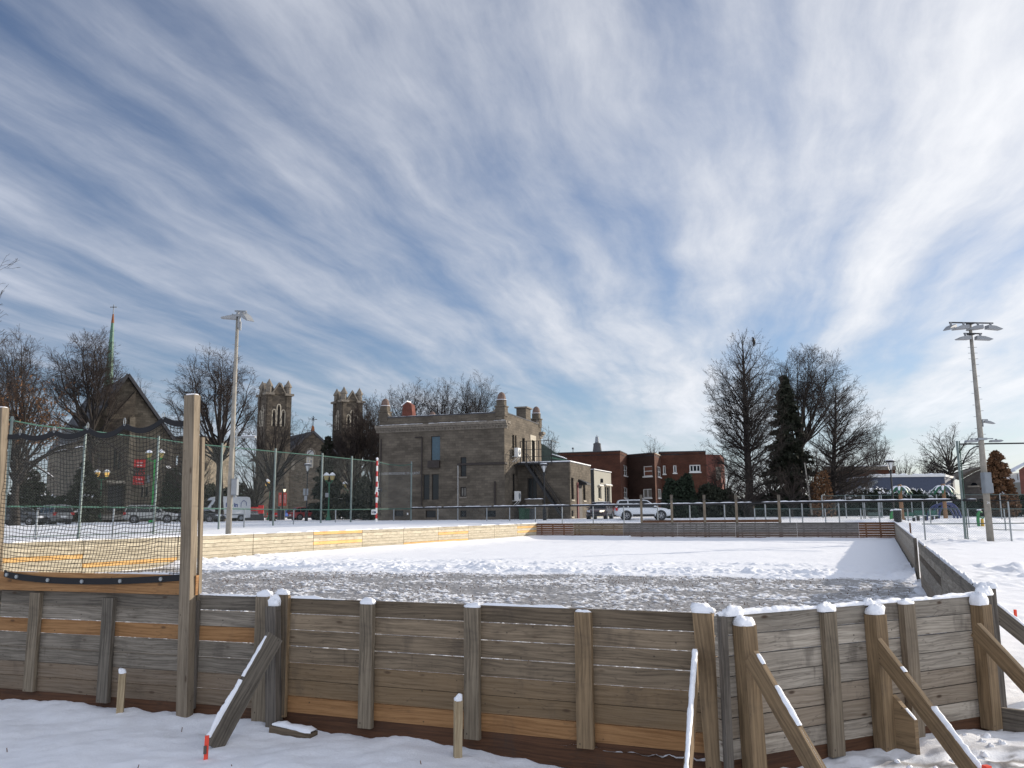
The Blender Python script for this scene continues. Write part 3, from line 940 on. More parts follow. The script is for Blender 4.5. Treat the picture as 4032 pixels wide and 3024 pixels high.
def caps(root, spots, seed):
    for i, (c, rx, ry, h) in enumerate(spots):
        mb = MB(); snow_cap(mb, c, rx, ry, h, seed+i, root.rotation_euler[2]); mb.build('snow_cap', SNOW, root, smooth=True)
XB = along(a2, a3, 1046, 2360)
caps(pb, [(PB(XB, .02, 1.06), .08, .035, .05)], 11)
XC = [along(b1, b2, p, 2380) for p in (1454, 1865, 2300, 2772)]
caps(pc, [(PC(-.03, .055, .985), .055, .045, .085), (PC(.02, .01, 1.085), .075, .03, .045), (PC(XC[0], .025, 1.03), .07, .035, .05), (PC(XC[1], .02, 1.035), .07, .03, .035), (PC(XC[2], .02, 1.03), .065, .03, .018), (PC(XC[3], .045, 1.065), .085, .055, .065)], 21)
XD = [along(c1, c2, p, 2390) for p in (2908, 3248, 3420, 3556, 3834)]
caps(pd, [(PD(XD[0], .055, .985), .075, .065, .055), (PD(XD[0]-.06, .0, 1.05), .085, .03, .065), (PD(XD[1], .015, 1.03), .085, .04, .06), (PD(XD[2], .055, .985), .07, .06, .07), (PD(XD[2], .0, 1.05), .045, .03, .05), (PD(XD[3], .03, 1.04), .075, .04, .035),
          (PD(XD[4], .055, .985), .07, .06, .10), (PD(LD-.08, .03, 1.06), .09, .045, .075)], 41)

def brace(root, name, p0, p1, w, t, mat, snow=None, seed=0):
    """sloping prop nailed to its boards; snow lies on its upper edge"""
    mb = MB(); mb.beam(p0, p1, w, t)
    o = mb.build(name, mat, root)
    if snow:
        p0 = np.array(p0); p1 = np.array(p1); d = (p1-p0)/np.linalg.norm(p1-p0)
        s = np.cross(d, (0, 0, 1)); s /= np.linalg.norm(s); u = np.cross(s, d)
        for k, (f0, f1, h) in enumerate(snow):
            mb = MB(); snow_strip(mb, p0+(p1-p0)*f0+u*(w/2), p0+(p1-p0)*f1+u*(w/2), t*1.0, h*1.25, seed+k*3, step=.014, gaps=.22)
            so_ = mb.build('snow', SNOW, o, smooth=True)
    return o
g0 = onz(845, 2925, -.07)
brace(pb, 'brace', at(1082, 2505, 7.72), (g0[0], g0[1]-.03, g0[2]-.03), .165, .045, W_GREY, [(.04, .42, .02), (.45, .95, .028)], 3)
brace(pc, 'brace', at(2742, 2575, 6.38), at(2706, 3075, 5.72), .14, .04, W_TAN, [(.02, .98, .03)], 6)
brace(pd, 'brace', at(2958, 2585, 6.18), at(3245, 3085, 5.62), .14, .042, W_TAN, [(.03, .12, .014), (.3, .62, .016), (.65, .99, .022)], 9)
brace(pd, 'brace', at(3436, 2520, 6.92), at(3870, 3090, 6.0), .14, .042, W_TAN, [(.26, .30, .012), (.34, .37, .01), (.55, .98, .028)], 12)
brace(pd, 'brace', at(3842, 2478, 7.32), at(4190, 2850, 6.55), .14, .042, W_TAN, None, 15)
# low kicker boards at the foot of the posts
kp = PD(XD[2]+.066, .11, 0); kx = PD(.02, .17, 0)-PD(0, 0, 0)
mb = MB(); mb.extrude([(0, -.08), (1, -.08), (1, .20), (0, .36)], kp, kx, (0, 0, 1), (PD(.04, 0, 0)-PD(0, 0, 0))); ko = mb.build('kicker', W_TAN, pd)
mb = MB(); snow_strip(mb, kp+kx*.55+np.array([0, 0, .272])+(PD(.02, 0, 0)-PD(0, 0, 0)), kp+kx+np.array([0, 0, .20])+(PD(.02, 0, 0)-PD(0, 0, 0)), .035, .008, 4); mb.build('snow', SNOW, ko, smooth=True)
kq = PD(XD[4]+.09, .10, -.02)
mb = MB(); mb.extrude([(0, -.08), (1, -.16), (1, .06), (.72, .14), (0, .14)], kq, PD(.35, .85, 0)-PD(0, 0, 0), (0, 0, 1), PD(.04, 0, 0)-PD(0, 0, 0)); ko = mb.build('kicker', W_GREY, pd)
mb = MB(); snow_strip(mb, kq+(PD(.27, .63, .14)-PD(0, 0, 0)), kq+(PD(.38, .84, .08)-PD(0, 0, 0)), .05, .025, 8); mb.build('snow', SNOW, ko, smooth=True)

# --- right side, seen along its inner face
rj = [RB] + [online(px, py, RB, RA) for px, py in ((3838, 2275), (3768, 2215), (3705, 2164), (3617, 2098))]
cp = ('nearest grey right-hand boards running away from the slanted corner', 'second grey right-hand boards from the slanted corner', 'third grey right-hand boards from the slanted corner', 'last grey right-hand boards before the gap in the rink wall')
for i in range(4):
    p_, Pf, L_ = panel('rink_boards', cp[i], rj[i], rj[i+1], 7, 'PPPPPPP' if i != 3 else 'PPBPPPP', FG, [(x*.8+.4, .1, 1.0, 0, .05, 'G', 0) for x in range(int(np.linalg.norm(rj[i+1]-rj[i])/.8))], seed=50+i, snow=(.05, .2), mats=WM, thick=.03, kick=(.12, 'K'))
    if i == 0:
        brace(p_, 'brace', Pf(.35, .08, .86), Pf(.35, 1.0, .0), .14, .042, W_GREY, [(.02, .9, .02)], 30)
        brace(p_, 'brace', Pf(.9, .08, .86), Pf(.9, 1.0, .0), .14, .042, W_GREY, [(.02, .9, .02)], 33)
        mb = MB(); mb.beam(Pf(.03, .05, -.1), Pf(.03, .05, 1.07), .14, .05); mb.build('end_post', W_DARK, p_)
        mb = MB(); snow_cap(mb, Pf(.03, .05, 1.07), .05, .08, .05, 77, p_.rotation_euler[2]); mb.build('snow_cap', SNOW, p_, smooth=True)
rg0 = online(3603, 2091, RB, RA); rg1 = RA
p_, Pf, L_ = panel('rink_boards', 'grey boards beyond the gap on the right, with a dark post at their near end', rg0, rg1, 7, 'PPPPPPP', FG, [(x*1.6+.8, .1, 1.0, 0, .05, 'G', 0) for x in range(12)], seed=60, snow=(.05, .25), mats=WM, thick=.03, kick=(.12, 'O'))
mb = MB(); mb.beam(Pf(.0, -.02, -.12), Pf(.0, -.02, 1.06), .07, .05); mb.build('end_post', W_DARK, p_)
# rails of the opened gate, standing behind the gap
gt = thing('rink_gate', 'wooden gate rails bridging the gap in the right-hand boards', 'gate', (rj[4][0], rj[4][1], 0))
gd = (rg0-rj[4])/np.linalg.norm(rg0-rj[4]); gn = np.array([gd[1], -gd[0]])
for z_ in (.83, .55, .33, .08):
    p0 = np.array([*(rj[4]-gd*.6+gn*.14), z_]); p1 = np.array([*(rg0+gd*.5+gn*.14), z_])
    mb = MB(); mb.beam(p0, p1, .16 if z_ > .8 else .10, .04); mb.build('rail', W_TAN if z_ > .8 else W_GREY, gt)

# --- left side, sunlit inner face
lpx = (-60, 328, 699, 996, 1233, 1425, 1588, 1724, 1842, 1944.5, 2035, 2113)
lpat = ('NNNONNNN', 'NNNNNONN', 'NNNNNNNO', 'NNNNNNOO', 'ONNONNNN', 'NNNNNNNO', 'NNNNNONN', 'NNONNONN', 'NNNNNNNN', 'NNNNNNNN', 'NONONNNN')
lname = ('behind the left end of the net', 'with an orange plank in the middle, behind the net', 'left of the tall net post with orange bottom plank', 'with two orange bottom planks', 'with orange top plank and orange middle plank', 'with one low orange plank beside the snow bank', 'in plain pale wood with one tan plank', 'in mixed grey and orange stripes', 'all pale, third from the far corner', 'all pale, second from the far corner', 'with two orange stripes at the far left corner')
lj = [online(px, np.interp(px, (0, 700, 1233, 2111), (2140, 2112, 2092, 2061)), LA, LB) for px in lpx]
for i in range(11):
    lr, LP, LL = panel('rink_boards', 'cream wooden left-hand boards '+lname[i], lj[i], lj[i+1], 8, lpat[i].replace('O', 'Z'), FG, [(x*1.0+.6, .1, 1.0, -.1, .05, 'N', 0) for x in range(3)], outer=-1, seed=70+i, thick=.03, snow=(.05, .35), gaps=(.012,)*8, mats=dict(WM, Z=W_NEWO), joint=.016)
    mb = MB(); mb.obox(LP(LL/2, .012, T-.58), LP(LL/2, 0, 0)-LP(0, 0, 0), LP(0, .004, 0)-LP(0, 0, 0), (0, 0, .57)); mb.build('gap_shade_sheet', W_DARK, lr)  # added dark sheet, imitates the shade in the gaps between planks
# --- far end, in shade
fpx = (2111, 2257, 2453, 2667, 2895, 3137, 3380, 3524)
fpat = ('XXXXXXX', 'GGGGXOO', 'FFFFFFO', 'FFFFFFO', 'FFFFFFO', 'FFFFFFO', 'FFFFFFO', 'XXXXXXX')
fname = ('in reddish brown wood at the far left corner', 'with two brown bottom planks, second from the far left corner', 'in flat grey, third from the far left corner', 'with grey slits, under the left net posts', 'in dark grey below the right net posts', 'in plain grey right of the net posts', 'in reddish brown slatted wood at the far right corner')
FA, FB_ = LB, RA
fj = [online(px, 2060, FA, FB_) for px in fpx]
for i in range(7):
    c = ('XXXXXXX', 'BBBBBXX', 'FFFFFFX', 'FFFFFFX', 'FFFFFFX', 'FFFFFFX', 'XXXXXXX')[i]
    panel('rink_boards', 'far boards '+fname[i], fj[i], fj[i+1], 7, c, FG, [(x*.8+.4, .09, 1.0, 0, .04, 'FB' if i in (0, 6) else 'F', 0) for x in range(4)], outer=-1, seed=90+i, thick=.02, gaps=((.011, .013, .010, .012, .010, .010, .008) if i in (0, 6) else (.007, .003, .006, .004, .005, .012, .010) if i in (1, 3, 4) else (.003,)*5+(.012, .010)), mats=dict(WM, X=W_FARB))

# --- net posts, rail and wires at the far end
fr = thing('net_stand', 'row of five wooden net posts with a sagging cable behind the far boards', 'net stand', (*online(2540, 2060, FA, FB_), 0))
fdir = (FB_-FA)/np.linalg.norm(FB_-FA); fn = np.array([-fdir[1], fdir[0]])
def fpos(px): return online(px, 2060, FA+fn*.12, FB_+fn*.12)
tops = []
for px in (2527, 2647, 2776, 2902, 3071):
    q = fpos(px); h = at(px, 1948, q[1])[2]
    mb = MB(); mb.beam((q[0], q[1], 0), (q[0], q[1], h), .14, .12); po = mb.build('post', W_POST, fr)
    mb = MB(); mb.beam((q[0], q[1]-.08, h-.42), (q[0], q[1]-.08, h-.0), .15, .04); mb.build('cap_board', W_GREY, po)
    tops.append((q[0], q[1]-.1, h-.28))
q0, q1 = fpos(2524), fpos(3078)
mb = MB(); mb.beam((q0[0], q0[1], 1.14), (q1[0], q1[1], 1.16), .17, .04); mb.build('rail', W_FARB, fr)
mb = MB()
for a, b in zip(tops[:-1], tops[1:]):
    mb.tube([np.array(a)*(1-s)+np.array(b)*s - np.array([0, 0, .12*4*s*(1-s)]) for s in np.linspace(0, 1, 7)], .014, 4)
mb.build('cable', BLACK, fr)

# ------------------------------------------------------------------ tall net at the left
NA, NB = online(12, 2330, N0, N1), online(735, 2345, N0, N1)
nd = (NB-NA)/np.linalg.norm(NB-NA); nn = np.array([nd[1], -nd[0]])
def netpost(label, px0, px1, pyt, off, lean, side):
    c = online((px0+px1)/2, 2330, N0+nn*off, N1+nn*off)
    zt = at((px0+px1)/2, pyt, c[1])[2]
    w = (px1-px0)*c[1]/3300
    t = thing('net_post', label, 'post', (c[0], c[1], 0), math.atan2(nd[1], nd[0]), 'tall wooden net posts')
    D = np.array([nd[0], nd[1], 0]); Nn = np.array([nn[0], nn[1], 0]); O = np.array([c[0], c[1], 0])
    top = O-D*lean*(zt-T)+np.array([0, 0, zt]); ft = O+D*lean*(T+.3)+np.array([0, 0, -.3])
    mb = MB(); mb.beam(ft, top, w, .09, up=D); mb.build('timber', W_POST, t)
    if side:
        mid = O-D*lean*0+np.array([0, 0, .98]); t2 = O-D*lean*(zt-.42-T)+np.array([0, 0, zt-.42])
        mb = MB(); mb.beam(mid+D*(w/2+.004)-Nn*.085, t2+D*(w/2+.004)-Nn*.085, .03, .04, up=D); mb.build('side_board', W_POST, t)
    mb = MB(); snow_cap(mb, top, w/2*.95, .042, .018, 5, math.atan2(nd[1], nd[0])); mb.build('snow_cap', SNOW, t, smooth=True)
    return t, O, zt, top
np1, O1, zt1, tp1 = netpost('tall tan net post in front of the grey boards, right end of the net', 714, 764, 1556, .075, .032, True)
np2, O2, zt2, tp2 = netpost('tall net post at the left edge, left end of the net', -52, -4, 1606, -.10, .055, False)

nt = thing('safety_net', 'black hockey net hung on a cable between two tall posts', 'net', (NA[0], NA[1], 1.1))
A3 = np.array([O2[0]+.03*nd[0], O2[1]+.03*nd[1], 0]); B3 = np.array([O1[0]-.06*nd[0]-.06*nn[0], O1[1]-.06*nd[1]-.06*nn[1], 0])
LN_ = np.linalg.norm((B3-A3)[:2]); ND = (B3-A3)/LN_; NN = np.array([nn[0], nn[1], 0])
def bandz(s):
    """height of the top band: hung at six rings, drooping between"""
    k = np.array([0.0, .075, .27, .455, .65, .845, 1.0]); zk = np.array([2.705, 2.72, 2.725, 2.735, 2.755, 2.80, 2.775])
    b = np.interp(s, k, zk); i = np.clip(np.searchsorted(k, s)-1, 0, 5)
    f = (s-k[i])/(k[i+1]-k[i]); sag = np.array([.01, .05, .06, .085, .085, .05])[i]
    return b-4*sag*f*(1-f)
def botz(s): return 1.225-.065*np.sin(np.pi*np.clip(s, 0, 1)**.8)**.8
rng = np.random.default_rng(4)
nc, nr = 58, 36
S = np.linspace(0.0, 1.0, nc+1)
grid = np.zeros((nr+1, nc+1, 3))
for i in range(nr+1):
    f = i/nr
    zz = botz(S)*(1-f)+bandz(S)*f
    zz = zz + (fbm(S*7, S*0+i*.35, 7, 3)-.5)*.05*math.sin(math.pi*f)
    sx = S + (fbm(S*9, S*0+i*.3, 17, 3)-.5)*.012*math.sin(math.pi*min(1, f*1.2))
    blow = .10*np.sin(np.pi*S)*math.sin(math.pi*f)+(fbm(S*3, S*0+i*.15, 27, 2)-.5)*.08*math.sin(math.pi*f)
    grid[i] = A3 + np.outer(sx*LN_, ND) - np.outer(blow, NN)
    grid[i, :, 2] = zz
def seg_tubes(P0, P1, R0, R1, n=3):
    """open tubes for many straight segments at once"""
    P0 = np.asarray(P0, float); P1 = np.asarray(P1, float); R0 = np.asarray(R0, float); R1 = np.asarray(R1, float)
    d = P1-P0; d /= (np.linalg.norm(d, axis=1, keepdims=True)+1e-9)
    a = np.cross(d, np.where(np.abs(d[:, 2:3]) > .9, [[1., 0, 0]], [[0, 0, 1.]])); a /= (np.linalg.norm(a, axis=1, keepdims=True)+1e-9)
    b = np.cross(d, a)
    m = len(P0); V = np.zeros((m, 2, n, 3))
    for k in range(n):
        an = 2*math.pi*k/n
        o = a*math.cos(an)+b*math.sin(an)
        V[:, 0, k] = P0+o*R0[:, None]; V[:, 1, k] = P1+o*R1[:, None]
    base = (np.arange(m)*2*n)[:, None]
    F = np.stack([np.stack([base[:, 0]+k, base[:, 0]+(k+1) % n, base[:, 0]+n+(k+1) % n, base[:, 0]+n+k], 1) for k in range(n)], 1).reshape(-1, 4)
    return V.reshape(-1, 3), F
p0 = np.concatenate([grid[:, :-1].reshape(-1, 3), grid[:-1].reshape(-1, 3)]); p1 = np.concatenate([grid[:, 1:].reshape(-1, 3), grid[1:].reshape(-1, 3)])
V_, F_ = seg_tubes(p0, p1, np.full(len(p0), .0028), np.full(len(p0), .0028), 4)
np_mesh('mesh', V_, F_, NETC, nt)
def band(name, zf, h, off):
    s = np.linspace(0, 1, 60)
    G = []
    for q in s:
        c = A3+ND*q*LN_+NN*off; z = float(zf(np.array([q]))[0])
        G.append([(*(c+NN*.008)[:2], z-h/2), (*(c-NN*.008)[:2], z-h/2), (*(c-NN*.008)[:2], z+h/2), (*(c+NN*.008)[:2], z+h/2), (*(c+NN*.008)[:2], z-h/2)])
    mb = MB(); mb.grid(np.array(G)); return mb.build(name, BANDC, nt)
tb = band('top_band', bandz, .058, .0)
A3k = A3.copy(); NAo = online(12, 2330, N0+nn*.062, N1+nn*.062); A3 = np.array([NAo[0], NAo[1], 0]); ND_k = ND; NBo = online(722, 2345, N0+nn*.062, N1+nn*.062); LN_k = LN_; LN_ = np.linalg.norm(NBo-NAo); ND = np.array([*(NBo-NAo), 0])/LN_
bb = band('bottom_band', botz, .062, .0)
for s in (.02, .08, .265, .46, .67, .885):
    z = float(botz(np.array([s]))[0]); c = A3+ND*s*LN_+NN*.009
    mb = MB(); mb.cyl((c[0], c[1], z-.0), (c[0]+NN[0]*.012, c[1]+NN[1]*.012, z), .021, .019, 12); mb.build('washer', STEEL, bb)
A3, ND, LN_ = A3k, ND_k, LN_k
cabpts = [(*(A3+ND*q*LN_)[:2], 2.775+.115*q**1.7) for q in np.linspace(-.01, 1.01, 14)]
mb = MB(); mb.tube(cabpts, .0028, 5); mb.build('cable', STEEL, nt)
for s in (.075, .27, .455, .65, .845):
    z = float(bandz(np.array([s]))[0]); zc_ = 2.775+.115*s**1.7; c = A3+ND*s*LN_+NN*.012
    pts = [(*(c+ND*(.014*math.sin(a)))[:2], (z+zc_)/2+(zc_-z)/2*1.1*math.cos(a)) for a in np.linspace(0, 2*math.pi, 15)]
    mb = MB(); mb.tube(pts, .0035, 5, cap=False); mb.build('snap_hook', STEEL, nt)
# plank that carries the foot of the net
tp = thing('net_plank', 'brown plank along the foot of the net, on top of the grey boards', 'plank', (NA[0], NA[1], T))
mb = MB()
e0 = online(-20, 2330, N0, N1); e1 = online(783, 2345, N0, N1)
for z0, th, m_ in ((.055, .11, 'a'), (.150, .075, 'b')):
    mb.beam((*(e0+nn*.03), T+z0+.003), (*(e1+nn*.03), T+z0+.003), th, .04)
mb.build('plank', W_ORANGE, tp)
mb = MB(); snow_strip(mb, (*(e0+nn*.0-nn*.01), T+.188), (*(e1-nn*.01), T+.188), .04, .03, 19, gaps=.4); mb.build('snow', SNOW, tp, smooth=True)

# ------------------------------------------------------------------ stakes and loose bits in the foreground
def stake(label, px, pyt, pyb, d, w, mat, cap=True, name='wooden_stake', grp=None, cat='stake'):
    if d is None:                                  # where the sight line meets the snow
        d = min(np.arange(5.2, 12, .02), key=lambda q: abs(at(px, pyb, q)[2]-gz(*at(px, pyb, q)[:2])-.03))
    b = at(px, pyb, d); tz = at(px, pyt, d)[2]
    t = thing(name, label, cat, (b[0], b[1], b[2]), .35, grp)
    mb = MB(); mb.beam((b[0], b[1], b[2]-.12), (b[0]+.004, b[1], tz), w, w*.9, up=(1, .3, 0)); mb.build('shaft', mat, t)
    if cap:
        mb = MB(); snow_cap(mb, (b[0]+.004, b[1], tz), w*.52, w*.5, w*.75, int(px), .35); mb.build('snow_cap', SNOW, t, smooth=True)
    return t
stake('short pale stake with snowy head, before the boards left of the tall net post', 471, 2650, 2815, None, .062, W_STAKE, grp='wooden stakes driven in before the boards')
stake('pale wooden stake with snow on its head, in front of the long brown boards', 1802, 2757, 2960, None, .062, W_STAKE, grp='wooden stakes driven in before the boards')
s_ = stake('orange painted stake at the foot of the left sloping brace', 810, 2897, 2976, None, .032, ORANGE, False, grp='orange survey stakes in the snow')
b_ = np.array(s_.location)+[0, -.004, .09]
mb = MB(); mb.obox((b_[0]+.0, b_[1]-.013, b_[2]-.04), (.010, 0, 0), (0, .014, 0), (0, 0, .03)); mb.build('dark_stain', W_DARK, s_)
stake('orange painted stake upright in the sunny snow beyond the corner', 3999, 2400, 2436, None, .03, ORANGE, False, grp='orange survey stakes in the snow')
stake('orange stake head at the bottom edge by the icy patch', 3884, 3014, 3034, 5.9, .045, ORANGE, False, grp='orange survey stakes in the snow')
pl0, pl1 = PC(.08, .16, -.06), PC(.50, .14, -.10)
lp = thing('loose_plank', 'snow covered loose plank end lying at the foot of the brown boards', 'plank', pl0)
mb = MB(); mb.beam(pl0, pl1, .06, .12); mb.build('board', W_BROWN, lp)
mb = MB(); snow_strip(mb, pl0+np.array([.02, 0, .03]), pl1+np.array([0, 0, .03]), .13, .045, 33); mb.build('snow', SNOW, lp, smooth=True)
dr_ = MB(); dg_ = np.random.default_rng(31)
for i in range(32):
    x_, y_ = dg_.uniform(-5.5, 5.0), dg_.uniform(4.8, 7.9)
    if rink_dist(np.array([x_]), np.array([y_]))[0] < .12: continue
    a_ = dg_.uniform(0, 6.28); L_d = dg_.uniform(.006, .022)
    z_ = gz(x_, y_)+.02
    dr_.beam((x_, y_, z_-.03), (x_+L_d*math.cos(a_), y_+L_d*math.sin(a_), z_+dg_.uniform(0, .025)), .006, .004)
tag(dr_.build('grass_bits', LEAFB, None), 'bits of dead grass and grit sticking out of the foreground snow', 'grass', kind='stuff')
# clods of snow kicked against the foot of the boards
cl = MB(); crg = np.random.default_rng(12)
for i in range(22):
    x = crg.uniform(0, 1)
    q = PC(crg.uniform(3.0, 3.4), crg.uniform(.1, .35), 0) if i < 0 else (PD(crg.uniform(.1, 2.6), crg.uniform(.15, .6), 0) if i < 19 else PC(crg.uniform(-.1, .1), crg.uniform(.05, .2), .05))
    s = crg.uniform(.010, .028)
    snow_cap(cl, (q[0], q[1], gz(q[0], q[1])-.01+crg.uniform(0, .02)), s*1.2, s, s*1.3, i, crg.uniform(0, 3))
tag(cl.build('snow_clods', SNOW, None, smooth=True), 'loose clods of snow scattered at the foot of the boards', 'snow', kind='stuff')


# ------------------------------------------------------------------ buildings
class Facade:
    """upright wall plane from plan point A to B (outside on the right-hand side of A->B)"""
    def __init__(s, A, B):
        s.A = np.array(A[:2], float); s.B = np.array(B[:2], float)
        s.L = np.linalg.norm(s.B-s.A); s.d = (s.B-s.A)/s.L; s.n = np.array([s.d[1], -s.d[0]])
    def u(s, px, py): return along(s.A, s.B, px, py)
    def z(s, px, py):
        q = online(px, py, s.A, s.B); return at(px, py, q[1])[2]
    def p(s, u, z, off=0.0):
        q = s.A+s.d*u+s.n*off; return np.array([q[0], q[1], z])
    def rect(s, x0, y0, x1, y1):
        xm, ym = (x0+x1)/2, (y0+y1)/2
        return s.u(x0, ym), s.u(x1, ym), s.z(xm, y1), s.z(xm, y0)
    def wall(s, mb, z0, z1, holes=(), depth=.22, u0=0.0, u1=None):
        u1 = s.L if u1 is None else u1
        us = sorted({u0, u1, *[h[0] for h in holes], *[h[1] for h in holes]}); zs = sorted({z0, z1, *[h[2] for h in holes], *[h[3] for h in holes]})
        us = [u for u in us if u0 <= u <= u1]; zs = [z for z in zs if z0 <= z <= z1]
        for a, b in zip(us[:-1], us[1:]):
            for c, d in zip(zs[:-1], zs[1:]):
                um, zm = (a+b)/2, (c+d)/2
                if any(h[0] < um < h[1] and h[2] < zm < h[3] for h in holes): continue
                mb.face([s.p(a, c), s.p(b, c), s.p(b, d), s.p(a, d)])
        for a, b, c, d in holes:
            mb.face([s.p(a, c), s.p(b, c), s.p(b, c, -depth), s.p(a, c, -depth)][::-1]); mb.face([s.p(a, d), s.p(b, d), s.p(b, d, -depth), s.p(a, d, -depth)])
            mb.face([s.p(a, c), s.p(a, d), s.p(a, d, -depth), s.p(a, c, -depth)]); mb.face([s.p(b, c), s.p(b, d), s.p(b, d, -depth), s.p(b, c, -depth)][::-1])
    def slab(s, mb, u0, u1, z0, z1, o0, o1):
        c = s.p((u0+u1)/2, (z0+z1)/2, (o0+o1)/2)
        mb.obox(c, (*(s.d*(u1-u0)/2), 0), (*(s.n*(o1-o0)/2), 0), (0, 0, (z1-z0)/2), grain=False)
    def window(s, root, h, glass, frame, cols=1, rows=1, fw=.07, depth=.16, name='window', sill=None):
        a, b, c, d = h
        mb = MB()
        for q in ((a, a+fw, c, d), (b-fw, b, c, d), (a+fw, b-fw, c, c+fw), (a+fw, b-fw, d-fw, d)): s.slab(mb, *q, -depth-.02, -depth+.05)
        for i in range(1, cols): u = a+(b-a)*i/cols; s.slab(mb, u-fw*.4, u+fw*.4, c+fw, d-fw, -depth-.015, -depth+.04)
        for i in range(1, rows): z = c+(d-c)*i/rows; s.slab(mb, a+fw, b-fw, z-fw*.4, z+fw*.4, -depth-.012, -depth+.035)
        w = mb.build(name, frame, root)
        mb = MB(); s.slab(mb, a+.01, b-.01, c+.01, d-.01, -depth-.03, -depth); mb.build('pane', glass, w)
        if sill:
            mb = MB(); s.slab(mb, a-.1, b+.1, c-.16, c-.003, -.1, .09); sm = mb.build('sill', sill, w)
        return w

def G2(px, py, d):
    q = at(px, py, d); return np.array([q[0], q[1], gz(q[0], q[1])])

# --- the grey stone building in the middle
def stone_building():
    R0 = np.array([-.80, 82.0]); ex = np.array([math.cos(R_(18)), -math.sin(R_(18))]); ey = np.array([math.sin(R_(18)), math.cos(R_(18))])
    # footprint, counter-clockwise from the front left corner
    fl = R0-ex*13.75; br = R0+ey*13.2; bl = fl+ey*13.2
    zb = gz(*R0)-.6
    F = Facade(fl, R0); S = Facade(R0, br); K = Facade(br, bl); Lf = Facade(bl, fl)
    zc0 = F.z(1985, 1673); zc1 = F.z(1985, 1656); zp = F.z(1960, 1626)
    rt = thing('stone_building', 'grey limestone two storey building with domed corner posts and a cornice, in the middle', 'building', (*R0, zb), -R_(18))
    holes = [F.rect(1697, 1717, 1733, 1813), F.rect(1666, 1868, 1691, 1968), F.rect(1700, 1867, 1727, 1968), F.rect(1813, 1800, 1836, 1877), F.rect(1812, 1917, 1836, 1956), F.rect(1676, 2010, 1716, 2038), F.rect(1812, 2010, 1836, 2036), F.rect(1911, 2010, 1952, 2036), F.rect(1553, 2010, 1588, 2033)]
    sh = [S.rect(2017, 1712, 2025, 1766), S.rect(2028, 1714, 2034, 1770), S.rect(2056, 1724, 2067, 1822), S.rect(2093, 1734, 2106, 1816), S.rect(2019, 1866, 2030, 1935)]
    mb = MB()
    F.wall(mb, zb, zp, holes); S.wall(mb, zb, zp, sh); K.wall(mb, zb, zp); Lf.wall(mb, zb, zp)
    mb.build('wall', STONE, rt)
    mb = MB(); mb.prism([fl+ex*.3+ey*.3, R0-ex*.3+ey*.3, br-ex*.3-ey*.3, bl+ex*.3-ey*.3], zp-.9, zp-.55)
    mb.build('roof', SNOW, rt)
    # parapet coping with raised ends, cornice with dentils
    cp_ = MB(); de = MB()
    for f in (F, S, K, Lf):
        f.slab(cp_, 0, f.L, zp, zp+.12, -.32, .04)
    cp_.build('coping', TAR, rt)
    for f, a, b in ((F, -.35, F.L+.35), (S, 0, .9), (S, S.L-.6, S.L+.35), (Lf, 0, Lf.L)):
        co = MB()
        f.slab(co, a, b, zc0+.157, zc1, .003, .42); f.slab(co, a, b, zc0-.02, zc0+.157, .003, .25); f.slab(co, a, b, zc0-.30, zc0-.02, .003, .08)
        cq = co.build('cornice', TRIM, rt)
        if f is F: cn = cq
    for k in range(46): F.slab(de, .1+k*.3, .25+k*.3, zc0-.16, zc0-.024, .083, .20)
    de.build('dentils', TRIM, cn)
    sn = MB(); snow_strip(sn, F.p(.1, zc1, .22), F.p(F.L+.3, zc1, .22), .36, .06, 5, step=.2, gaps=.3); snow_strip(sn, F.p(.3, zp+.12, -.14), F.p(F.L-.6, zp+.12, -.14), .3, .05, 8, step=.2, gaps=.25)
    sn.build('snow', SNOW, cn, smooth=True)
    band = MB()
    zz = F.z(1900, 1826); F.slab(band, F.u(1802, 1826), F.L+.06, zz-.1, zz+.1, .003, .10); S.slab(band, 0, .75, zz-.1, zz+.1, .003, .10)
    band.build('string_course', DARKM, rt)
    # corner posts with little domes
    for c, nm in ((R0-ex*.42+ey*.42, 0), (br-ex*.42-ey*.42, 1), (fl+ex*.42+ey*.42, 2), (bl+ex*.42-ey*.42, 3)):
        mb = MB()
        M1 = (*(ex*.5), 0), (*(ey*.5), 0)
        zt = zp+.62
        mb.obox((*c, (zp-.3+zt)/2), *M1, (0, 0, (zt-zp+.3)/2), grain=False)
        mb.obox((*c, zt+.06), (*(ex*.58), 0), (*(ey*.58), 0), (0, 0, .055), grain=False)
        mb.obox((*c, zt+.38), (*(ex*.40), 0), (*(ey*.40), 0), (0, 0, .26), grain=False)
        po = mb.build('corner_post', STONE, rt)
        # scrolled shoulder down to the parapet
        mb = MB()
        for f, u0, sg in ((F, F.L-.92, -1), (S, .92, 1)) if nm == 0 else (((F, .92, 1),) if nm == 2 else ((S, S.L-.92, -1),) if nm == 1 else ()):
            prof = [(0, zp+.1), (0, zp+.62)]+[(sg*(.75-.75*math.cos(a)), zp+.62-.5*math.sin(a)) for a in np.linspace(.25, 1.5, 6)]+[(sg*.75, zp+.1)]
            mb.extrude(prof if sg > 0 else prof[::-1], f.p(u0, 0, .0), (*f.d, 0), (0, 0, 1), (*(-f.n*.3), 0))
        if mb.f: mb.build('shoulder', TRIM, po)
        mb = MB(); mb.lathe((*c, zt+.64), [(.50, 0), (.50, .07), (.44, .10), (.43, .35), (.36, .62), (.2, .82), (.02, .90)], 14); mb.build('dome', DOME, po, smooth=False)
        mb = MB(); mb.lathe((*c, zt+.71), [(.55, 0), (.52, .04), (.43, .05)], 12); mb.build('snow_ring', SNOW, po)
    # chimneys behind the parapet
    c = br-ex*.9-ey*3.8
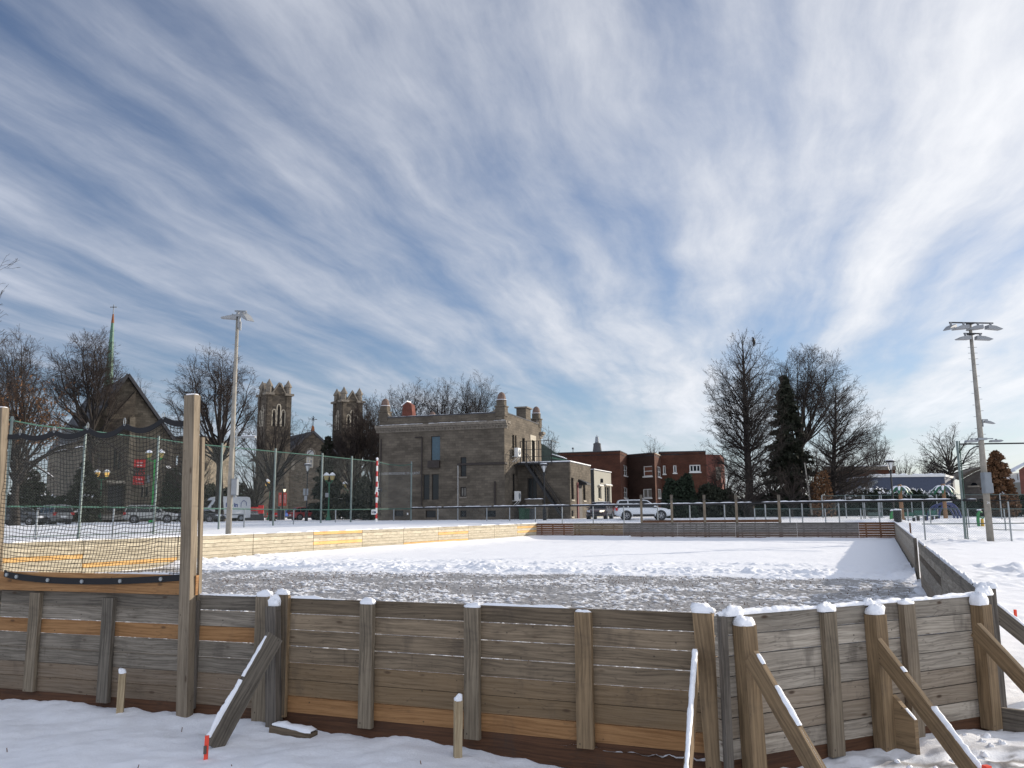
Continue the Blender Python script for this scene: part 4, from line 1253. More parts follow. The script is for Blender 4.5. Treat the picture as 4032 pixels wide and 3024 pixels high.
    mb = MB(); mb.obox((*c, zp+.5), (*(ex*.55), 0), (*(ey*.9), 0), (0, 0, 1.0), grain=False); ch = mb.build('chimney', STONE, rt)
    mb = MB(); mb.obox((*c, zp+1.57), (*(ex*.72), 0), (*(ey*1.08), 0), (0, 0, .07), grain=False); mb.obox((*c, zp+1.68), (*(ex*.3), 0), (*(ey*.4), 0), (0, 0, .035), grain=False); mb.build('chimney_cap', TRIM, ch)
    c = fl+ex*2.0+ey*2.4
    zq = F.z(1530, 1576)
    mb = MB(); mb.extrude([(-.75, zp-.8), (.9, zp-.8), (.62, zp+.5), (.5, zq-.25), (0, zq+.1), (-.5, zq-.25)], (*c, 0), (*ex, 0), (0, 0, 1), (*(ey*.9), 0)); gb = mb.build('red_gable_chimney', BRICKR, rt)
    mb = MB(); mb.extrude([(-.66, zq-.36), (0, zq+.105), (0, zq+.22), (-.72, zq-.26)], (*(c-ey*.05), 0), (*ex, 0), (0, 0, 1), (*(ey*1.0), 0)); mb.build('snow', SNOW, gb)
    # windows
    F.window(rt, holes[0], GLASSB, DARKM, fw=.05, sill=None)
    mb = MB(); a, b, c_, d = holes[0]; F.slab(mb, a-.25, b+.02, c_-.75, c_-.01, -.05, .3); ac = mb.build('air_conditioner', DARKM, rt)
    F.window(rt, holes[1], GLASS, DARKM, fw=.05, rows=2); F.window(rt, holes[2], GLASS, DARKM, fw=.05)
    F.window(rt, holes[3], GLASS, DARKM, fw=.05, sill=TRIM); F.window(rt, holes[4], BLIND, DARKM, cols=2, fw=.10, sill=TRIM)
    for h in holes[5:]: F.window(rt, h, GLASS, DARKM, fw=.05)
    for i, h in enumerate(sh): S.window(rt, h, GLASS, DARKM, fw=.06)
    a, b, c_, d = sh[3]
    mb = MB()
    S.slab(mb, a-.45, b+.45, d+.003, d+.55, -.05, .03); S.slab(mb, a-.28, a-.003, c_, d, -.05, .03); S.slab(mb, b+.003, b+.28, c_, d, -.05, .03); mb.build('pale_surround', TRIML, rt)
    # drain pipes
    for px, y0, y1, w in ((1662, 1722, 1992, .13), (1950, 1895, 1992, .16)):
        mb = MB(); mb.tube([F.p(F.u(px, 1900), F.z(px, y0), .10), F.p(F.u(px, 1900), F.z(px, y1), .10)], w/2, 8)
        if y0 < 1800: mb.tube([F.p(F.u(1636, 1722), F.z(px, y0), .10), F.p(F.u(px, 1722)+.06, F.z(px, y0), .10)], w/2, 8)
        mb.build('drain_pipe', DARKM, rt)
    mb = MB(); mb.tube([F.p(F.u(1804, 1900), F.z(1804, 1832), .05), F.p(F.u(1804, 1900), F.z(1804, 2000), .05)], .025, 6); mb.build('white_conduit', WHITEP, rt)
    mb = MB(); mb.tube([F.p(.25, F.z(1486, 1730), .08), F.p(.25, zb+1, .08)], .07, 6); mb.build('drain_pipe', DARKM, rt)
    # lettering and a small sign
    u0 = F.u(1494, 1866); u1 = F.u(1654, 1861)
    text_part('lettering', 'CENTRE PROFESSIONNEL ST-LAURENT', .36, F.p(u0, F.z(1575, 1869), .02), (*F.d, 0), (0, 0, 1), LETTER, rt, depth=.015, width=u1-u0)
    mb = MB(); F.slab(mb, F.u(1487, 1930), F.u(1503, 1930), F.z(1495, 1936), F.z(1495, 1921), .01, .05); sg = mb.build('small_blue_sign', NAVY, rt)
    mb = MB(); F.slab(mb, F.u(1489, 1930), F.u(1501, 1930), F.z(1495, 1928.5), F.z(1495, 1927), .051, .056); mb.build('white_rule', WHITE, sg)
    mb = MB(); F.slab(mb, F.u(1603, 2023), F.u(1608, 2023), F.z(1605, 2027), F.z(1605, 2019), .01, .04); mb.build('notice_plate', WHITEP, rt)
    # wall-hung cooling units
    for px0, py0, px1, py1 in ((2013, 1766, 2037, 1799), (2013, 1935, 2040, 1972)):
        a, b, c_, d = S.rect(px0+3, py0, px1, py1); a = max(a, .35)
        b = a+.95; d = c_+.8 if d-c_ < .7 else d
        mb = MB(); S.slab(mb, a, b, c_, d, .25, .65); u_ = mb.build('cooling_unit', WHITEP, rt)
        mb = MB(); q = S.p((a+b)/2, (c_+d)/2, .655); mb.cyl(q, q+np.array([*S.n*.02, 0]), .30, .30, 16); mb.build('fan_grille', GREYM, u_)
        mb = MB(); mb.beam(S.p(a+.1, c_-.02, .0), S.p(a+.1, c_-.02, .65), .05, .05); mb.beam(S.p(b-.1, c_-.02, .0), S.p(b-.1, c_-.02, .65), .05, .05); mb.beam(S.p(a+.1, c_-.55, .03), S.p(a+.1, c_-.04, .6), .05, .05); mb.beam(S.p(b-.1, c_-.55, .03), S.p(b-.1, c_-.04, .6), .05, .05)
        mb.build('bracket', WHITEP, u_)
    # lower wing on the right
    W0 = R0+ey*4.2; t_ = 5.55
    W1 = W0+ex*t_; W2 = W1+ey*9.5; W3 = W0+ey*9.5
    A = Facade(W0, W1); B = Facade(W1, W2); D = Facade(W2, W3)
    zt = A.z(2200, 1822)
    ah = [A.rect(2077, 1882, 2114, 1965), A.rect(2098, 2010, 2125, 2040)]
    bh = [B.rect(2249, 1882, 2259, 1967), B.rect(2296, 1895, 2305, 1970), B.rect(2250, 2010, 2258, 2034)]
    mb = MB(); A.wall(mb, zb, zt, ah); B.wall(mb, zb, zt, bh); D.wall(mb, zb, zt); mb.build('wing_wall', STONE, rt)
    mb = MB(); mb.prism([W0+ex*.02, W1, W2, W3+ex*.02], zt, zt+.1); wr = mb.build('wing_roof', TAR, rt)
    mb = MB(); mb.prism([W0+ex*.1+ey*.1, W1-ex*-.06+ey*-.05, W2+ex*.06, W3+ex*.1], zt+.104, zt+.2); mb.build('snow', SNOW, wr)
    A.window(rt, ah[0], GLASS, DARKM, cols=2, fw=.08, sill=TRIM); A.window(rt, ah[1], GLASS, DARKM)
    for h in bh: B.window(rt, h, GLASS, DARKM, fw=.05, sill=TRIML)
    a, b, c_, d = B.rect(2277, 1888, 2294, 1910)
    mb = MB(); mb.extrude([(0, c_), (.9, c_), (.9, c_+.18), (0, d)], B.p(a, 0, .003), (*B.n, 0), (0, 0, 1), (*(B.d*(b-a)), 0)); aw = mb.build('door_awning', BLACK, rt)
    a, b, c_, d = B.rect(2279, 1910, 2291, 1990)
    mb = MB(); B.slab(mb, a, b, zb, d, -.02, .04); mb.build('door', DARKM, rt)
    a, b, c_, d = B.rect(2271, 1900, 2275, 1990)
    mb = MB(); B.slab(mb, a, b, zb, d, .003, .12); mb.build('red_drain', RED2, rt)
    # fire escape: platform rail on the wing roof, stair down along the front
    mb = MB(); zr = A.z(2100, 1737)
    posts = [A.u(px, 1780) for px in (2050, 2074, 2123, 2172)]
    for u in posts: mb.beam(A.p(u, zt-.1, .12), A.p(u, zr, .12), .09, .09, grain=False)
    for zz in (zr, (zr*.62+zt*.38), (zr*.3+zt*.7)): mb.beam(A.p(posts[0]-.5 if zz < zr-.1 else posts[0], zz, .12), A.p(posts[-1], zz, .12), .05, .05, grain=False)
    mb.beam(A.p(posts[0]-.6, zt-.02, .12), A.p(posts[0]-.6, zt+1.5, .12), .06, .06, grain=False)
    mb.beam(A.p(posts[-1], zr, .12), A.p(posts[-1], zr, -3), .05, .05, grain=False)
    fe = mb.build('roof_railing', BLACK, rt)
    mb = MB(); s0 = A.p(A.u(2080, 1830), zt, .35); s1 = A.p(A.u(2222, 2000), zb+.9, .35)
    off = np.array([*A.n*.8, 0])
    for o_ in (0*off, off): mb.beam(s0+o_, s1+o_, .25, .05, grain=False); mb.beam(s0+o_+np.array([0, 0, 1.0]), s1+o_+np.array([0, 0, 1.0]), .05, .05, grain=False)
    for k in range(19):
        q = s0+(s1-s0)*(k+.5)/19; mb.obox(q+off/2, (*(A.d*.13), 0), off*.5, (0, 0, .02), grain=False)
        if k % 2 == 0: mb.beam(q+off, q+off+np.array([0, 0, 1.0]), .03, .03, grain=False)
    mb.build('fire_stair', BLACK, rt)
    mb = MB(); A.slab(mb, A.u(2042, 1830), A.u(2160, 1830), zt-.16, zt-.05, .0, 1.2); mb.build('landing', BLACK, rt)
    # stoop with snow on its wall
    mb = MB(); A.slab(mb, A.u(2085, 2000), A.u(2150, 2000), zb, A.z(2110, 1966), 1.2, 1.45); A.slab(mb, A.u(2150, 2000), A.u(2172, 2000), zb, A.z(2160, 1984), 1.2, 1.45); so_ = mb.build('stoop_wall', STONE, rt)
    mb = MB(); snow_strip(mb, A.p(A.u(2082, 1966), A.z(2110, 1966), 1.32), A.p(A.u(2152, 1966), A.z(2110, 1966), 1.32), .3, .1, 3, step=.15); mb.build('snow', SNOW, so_, smooth=True)
    # green metal roof of the porch behind the wing
    dg = W3[1]+1.5
    q0, q1 = at(2125, 1742, dg), at(2232, 1803, dg); zlo = at(2232, 1818, dg)[2]; zf = at(2232, 1809, dg)[2]
    mb = MB(); mb.extrude([(0, zlo-.2), (q1[0]-q0[0], zlo-.2), (q1[0]-q0[0], zf), (0, q0[2])], (q0[0], dg, 0), (1, 0, 0), (0, 0, 1), (0, 4, 0)); gp = mb.build('porch_roof', TARG, rt)
    mb = MB(); mb.beam((q0[0]+1.2, dg-.06, (zlo+zf)/2+.35), (q1[0]+.05, dg-.06, (zlo+zf)/2), (zf-zlo)*.6, .1, grain=False); mb.build('green_fascia', COPPER, gp)
    mb = MB(); snow_strip(mb, (q0[0]+1.3, dg, zf+.62), (q1[0], dg, zf+.03), .5, .16, 8, step=.15); mb.build('snow', SNOW, gp, smooth=True)
    return rt
TARG = plain('grey_green_roof', (.06, .085, .075), .8)
LETTER = plain('pale_metal_lettering', (.35, .35, .34), .5)
NAVY = plain('navy_sign', (.012, .018, .06), .5)
RED2 = plain('dark_red_metal', (.12, .02, .02), .5)
stone_building()

# --- small grey stucco building and the brick flats beside it
def stucco_building():
    A0 = at(2318, 2000, 100.5); A1 = at(2342, 2000, 99.5); A2 = at(2409, 2000, 108)
    F = Facade(A0, A1); S = Facade(A1, A2)
    zt = S.z(2360, 1856); zb = gz(A1[0], A1[1])-.5
    rt = thing('stucco_house', 'small grey stucco building with a flat snowy roof between stone wing and brick flats', 'building', (A1[0], A1[1], zb), 0)
    sh = [S.rect(2356, 1916, 2368, 1965), S.rect(2381, 1914, 2403, 1990)]
    mb = MB(); F.wall(mb, zb, zt); mb.build('front_wall', STUCCOD, rt)
    mb = MB(); S.wall(mb, zb, zt, sh); mb.build('wall', STUCCO, rt)
    B0 = A0[:2]+(A2-A1)[:2]
    mb = MB(); mb.prism([A0[:2], A1[:2], A2[:2], B0], zt+.003, zt+.12); rf = mb.build('roof', TAR, rt)
    mb = MB(); mb.prism([A0[:2], A1[:2]+[.05, -.05], A2[:2]+[.1, 0], B0], zt+.123, zt+.2); mb.build('snow', SNOW, rf)
    S.window(rt, sh[0], GLASS, TRIML, fw=.12, sill=TRIML); S.window(rt, sh[1], GLASS, TRIML, cols=2, fw=.14, name='patio_door')
    for h in sh:
        mb = MB(); snow_strip(mb, S.p(h[0]-.2, h[3]+.12, .15), S.p(h[1]+.2, h[3]+.12, .15), .3, .12, 3, step=.1); mb.build('snow', SNOW, rt, smooth=True)
        mb = MB(); S.slab(mb, h[0]-.2, h[1]+.2, h[3]+.003, h[3]+.12, .003, .3); mb.build('lintel', TRIML, rt)
    q = S.p(S.u(2366, 1893), S.z(2366, 1893), .15)
    mb = MB(); mb.obox(q, (.12, 0, 0), (0, .12, 0), (0, 0, .25), grain=False); mb.build('wall_lamp', BLACK, rt)
stucco_building()

def brick_flats():
    """long brick block, stepping back to the right"""
    d0 = 112.0
    P = [at(2130, 1990, 116), at(2447, 1990, d0), at(2475, 1990, d0+6.5), at(2583, 1990, d0+2.2), at(2609, 1990, d0+9)]
    zb = gz(P[1][0], P[1][1])-.8
    rt = thing('brick_flats', 'long dark brown brick flats with flat roof and white windows behind the white car', 'building', (P[1][0], P[1][1], zb), 0)
    fs = [Facade(P[i], P[i+1]) for i in range(4)]
    zt = [fs[0].z(2440, 1777), fs[1].z(2460, 1781), fs[2].z(2575, 1784), fs[3].z(2596, 1788)]
    h1 = [fs[1].rect(2456, 1832, 2471, 1873), fs[1].rect(2457, 1919, 2472, 1960)]
    h2 = [fs[2].rect(2533, 1835, 2568, 1875), fs[2].rect(2531, 1925, 2566, 1960)]
    h3 = [fs[3].rect(2590, 1837, 2603, 1878), fs[3].rect(2591, 1925, 2606, 1961)]
    ztop = zt[0]
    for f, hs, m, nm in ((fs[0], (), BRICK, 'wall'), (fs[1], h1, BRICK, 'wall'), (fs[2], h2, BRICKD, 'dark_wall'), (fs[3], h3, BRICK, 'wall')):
        mb = MB(); f.wall(mb, zb, ztop if f in fs[:2] else zt[2], hs); mb.build(nm, m, rt)
        mb = MB(); f.slab(mb, 0, f.L, (ztop if f in fs[:2] else zt[2])+.003, (ztop if f in fs[:2] else zt[2])+.12, -.3, .05); mb.build('coping', TAR if f is not fs[3] else TRIML, rt)
    fs[1].window(rt, h1[0], GLASS, WHITEP, cols=2, rows=2, fw=.12, sill=WHITEP); fs[1].window(rt, h1[1], GLASS, WHITEP, cols=2, rows=2, fw=.12, sill=WHITEP)
    fs[2].window(rt, h2[0], BRICKW, WHITEP, rows=2, fw=.12, sill=WHITEP); fs[2].window(rt, h2[1], BLIND, WHITEP, cols=2, fw=.12, sill=WHITEP)
    fs[3].window(rt, h3[0], GLASS, WHITEP, cols=2, rows=2, fw=.12, sill=WHITEP); fs[3].window(rt, h3[1], BLIND, WHITEP, cols=2, fw=.12, sill=WHITEP)
    # rear range
    Q = [at(2600, 1990, d0+9.2), at(2788, 1990, d0+8), at(2844, 1990, d0+9), at(2860, 1990, d0+15)]
    g = [Facade(Q[i], Q[i+1]) for i in range(3)]
    h4 = [g[0].rect(2611, 1833, 2621, 1866), g[0].rect(2651, 1832, 2664, 1862), g[0].rect(2715, 1830, 2758, 1858)]
    z4 = g[0].z(2700, 1780); z5 = g[1].z(2815, 1790)
    mb = MB(); g[0].wall(mb, zb, z4, h4); mb.build('rear_wall', BRICK, rt)
    mb = MB(); g[0].slab(mb, 0, g[0].L, z4+.003, z4+.15, -.3, .05); mb.build('coping', TAR, rt)
    mb = MB(); g[1].wall(mb, zb, z5); g[2].wall(mb, zb, z5); mb.build('red_end_wall', BRICKR, rt)
    g[0].window(rt, h4[0], GLASS, WHITEP, fw=.12, sill=WHITEP); g[0].window(rt, h4[1], GLASS, WHITEP, fw=.14, sill=WHITEP); g[0].window(rt, h4[2], GLASS, WHITEP, cols=3, fw=.14, sill=WHITEP)
    a, b, c, d = g[1].rect(2818, 1838, 2838, 1890); mb = MB(); g[1].slab(mb, a, b, c, d, .003, .08); mb.build('side_door', TRIM, rt)
    roof = [P[0][:2], P[1][:2], P[2][:2], P[3][:2], P[4][:2], P[4][:2]+[6, 14], P[0][:2]+[0, 18]]
    mb = MB(); mb.prism(roof[:5]+[Q[0][:2]+np.array([0, 14.]), P[0][:2]+np.array([0, 14.])], zt[2]-.35, zt[2]-.2); mb.build('roof', TAR, rt)
    mb = MB(); mb.prism([Q[0][:2], Q[1][:2], Q[1][:2]+[1, 12], Q[0][:2]+[1, 12]], z4-.4, z4-.2); mb.build('rear_roof', TAR, rt)
    q = at(2256, 1768, 117); mb = MB(); mb.cyl((q[0], q[1], q[2]-.8), q, .06, .05, 6); mb.lathe((q[0], q[1], q[2]), [(.02, -.1), (.16, 0), (.16, .15), (.02, .25)], 8); mb.build('roof_vent', GREYM, rt)
BRICKW = plain('boarded_window', (.15, .06, .035), .8)
brick_flats()

def spire_far():
    b = at(2352, 1790, 235); t = thing('far_steeple', 'small dark church steeple showing above the long brick flats', 'steeple', (b[0], b[1], gz(b[0], b[1])), 0)
    z0 = b[2]; z1 = at(2352, 1747, 235)[2]; z2 = at(2352, 1712, 235)[2]
    mb = MB(); mb.lathe((b[0], b[1], 0), [(1.9, t.location.z-1), (1.9, z0-5), (1.55, z0-1), (1.05, z1-.5), (1.1, z1), (.5, z1+.3)], 8); mb.build('tower', TAR, t)
    mb = MB(); mb.lathe((b[0], b[1], 0), [(.6, z1+.3), (.42, z1+2), (.1, z2-1.2)], 8); mb.cyl((b[0], b[1], z2-1.2), (b[0], b[1], z2), .09, n=5); mb.beam((b[0]-.45, b[1], z2-.6), (b[0]+.45, b[1], z2-.6), .12, .12); mb.build('spirelet', GREYM, t)
spire_far()

# --- church on the left: stone gable and green spire
def church_left():
    d = 104.0
    A0 = at(316, 1990, 97.0); fd = np.array([.80, .60]); A1 = np.array([*online(664, 1990, A0[:2], A0[:2]+fd), 0])
    F = Facade(A0, A1); zb = gz(A0[0]+5, d)-.5
    rt = thing('gabled_church', 'stone gabled church with slim green copper spire, behind the net at left', 'church', (A0[0], A0[1], zb), 0)
    ze = F.z(664, 1735); za = F.z(493, 1484); um = F.u(493, 1600)
    hs = [F.rect(441, 1842, 478, 1851), F.rect(420, 1904, 492, 2012), F.rect(448, 1770, 460, 1850), F.rect(466, 1770, 478, 1850), F.rect(555, 1915, 568, 1958), F.rect(572, 1915, 586, 1958)]
    hs = hs[1:]
    mb = MB(); F.wall(mb, zb, ze, hs, depth=.5); mb.face([F.p(0, ze), F.p(F.L, ze), F.p(um, za)])
    back = -F.n*27
    for (a, b) in ((A1[:2], A1[:2]+back), (A0[:2]+back, A0[:2])): Facade(a, b).wall(mb, zb, ze)
    mb.build('wall', STONE2, rt)
    # projecting centre bay left of the apex, with lit buttress edge
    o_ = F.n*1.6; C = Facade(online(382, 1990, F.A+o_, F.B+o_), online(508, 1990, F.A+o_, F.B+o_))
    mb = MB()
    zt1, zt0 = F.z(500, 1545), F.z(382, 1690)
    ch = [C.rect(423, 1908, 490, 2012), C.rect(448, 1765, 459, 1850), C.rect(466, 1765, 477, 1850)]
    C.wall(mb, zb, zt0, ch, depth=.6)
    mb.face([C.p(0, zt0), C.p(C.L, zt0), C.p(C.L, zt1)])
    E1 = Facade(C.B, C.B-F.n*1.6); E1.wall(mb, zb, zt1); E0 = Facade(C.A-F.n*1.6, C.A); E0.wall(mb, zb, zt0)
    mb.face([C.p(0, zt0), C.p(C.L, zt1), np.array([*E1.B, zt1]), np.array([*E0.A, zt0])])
    mb.build('porch_bay', STONE3, rt)  # darker stone, partly standing in for shade from the branches in front
    mb = MB(); mb.extrude([(0, 0), (.9, 0), (.9, ze-zb-1.5), (.25, ze-zb+2.5), (0, ze-zb+2.5)], (*(C.B-C.d*.55), zb), (*C.n, 0), (0, 0, 1), (*(C.d*.62), 0)); mb.build('buttress', STONE2, rt)
    mb = MB(); mb.extrude([(0, 0), (.7, 0), (.7, ze-zb-2), (0, ze-zb-.5)], (*(A1[:2]-F.d*.5), zb), (*F.n, 0), (0, 0, 1), (*(F.d*.6), 0)); mb.build('buttress', STONE2, rt)
    C.window(rt, ch[0], BLACK, DARKM, cols=2, fw=.12, name='door', depth=.5)
    for h in ch[1:]: C.window(rt, h, GLASS, DARKM, depth=.4)
    for h in hs[3:5]: F.window(rt, h, GLASS, TRIML, depth=.3)
    mb = MB(); a, b, c, e = C.rect(420, 1893, 494, 1903); C.slab(mb, a, b, c, e, .003, .25); lt = mb.build('door_lintel', TRIML, rt)
    mb = MB(); a, b, c, e = C.rect(398, 2013, 520, 2032); C.slab(mb, a, b, c-.4, c+.15, .003, 1.2); mb.build('steps', CONC, rt)
    # roof slopes with dark verges
    mb = MB()
    for (u, z) in ((F.L+.45, ze-.35), (-.45, ze-.35)):
        e0 = F.p(u, z, .5); e1 = F.p(um, za+.28, .5); bk = np.array([*back, 0])
        mb.face([e0, e1, e1+bk, e0+bk] if u > 0 else [e1, e0, e0+bk, e1+bk])
        mb.beam(e0, e1, .35, .3, grain=False)
    mb.build('roof', TAR, rt)
    # spire: green, eight-sided, with a copper-brown tip and a cross
    sd = d+6.5; sb = at(424, 1520, sd)
    z_top = at(432, 1237, sd)[2]; zsq = at(424, 1545, sd)[2]; z_mid = at(430, 1272, sd)[2]
    rb = 25*sd/3300
    mb = MB(); mb.lathe((sb[0]+.1, sb[1], 0), [(rb*1.0, za-7), (rb*1.05, zsq-1.5), (rb*.82, zsq), (rb*.62, zsq+2.4), (.20, z_mid)], 8); sp = mb.build('spire', COPPER, rt)
    mb = MB(); mb.lathe((sb[0]+.1, sb[1], 0), [(.21, z_mid), (.10, z_top)], 8); mb.build('spire_tip', RUST, sp)
    zx = at(432, 1200, sd)[2]
    mb = MB(); c = np.array([sb[0]+.1, sb[1], 0]); mb.beam(c+[0, 0, z_top-.05], c+[0, 0, zx], .10, .10); mb.beam(c+[-.46, 0, zx-.34], c+[.46, 0, zx-.34], .13, .1); mb.build('cross', GREYM, rt)
    # hanging banners on the facade
    bt = thing('gala_banner', 'red and black gala banner hung on the church wall right of the door', 'banner', (F.p(F.u(545, 1850), F.z(545, 1908))), 0)
    def flag(x0, y0, x1, y1, mat):
        a, b, c, e = F.rect(x0, y0, x1, y1); mb = MB(); F.slab(mb, a, b, c, e, .06, .09); return mb.build('panel', mat, bt), a, b, c, e
    ex = (*F.d, 0)
    p1, a, b, c, e = flag(525, 1808, 572, 1843, RED)
    text_part('writing', 'VANIER', (e-c)*.30, F.p(a+(b-a)*.22, c+(e-c)*.47, .095), ex, (0, 0, 1), WHITE, p1, .004, width=(b-a)*.6)
    mb = MB(); F.slab(mb, a+(b-a)*.30, a+(b-a)*.45, c+(e-c)*.24, c+(e-c)*.34, .091, .099); F.slab(mb, a+(b-a)*.54, a+(b-a)*.72, c+(e-c)*.24, c+(e-c)*.34, .091, .099); mb.build('white_rule', WHITE, p1)
    p2, a, b, c, e = flag(524, 1843, 570, 1875, BLACK)
    text_part('writing', '165', (e-c)*.95, F.p(a+(b-a)*.12, c+(e-c)*.14, .095), ex, (0, 0, 1), RED, p2, .004, width=(b-a)*.74)
    p3, a, b, c, e = flag(521, 1875, 568, 1908, RED)
    text_part('writing', 'GALA', (e-c)*.34, F.p(a+(b-a)*.27, c+(e-c)*.52, .095), ex, (0, 0, 1), WHITE, p3, .004, width=(b-a)*.56)
    mb = MB(); F.slab(mb, a+(b-a)*.12, b-(b-a)*.12, c+(e-c)*.14, c+(e-c)*.20, .091, .099); mb.build('white_rule', WHITE, p3)
    lo = F.rect(577, 1870, 590, 1902); mb = MB(); F.slab(mb, *lo, .05, .1); pl = mb.build('notice_board', GREYM, rt)
    # low annex running right, mostly behind trees
    N_ = Facade(at(640, 1990, d+9), at(800, 1990, d+8)); zn = N_.z(720, 1728)
    mb = MB(); N_.wall(mb, zb, zn, [N_.rect(690+k*28, 1795, 700+k*28, 1830) for k in range(4)]); Facade(N_.B, N_.B+np.array([0, 12.])).wall(mb, zb, zn); mb.build('annex_wall', STONE2, rt)
    mb = MB(); mb.prism([N_.A, N_.B, N_.B+[0, 12], N_.A+[0, 12]], zn, zn+.3); mb.build('annex_roof', TAR, rt)
church_left()

# --- church with two pinnacled towers
def towers_church():
    ang = R_(36); e1 = np.array([math.cos(ang), math.sin(ang)]); e2 = np.array([-math.sin(ang), math.cos(ang)])
    K1 = at(1037, 1990, 170)[:2]; K2 = at(1340, 1990, 179)[:2]
    zb = gz(*K1)-1
    rt = thing('twin_tower_church', 'fieldstone church with two square pinnacled towers behind bare trees', 'church', (*K1, zb), 0)
    for K, w, pyb, pyp, px_, nm in ((K1, 5.0, 1548, 1489, 1047, 0), (K2, 4.6, 1577, 1520, 1345, 1)):
        d = K[1]
        zt = at(px_, pyb, d)[2]; zp = at(px_, pyp, d)[2]
        c = K+e1*w/2+e2*w/2
        q = [K, K+e1*w, K+e1*w+e2*w, K+e2*w]
        fs = [Facade(q[i], q[(i+1) % 4]) for i in range(4)]
        lw = []
        hz0, hz1 = zt-w*1.35, zt-w*.42
        for f in fs:
            hl = []
            for k, (u, hh) in enumerate(((.30, .72), (.5, 1.0), (.70, .72))):
                hl.append((w*u-w*.055, w*u+w*.055, hz0, hz0+(hz1-hz0)*hh*.86))
            lw.append(hl)
        mb = MB()
        for f, hl in zip(fs, lw): f.wall(mb, zb, zt, hl, depth=.5)
        tw = mb.build('tower', STONE3, rt)
        mb = MB()
        for f, hl in zip(fs, lw):
            for a, b, z0, z1 in hl: f.slab(mb, a-.05, b+.05, z0, z1, -.56, -.45)
        mb.build('louvres', BLACK, tw)
        mb = MB()
        for f, hl in zip(fs[:1]+fs[3:], (lw[0], lw[3])):
            for a, b, z0, z1 in hl:
                m = (a+b)/2; r = (b-a)/2+.12
                pts = [f.p(a-.12, z0, .03)]+[f.p(m+r*math.cos(t), z1+r*1.5*math.sin(t), .03) for t in np.linspace(math.pi, 0, 9)]+[f.p(b+.12, z0, .03)]
                mb.tube(pts, .10, 5)
        mb.build('window_hoods', TRIML, tw)
        # corner buttresses, cornice, gables and pinnacles
        mb = MB()
        for f in fs:
            for u in (0, w-.95): f.slab(mb, u, u+.95, zb, zt-.2, .003, .22)
        mb.build('corner_strips', STONE3, tw)
        mb = MB()
        for s1, s2 in ((0, 0), (1, 0), (1, 1), (0, 1)):
            cc = K+e1*w*s1+e2*w*s2 + e1*(.4-.8*s1)+e2*(.4-.8*s2)
            mb.obox((*cc, zt-.05), (*(e1*.95), 0), (*(e2*.95), 0), (0, 0, .22), grain=False)
        mb.build('cornice', TRIM, tw)
        for f in fs:
            mb = MB()
            mb.extrude([(w*.18, zt-.3), (w*.82, zt-.3), (w*.5, zt+w*.44)], f.p(0, 0, 0), (*f.d, 0), (0, 0, 1), (*(-f.n*.4), 0)); g_ = mb.build('gable', STONE3, tw)
            mb = MB()
            mb.beam(f.p(w*.16, zt-.25, -.15), f.p(w*.5, zt+w*.48, -.15), .22, .6, grain=False); mb.beam(f.p(w*.84, zt-.25, -.15), f.p(w*.5, zt+w*.48, -.15), .22, .6, grain=False)
            mb.build('gable_coping', TRIM, g_)
        for s1, s2 in ((0, 0), (1, 0), (1, 1), (0, 1)):
            cc = K+e1*w*s1+e2*w*s2 + e1*(.45-.9*s1)+e2*(.45-.9*s2)
            H = zp-zt
            mb = MB(); mb.lathe((*cc, zt), [(.62, .1), (.60, H*.46), (.82, H*.50), (.80, H*.56), (.02, H)], 8); mb.build('pinnacle', TRIM, tw)
    # nave gable between the towers
    f = Facade(K1+e1*4.2+e2*.9, K2+e2*.7)
    za = at(1228, 1700, 174)[2]; ze = at(1290, 1785, 176)[2]; um = f.u(1228, 1800)
    ze0 = at(1128, 1792, 171)[2]
    hs = [f.rect(1206, 1790, 1236, 1842)]
    mb = MB(); f.wall(mb, zb, min(ze, ze0), hs, depth=.5); zl = min(ze, ze0); mb.face([f.p(0, zl), f.p(f.L, zl), f.p(um, za)]); mb.build('nave_wall', STONE3, rt)
    f.window(rt, hs[0], PALEGL, TRIML, cols=2, rows=3, fw=.25, depth=.35, name='great_window')
    a, b, c, e = hs[0]
    mb = MB(); m = (a+b)/2; r = (b-a)/2
    mb.extrude([(m+r*math.cos(t), e+r*1.25*math.sin(t)) for t in np.linspace(0, math.pi, 9)], f.p(0, 0, .02), (*f.d, 0), (0, 0, 1), (*(-f.n*.1), 0)); mb.build('window_arch', PALEGL, rt)
    mb = MB(); mb.tube([f.p(m+(r+.2)*math.cos(t), e+(r+.2)*1.25*math.sin(t), .05) for t in np.linspace(0, math.pi, 9)], .16, 5); mb.build('arch_hood', TRIM, rt)
    h2 = f.rect(1147, 1815, 1160, 1850); mb = MB(); f.slab(mb, *h2, .0, .06); mb.build('niche', TRIM, rt)
    mb = MB(); e2b = np.array([*(e2*22), 0])
    for u, z in ((-.3, zl-.2), (f.L+.3, zl-.2)):
        p0 = f.p(u, z, .35); p1 = f.p(um, za+.3, .35)
        mb.face([p0, p1, p1+e2b, p0+e2b] if u > 0 else [p1, p0, p0+e2b, p1+e2b])
        mb.beam(p0, p1, .4, .5, grain=False)
    mb.build('roof', TAR, rt)
    mb = MB(); cx = f.p(um, za+.3, .1); zc = at(1230, 1633, 174)[2]
    mb.lathe(cx, [(.45, -.2), (.3, .9), (.08, 1.3)], 8); mb.build('finial', RUST, rt)
    mb = MB(); mb.cyl(cx, (cx[0], cx[1], zc), .09, n=5); mb.beam((cx[0]-.9*e1[0], cx[1]-.9*e1[1], zc-.7), (cx[0]+.9*e1[0], cx[1]+.9*e1[1], zc-.7), .12, .12)
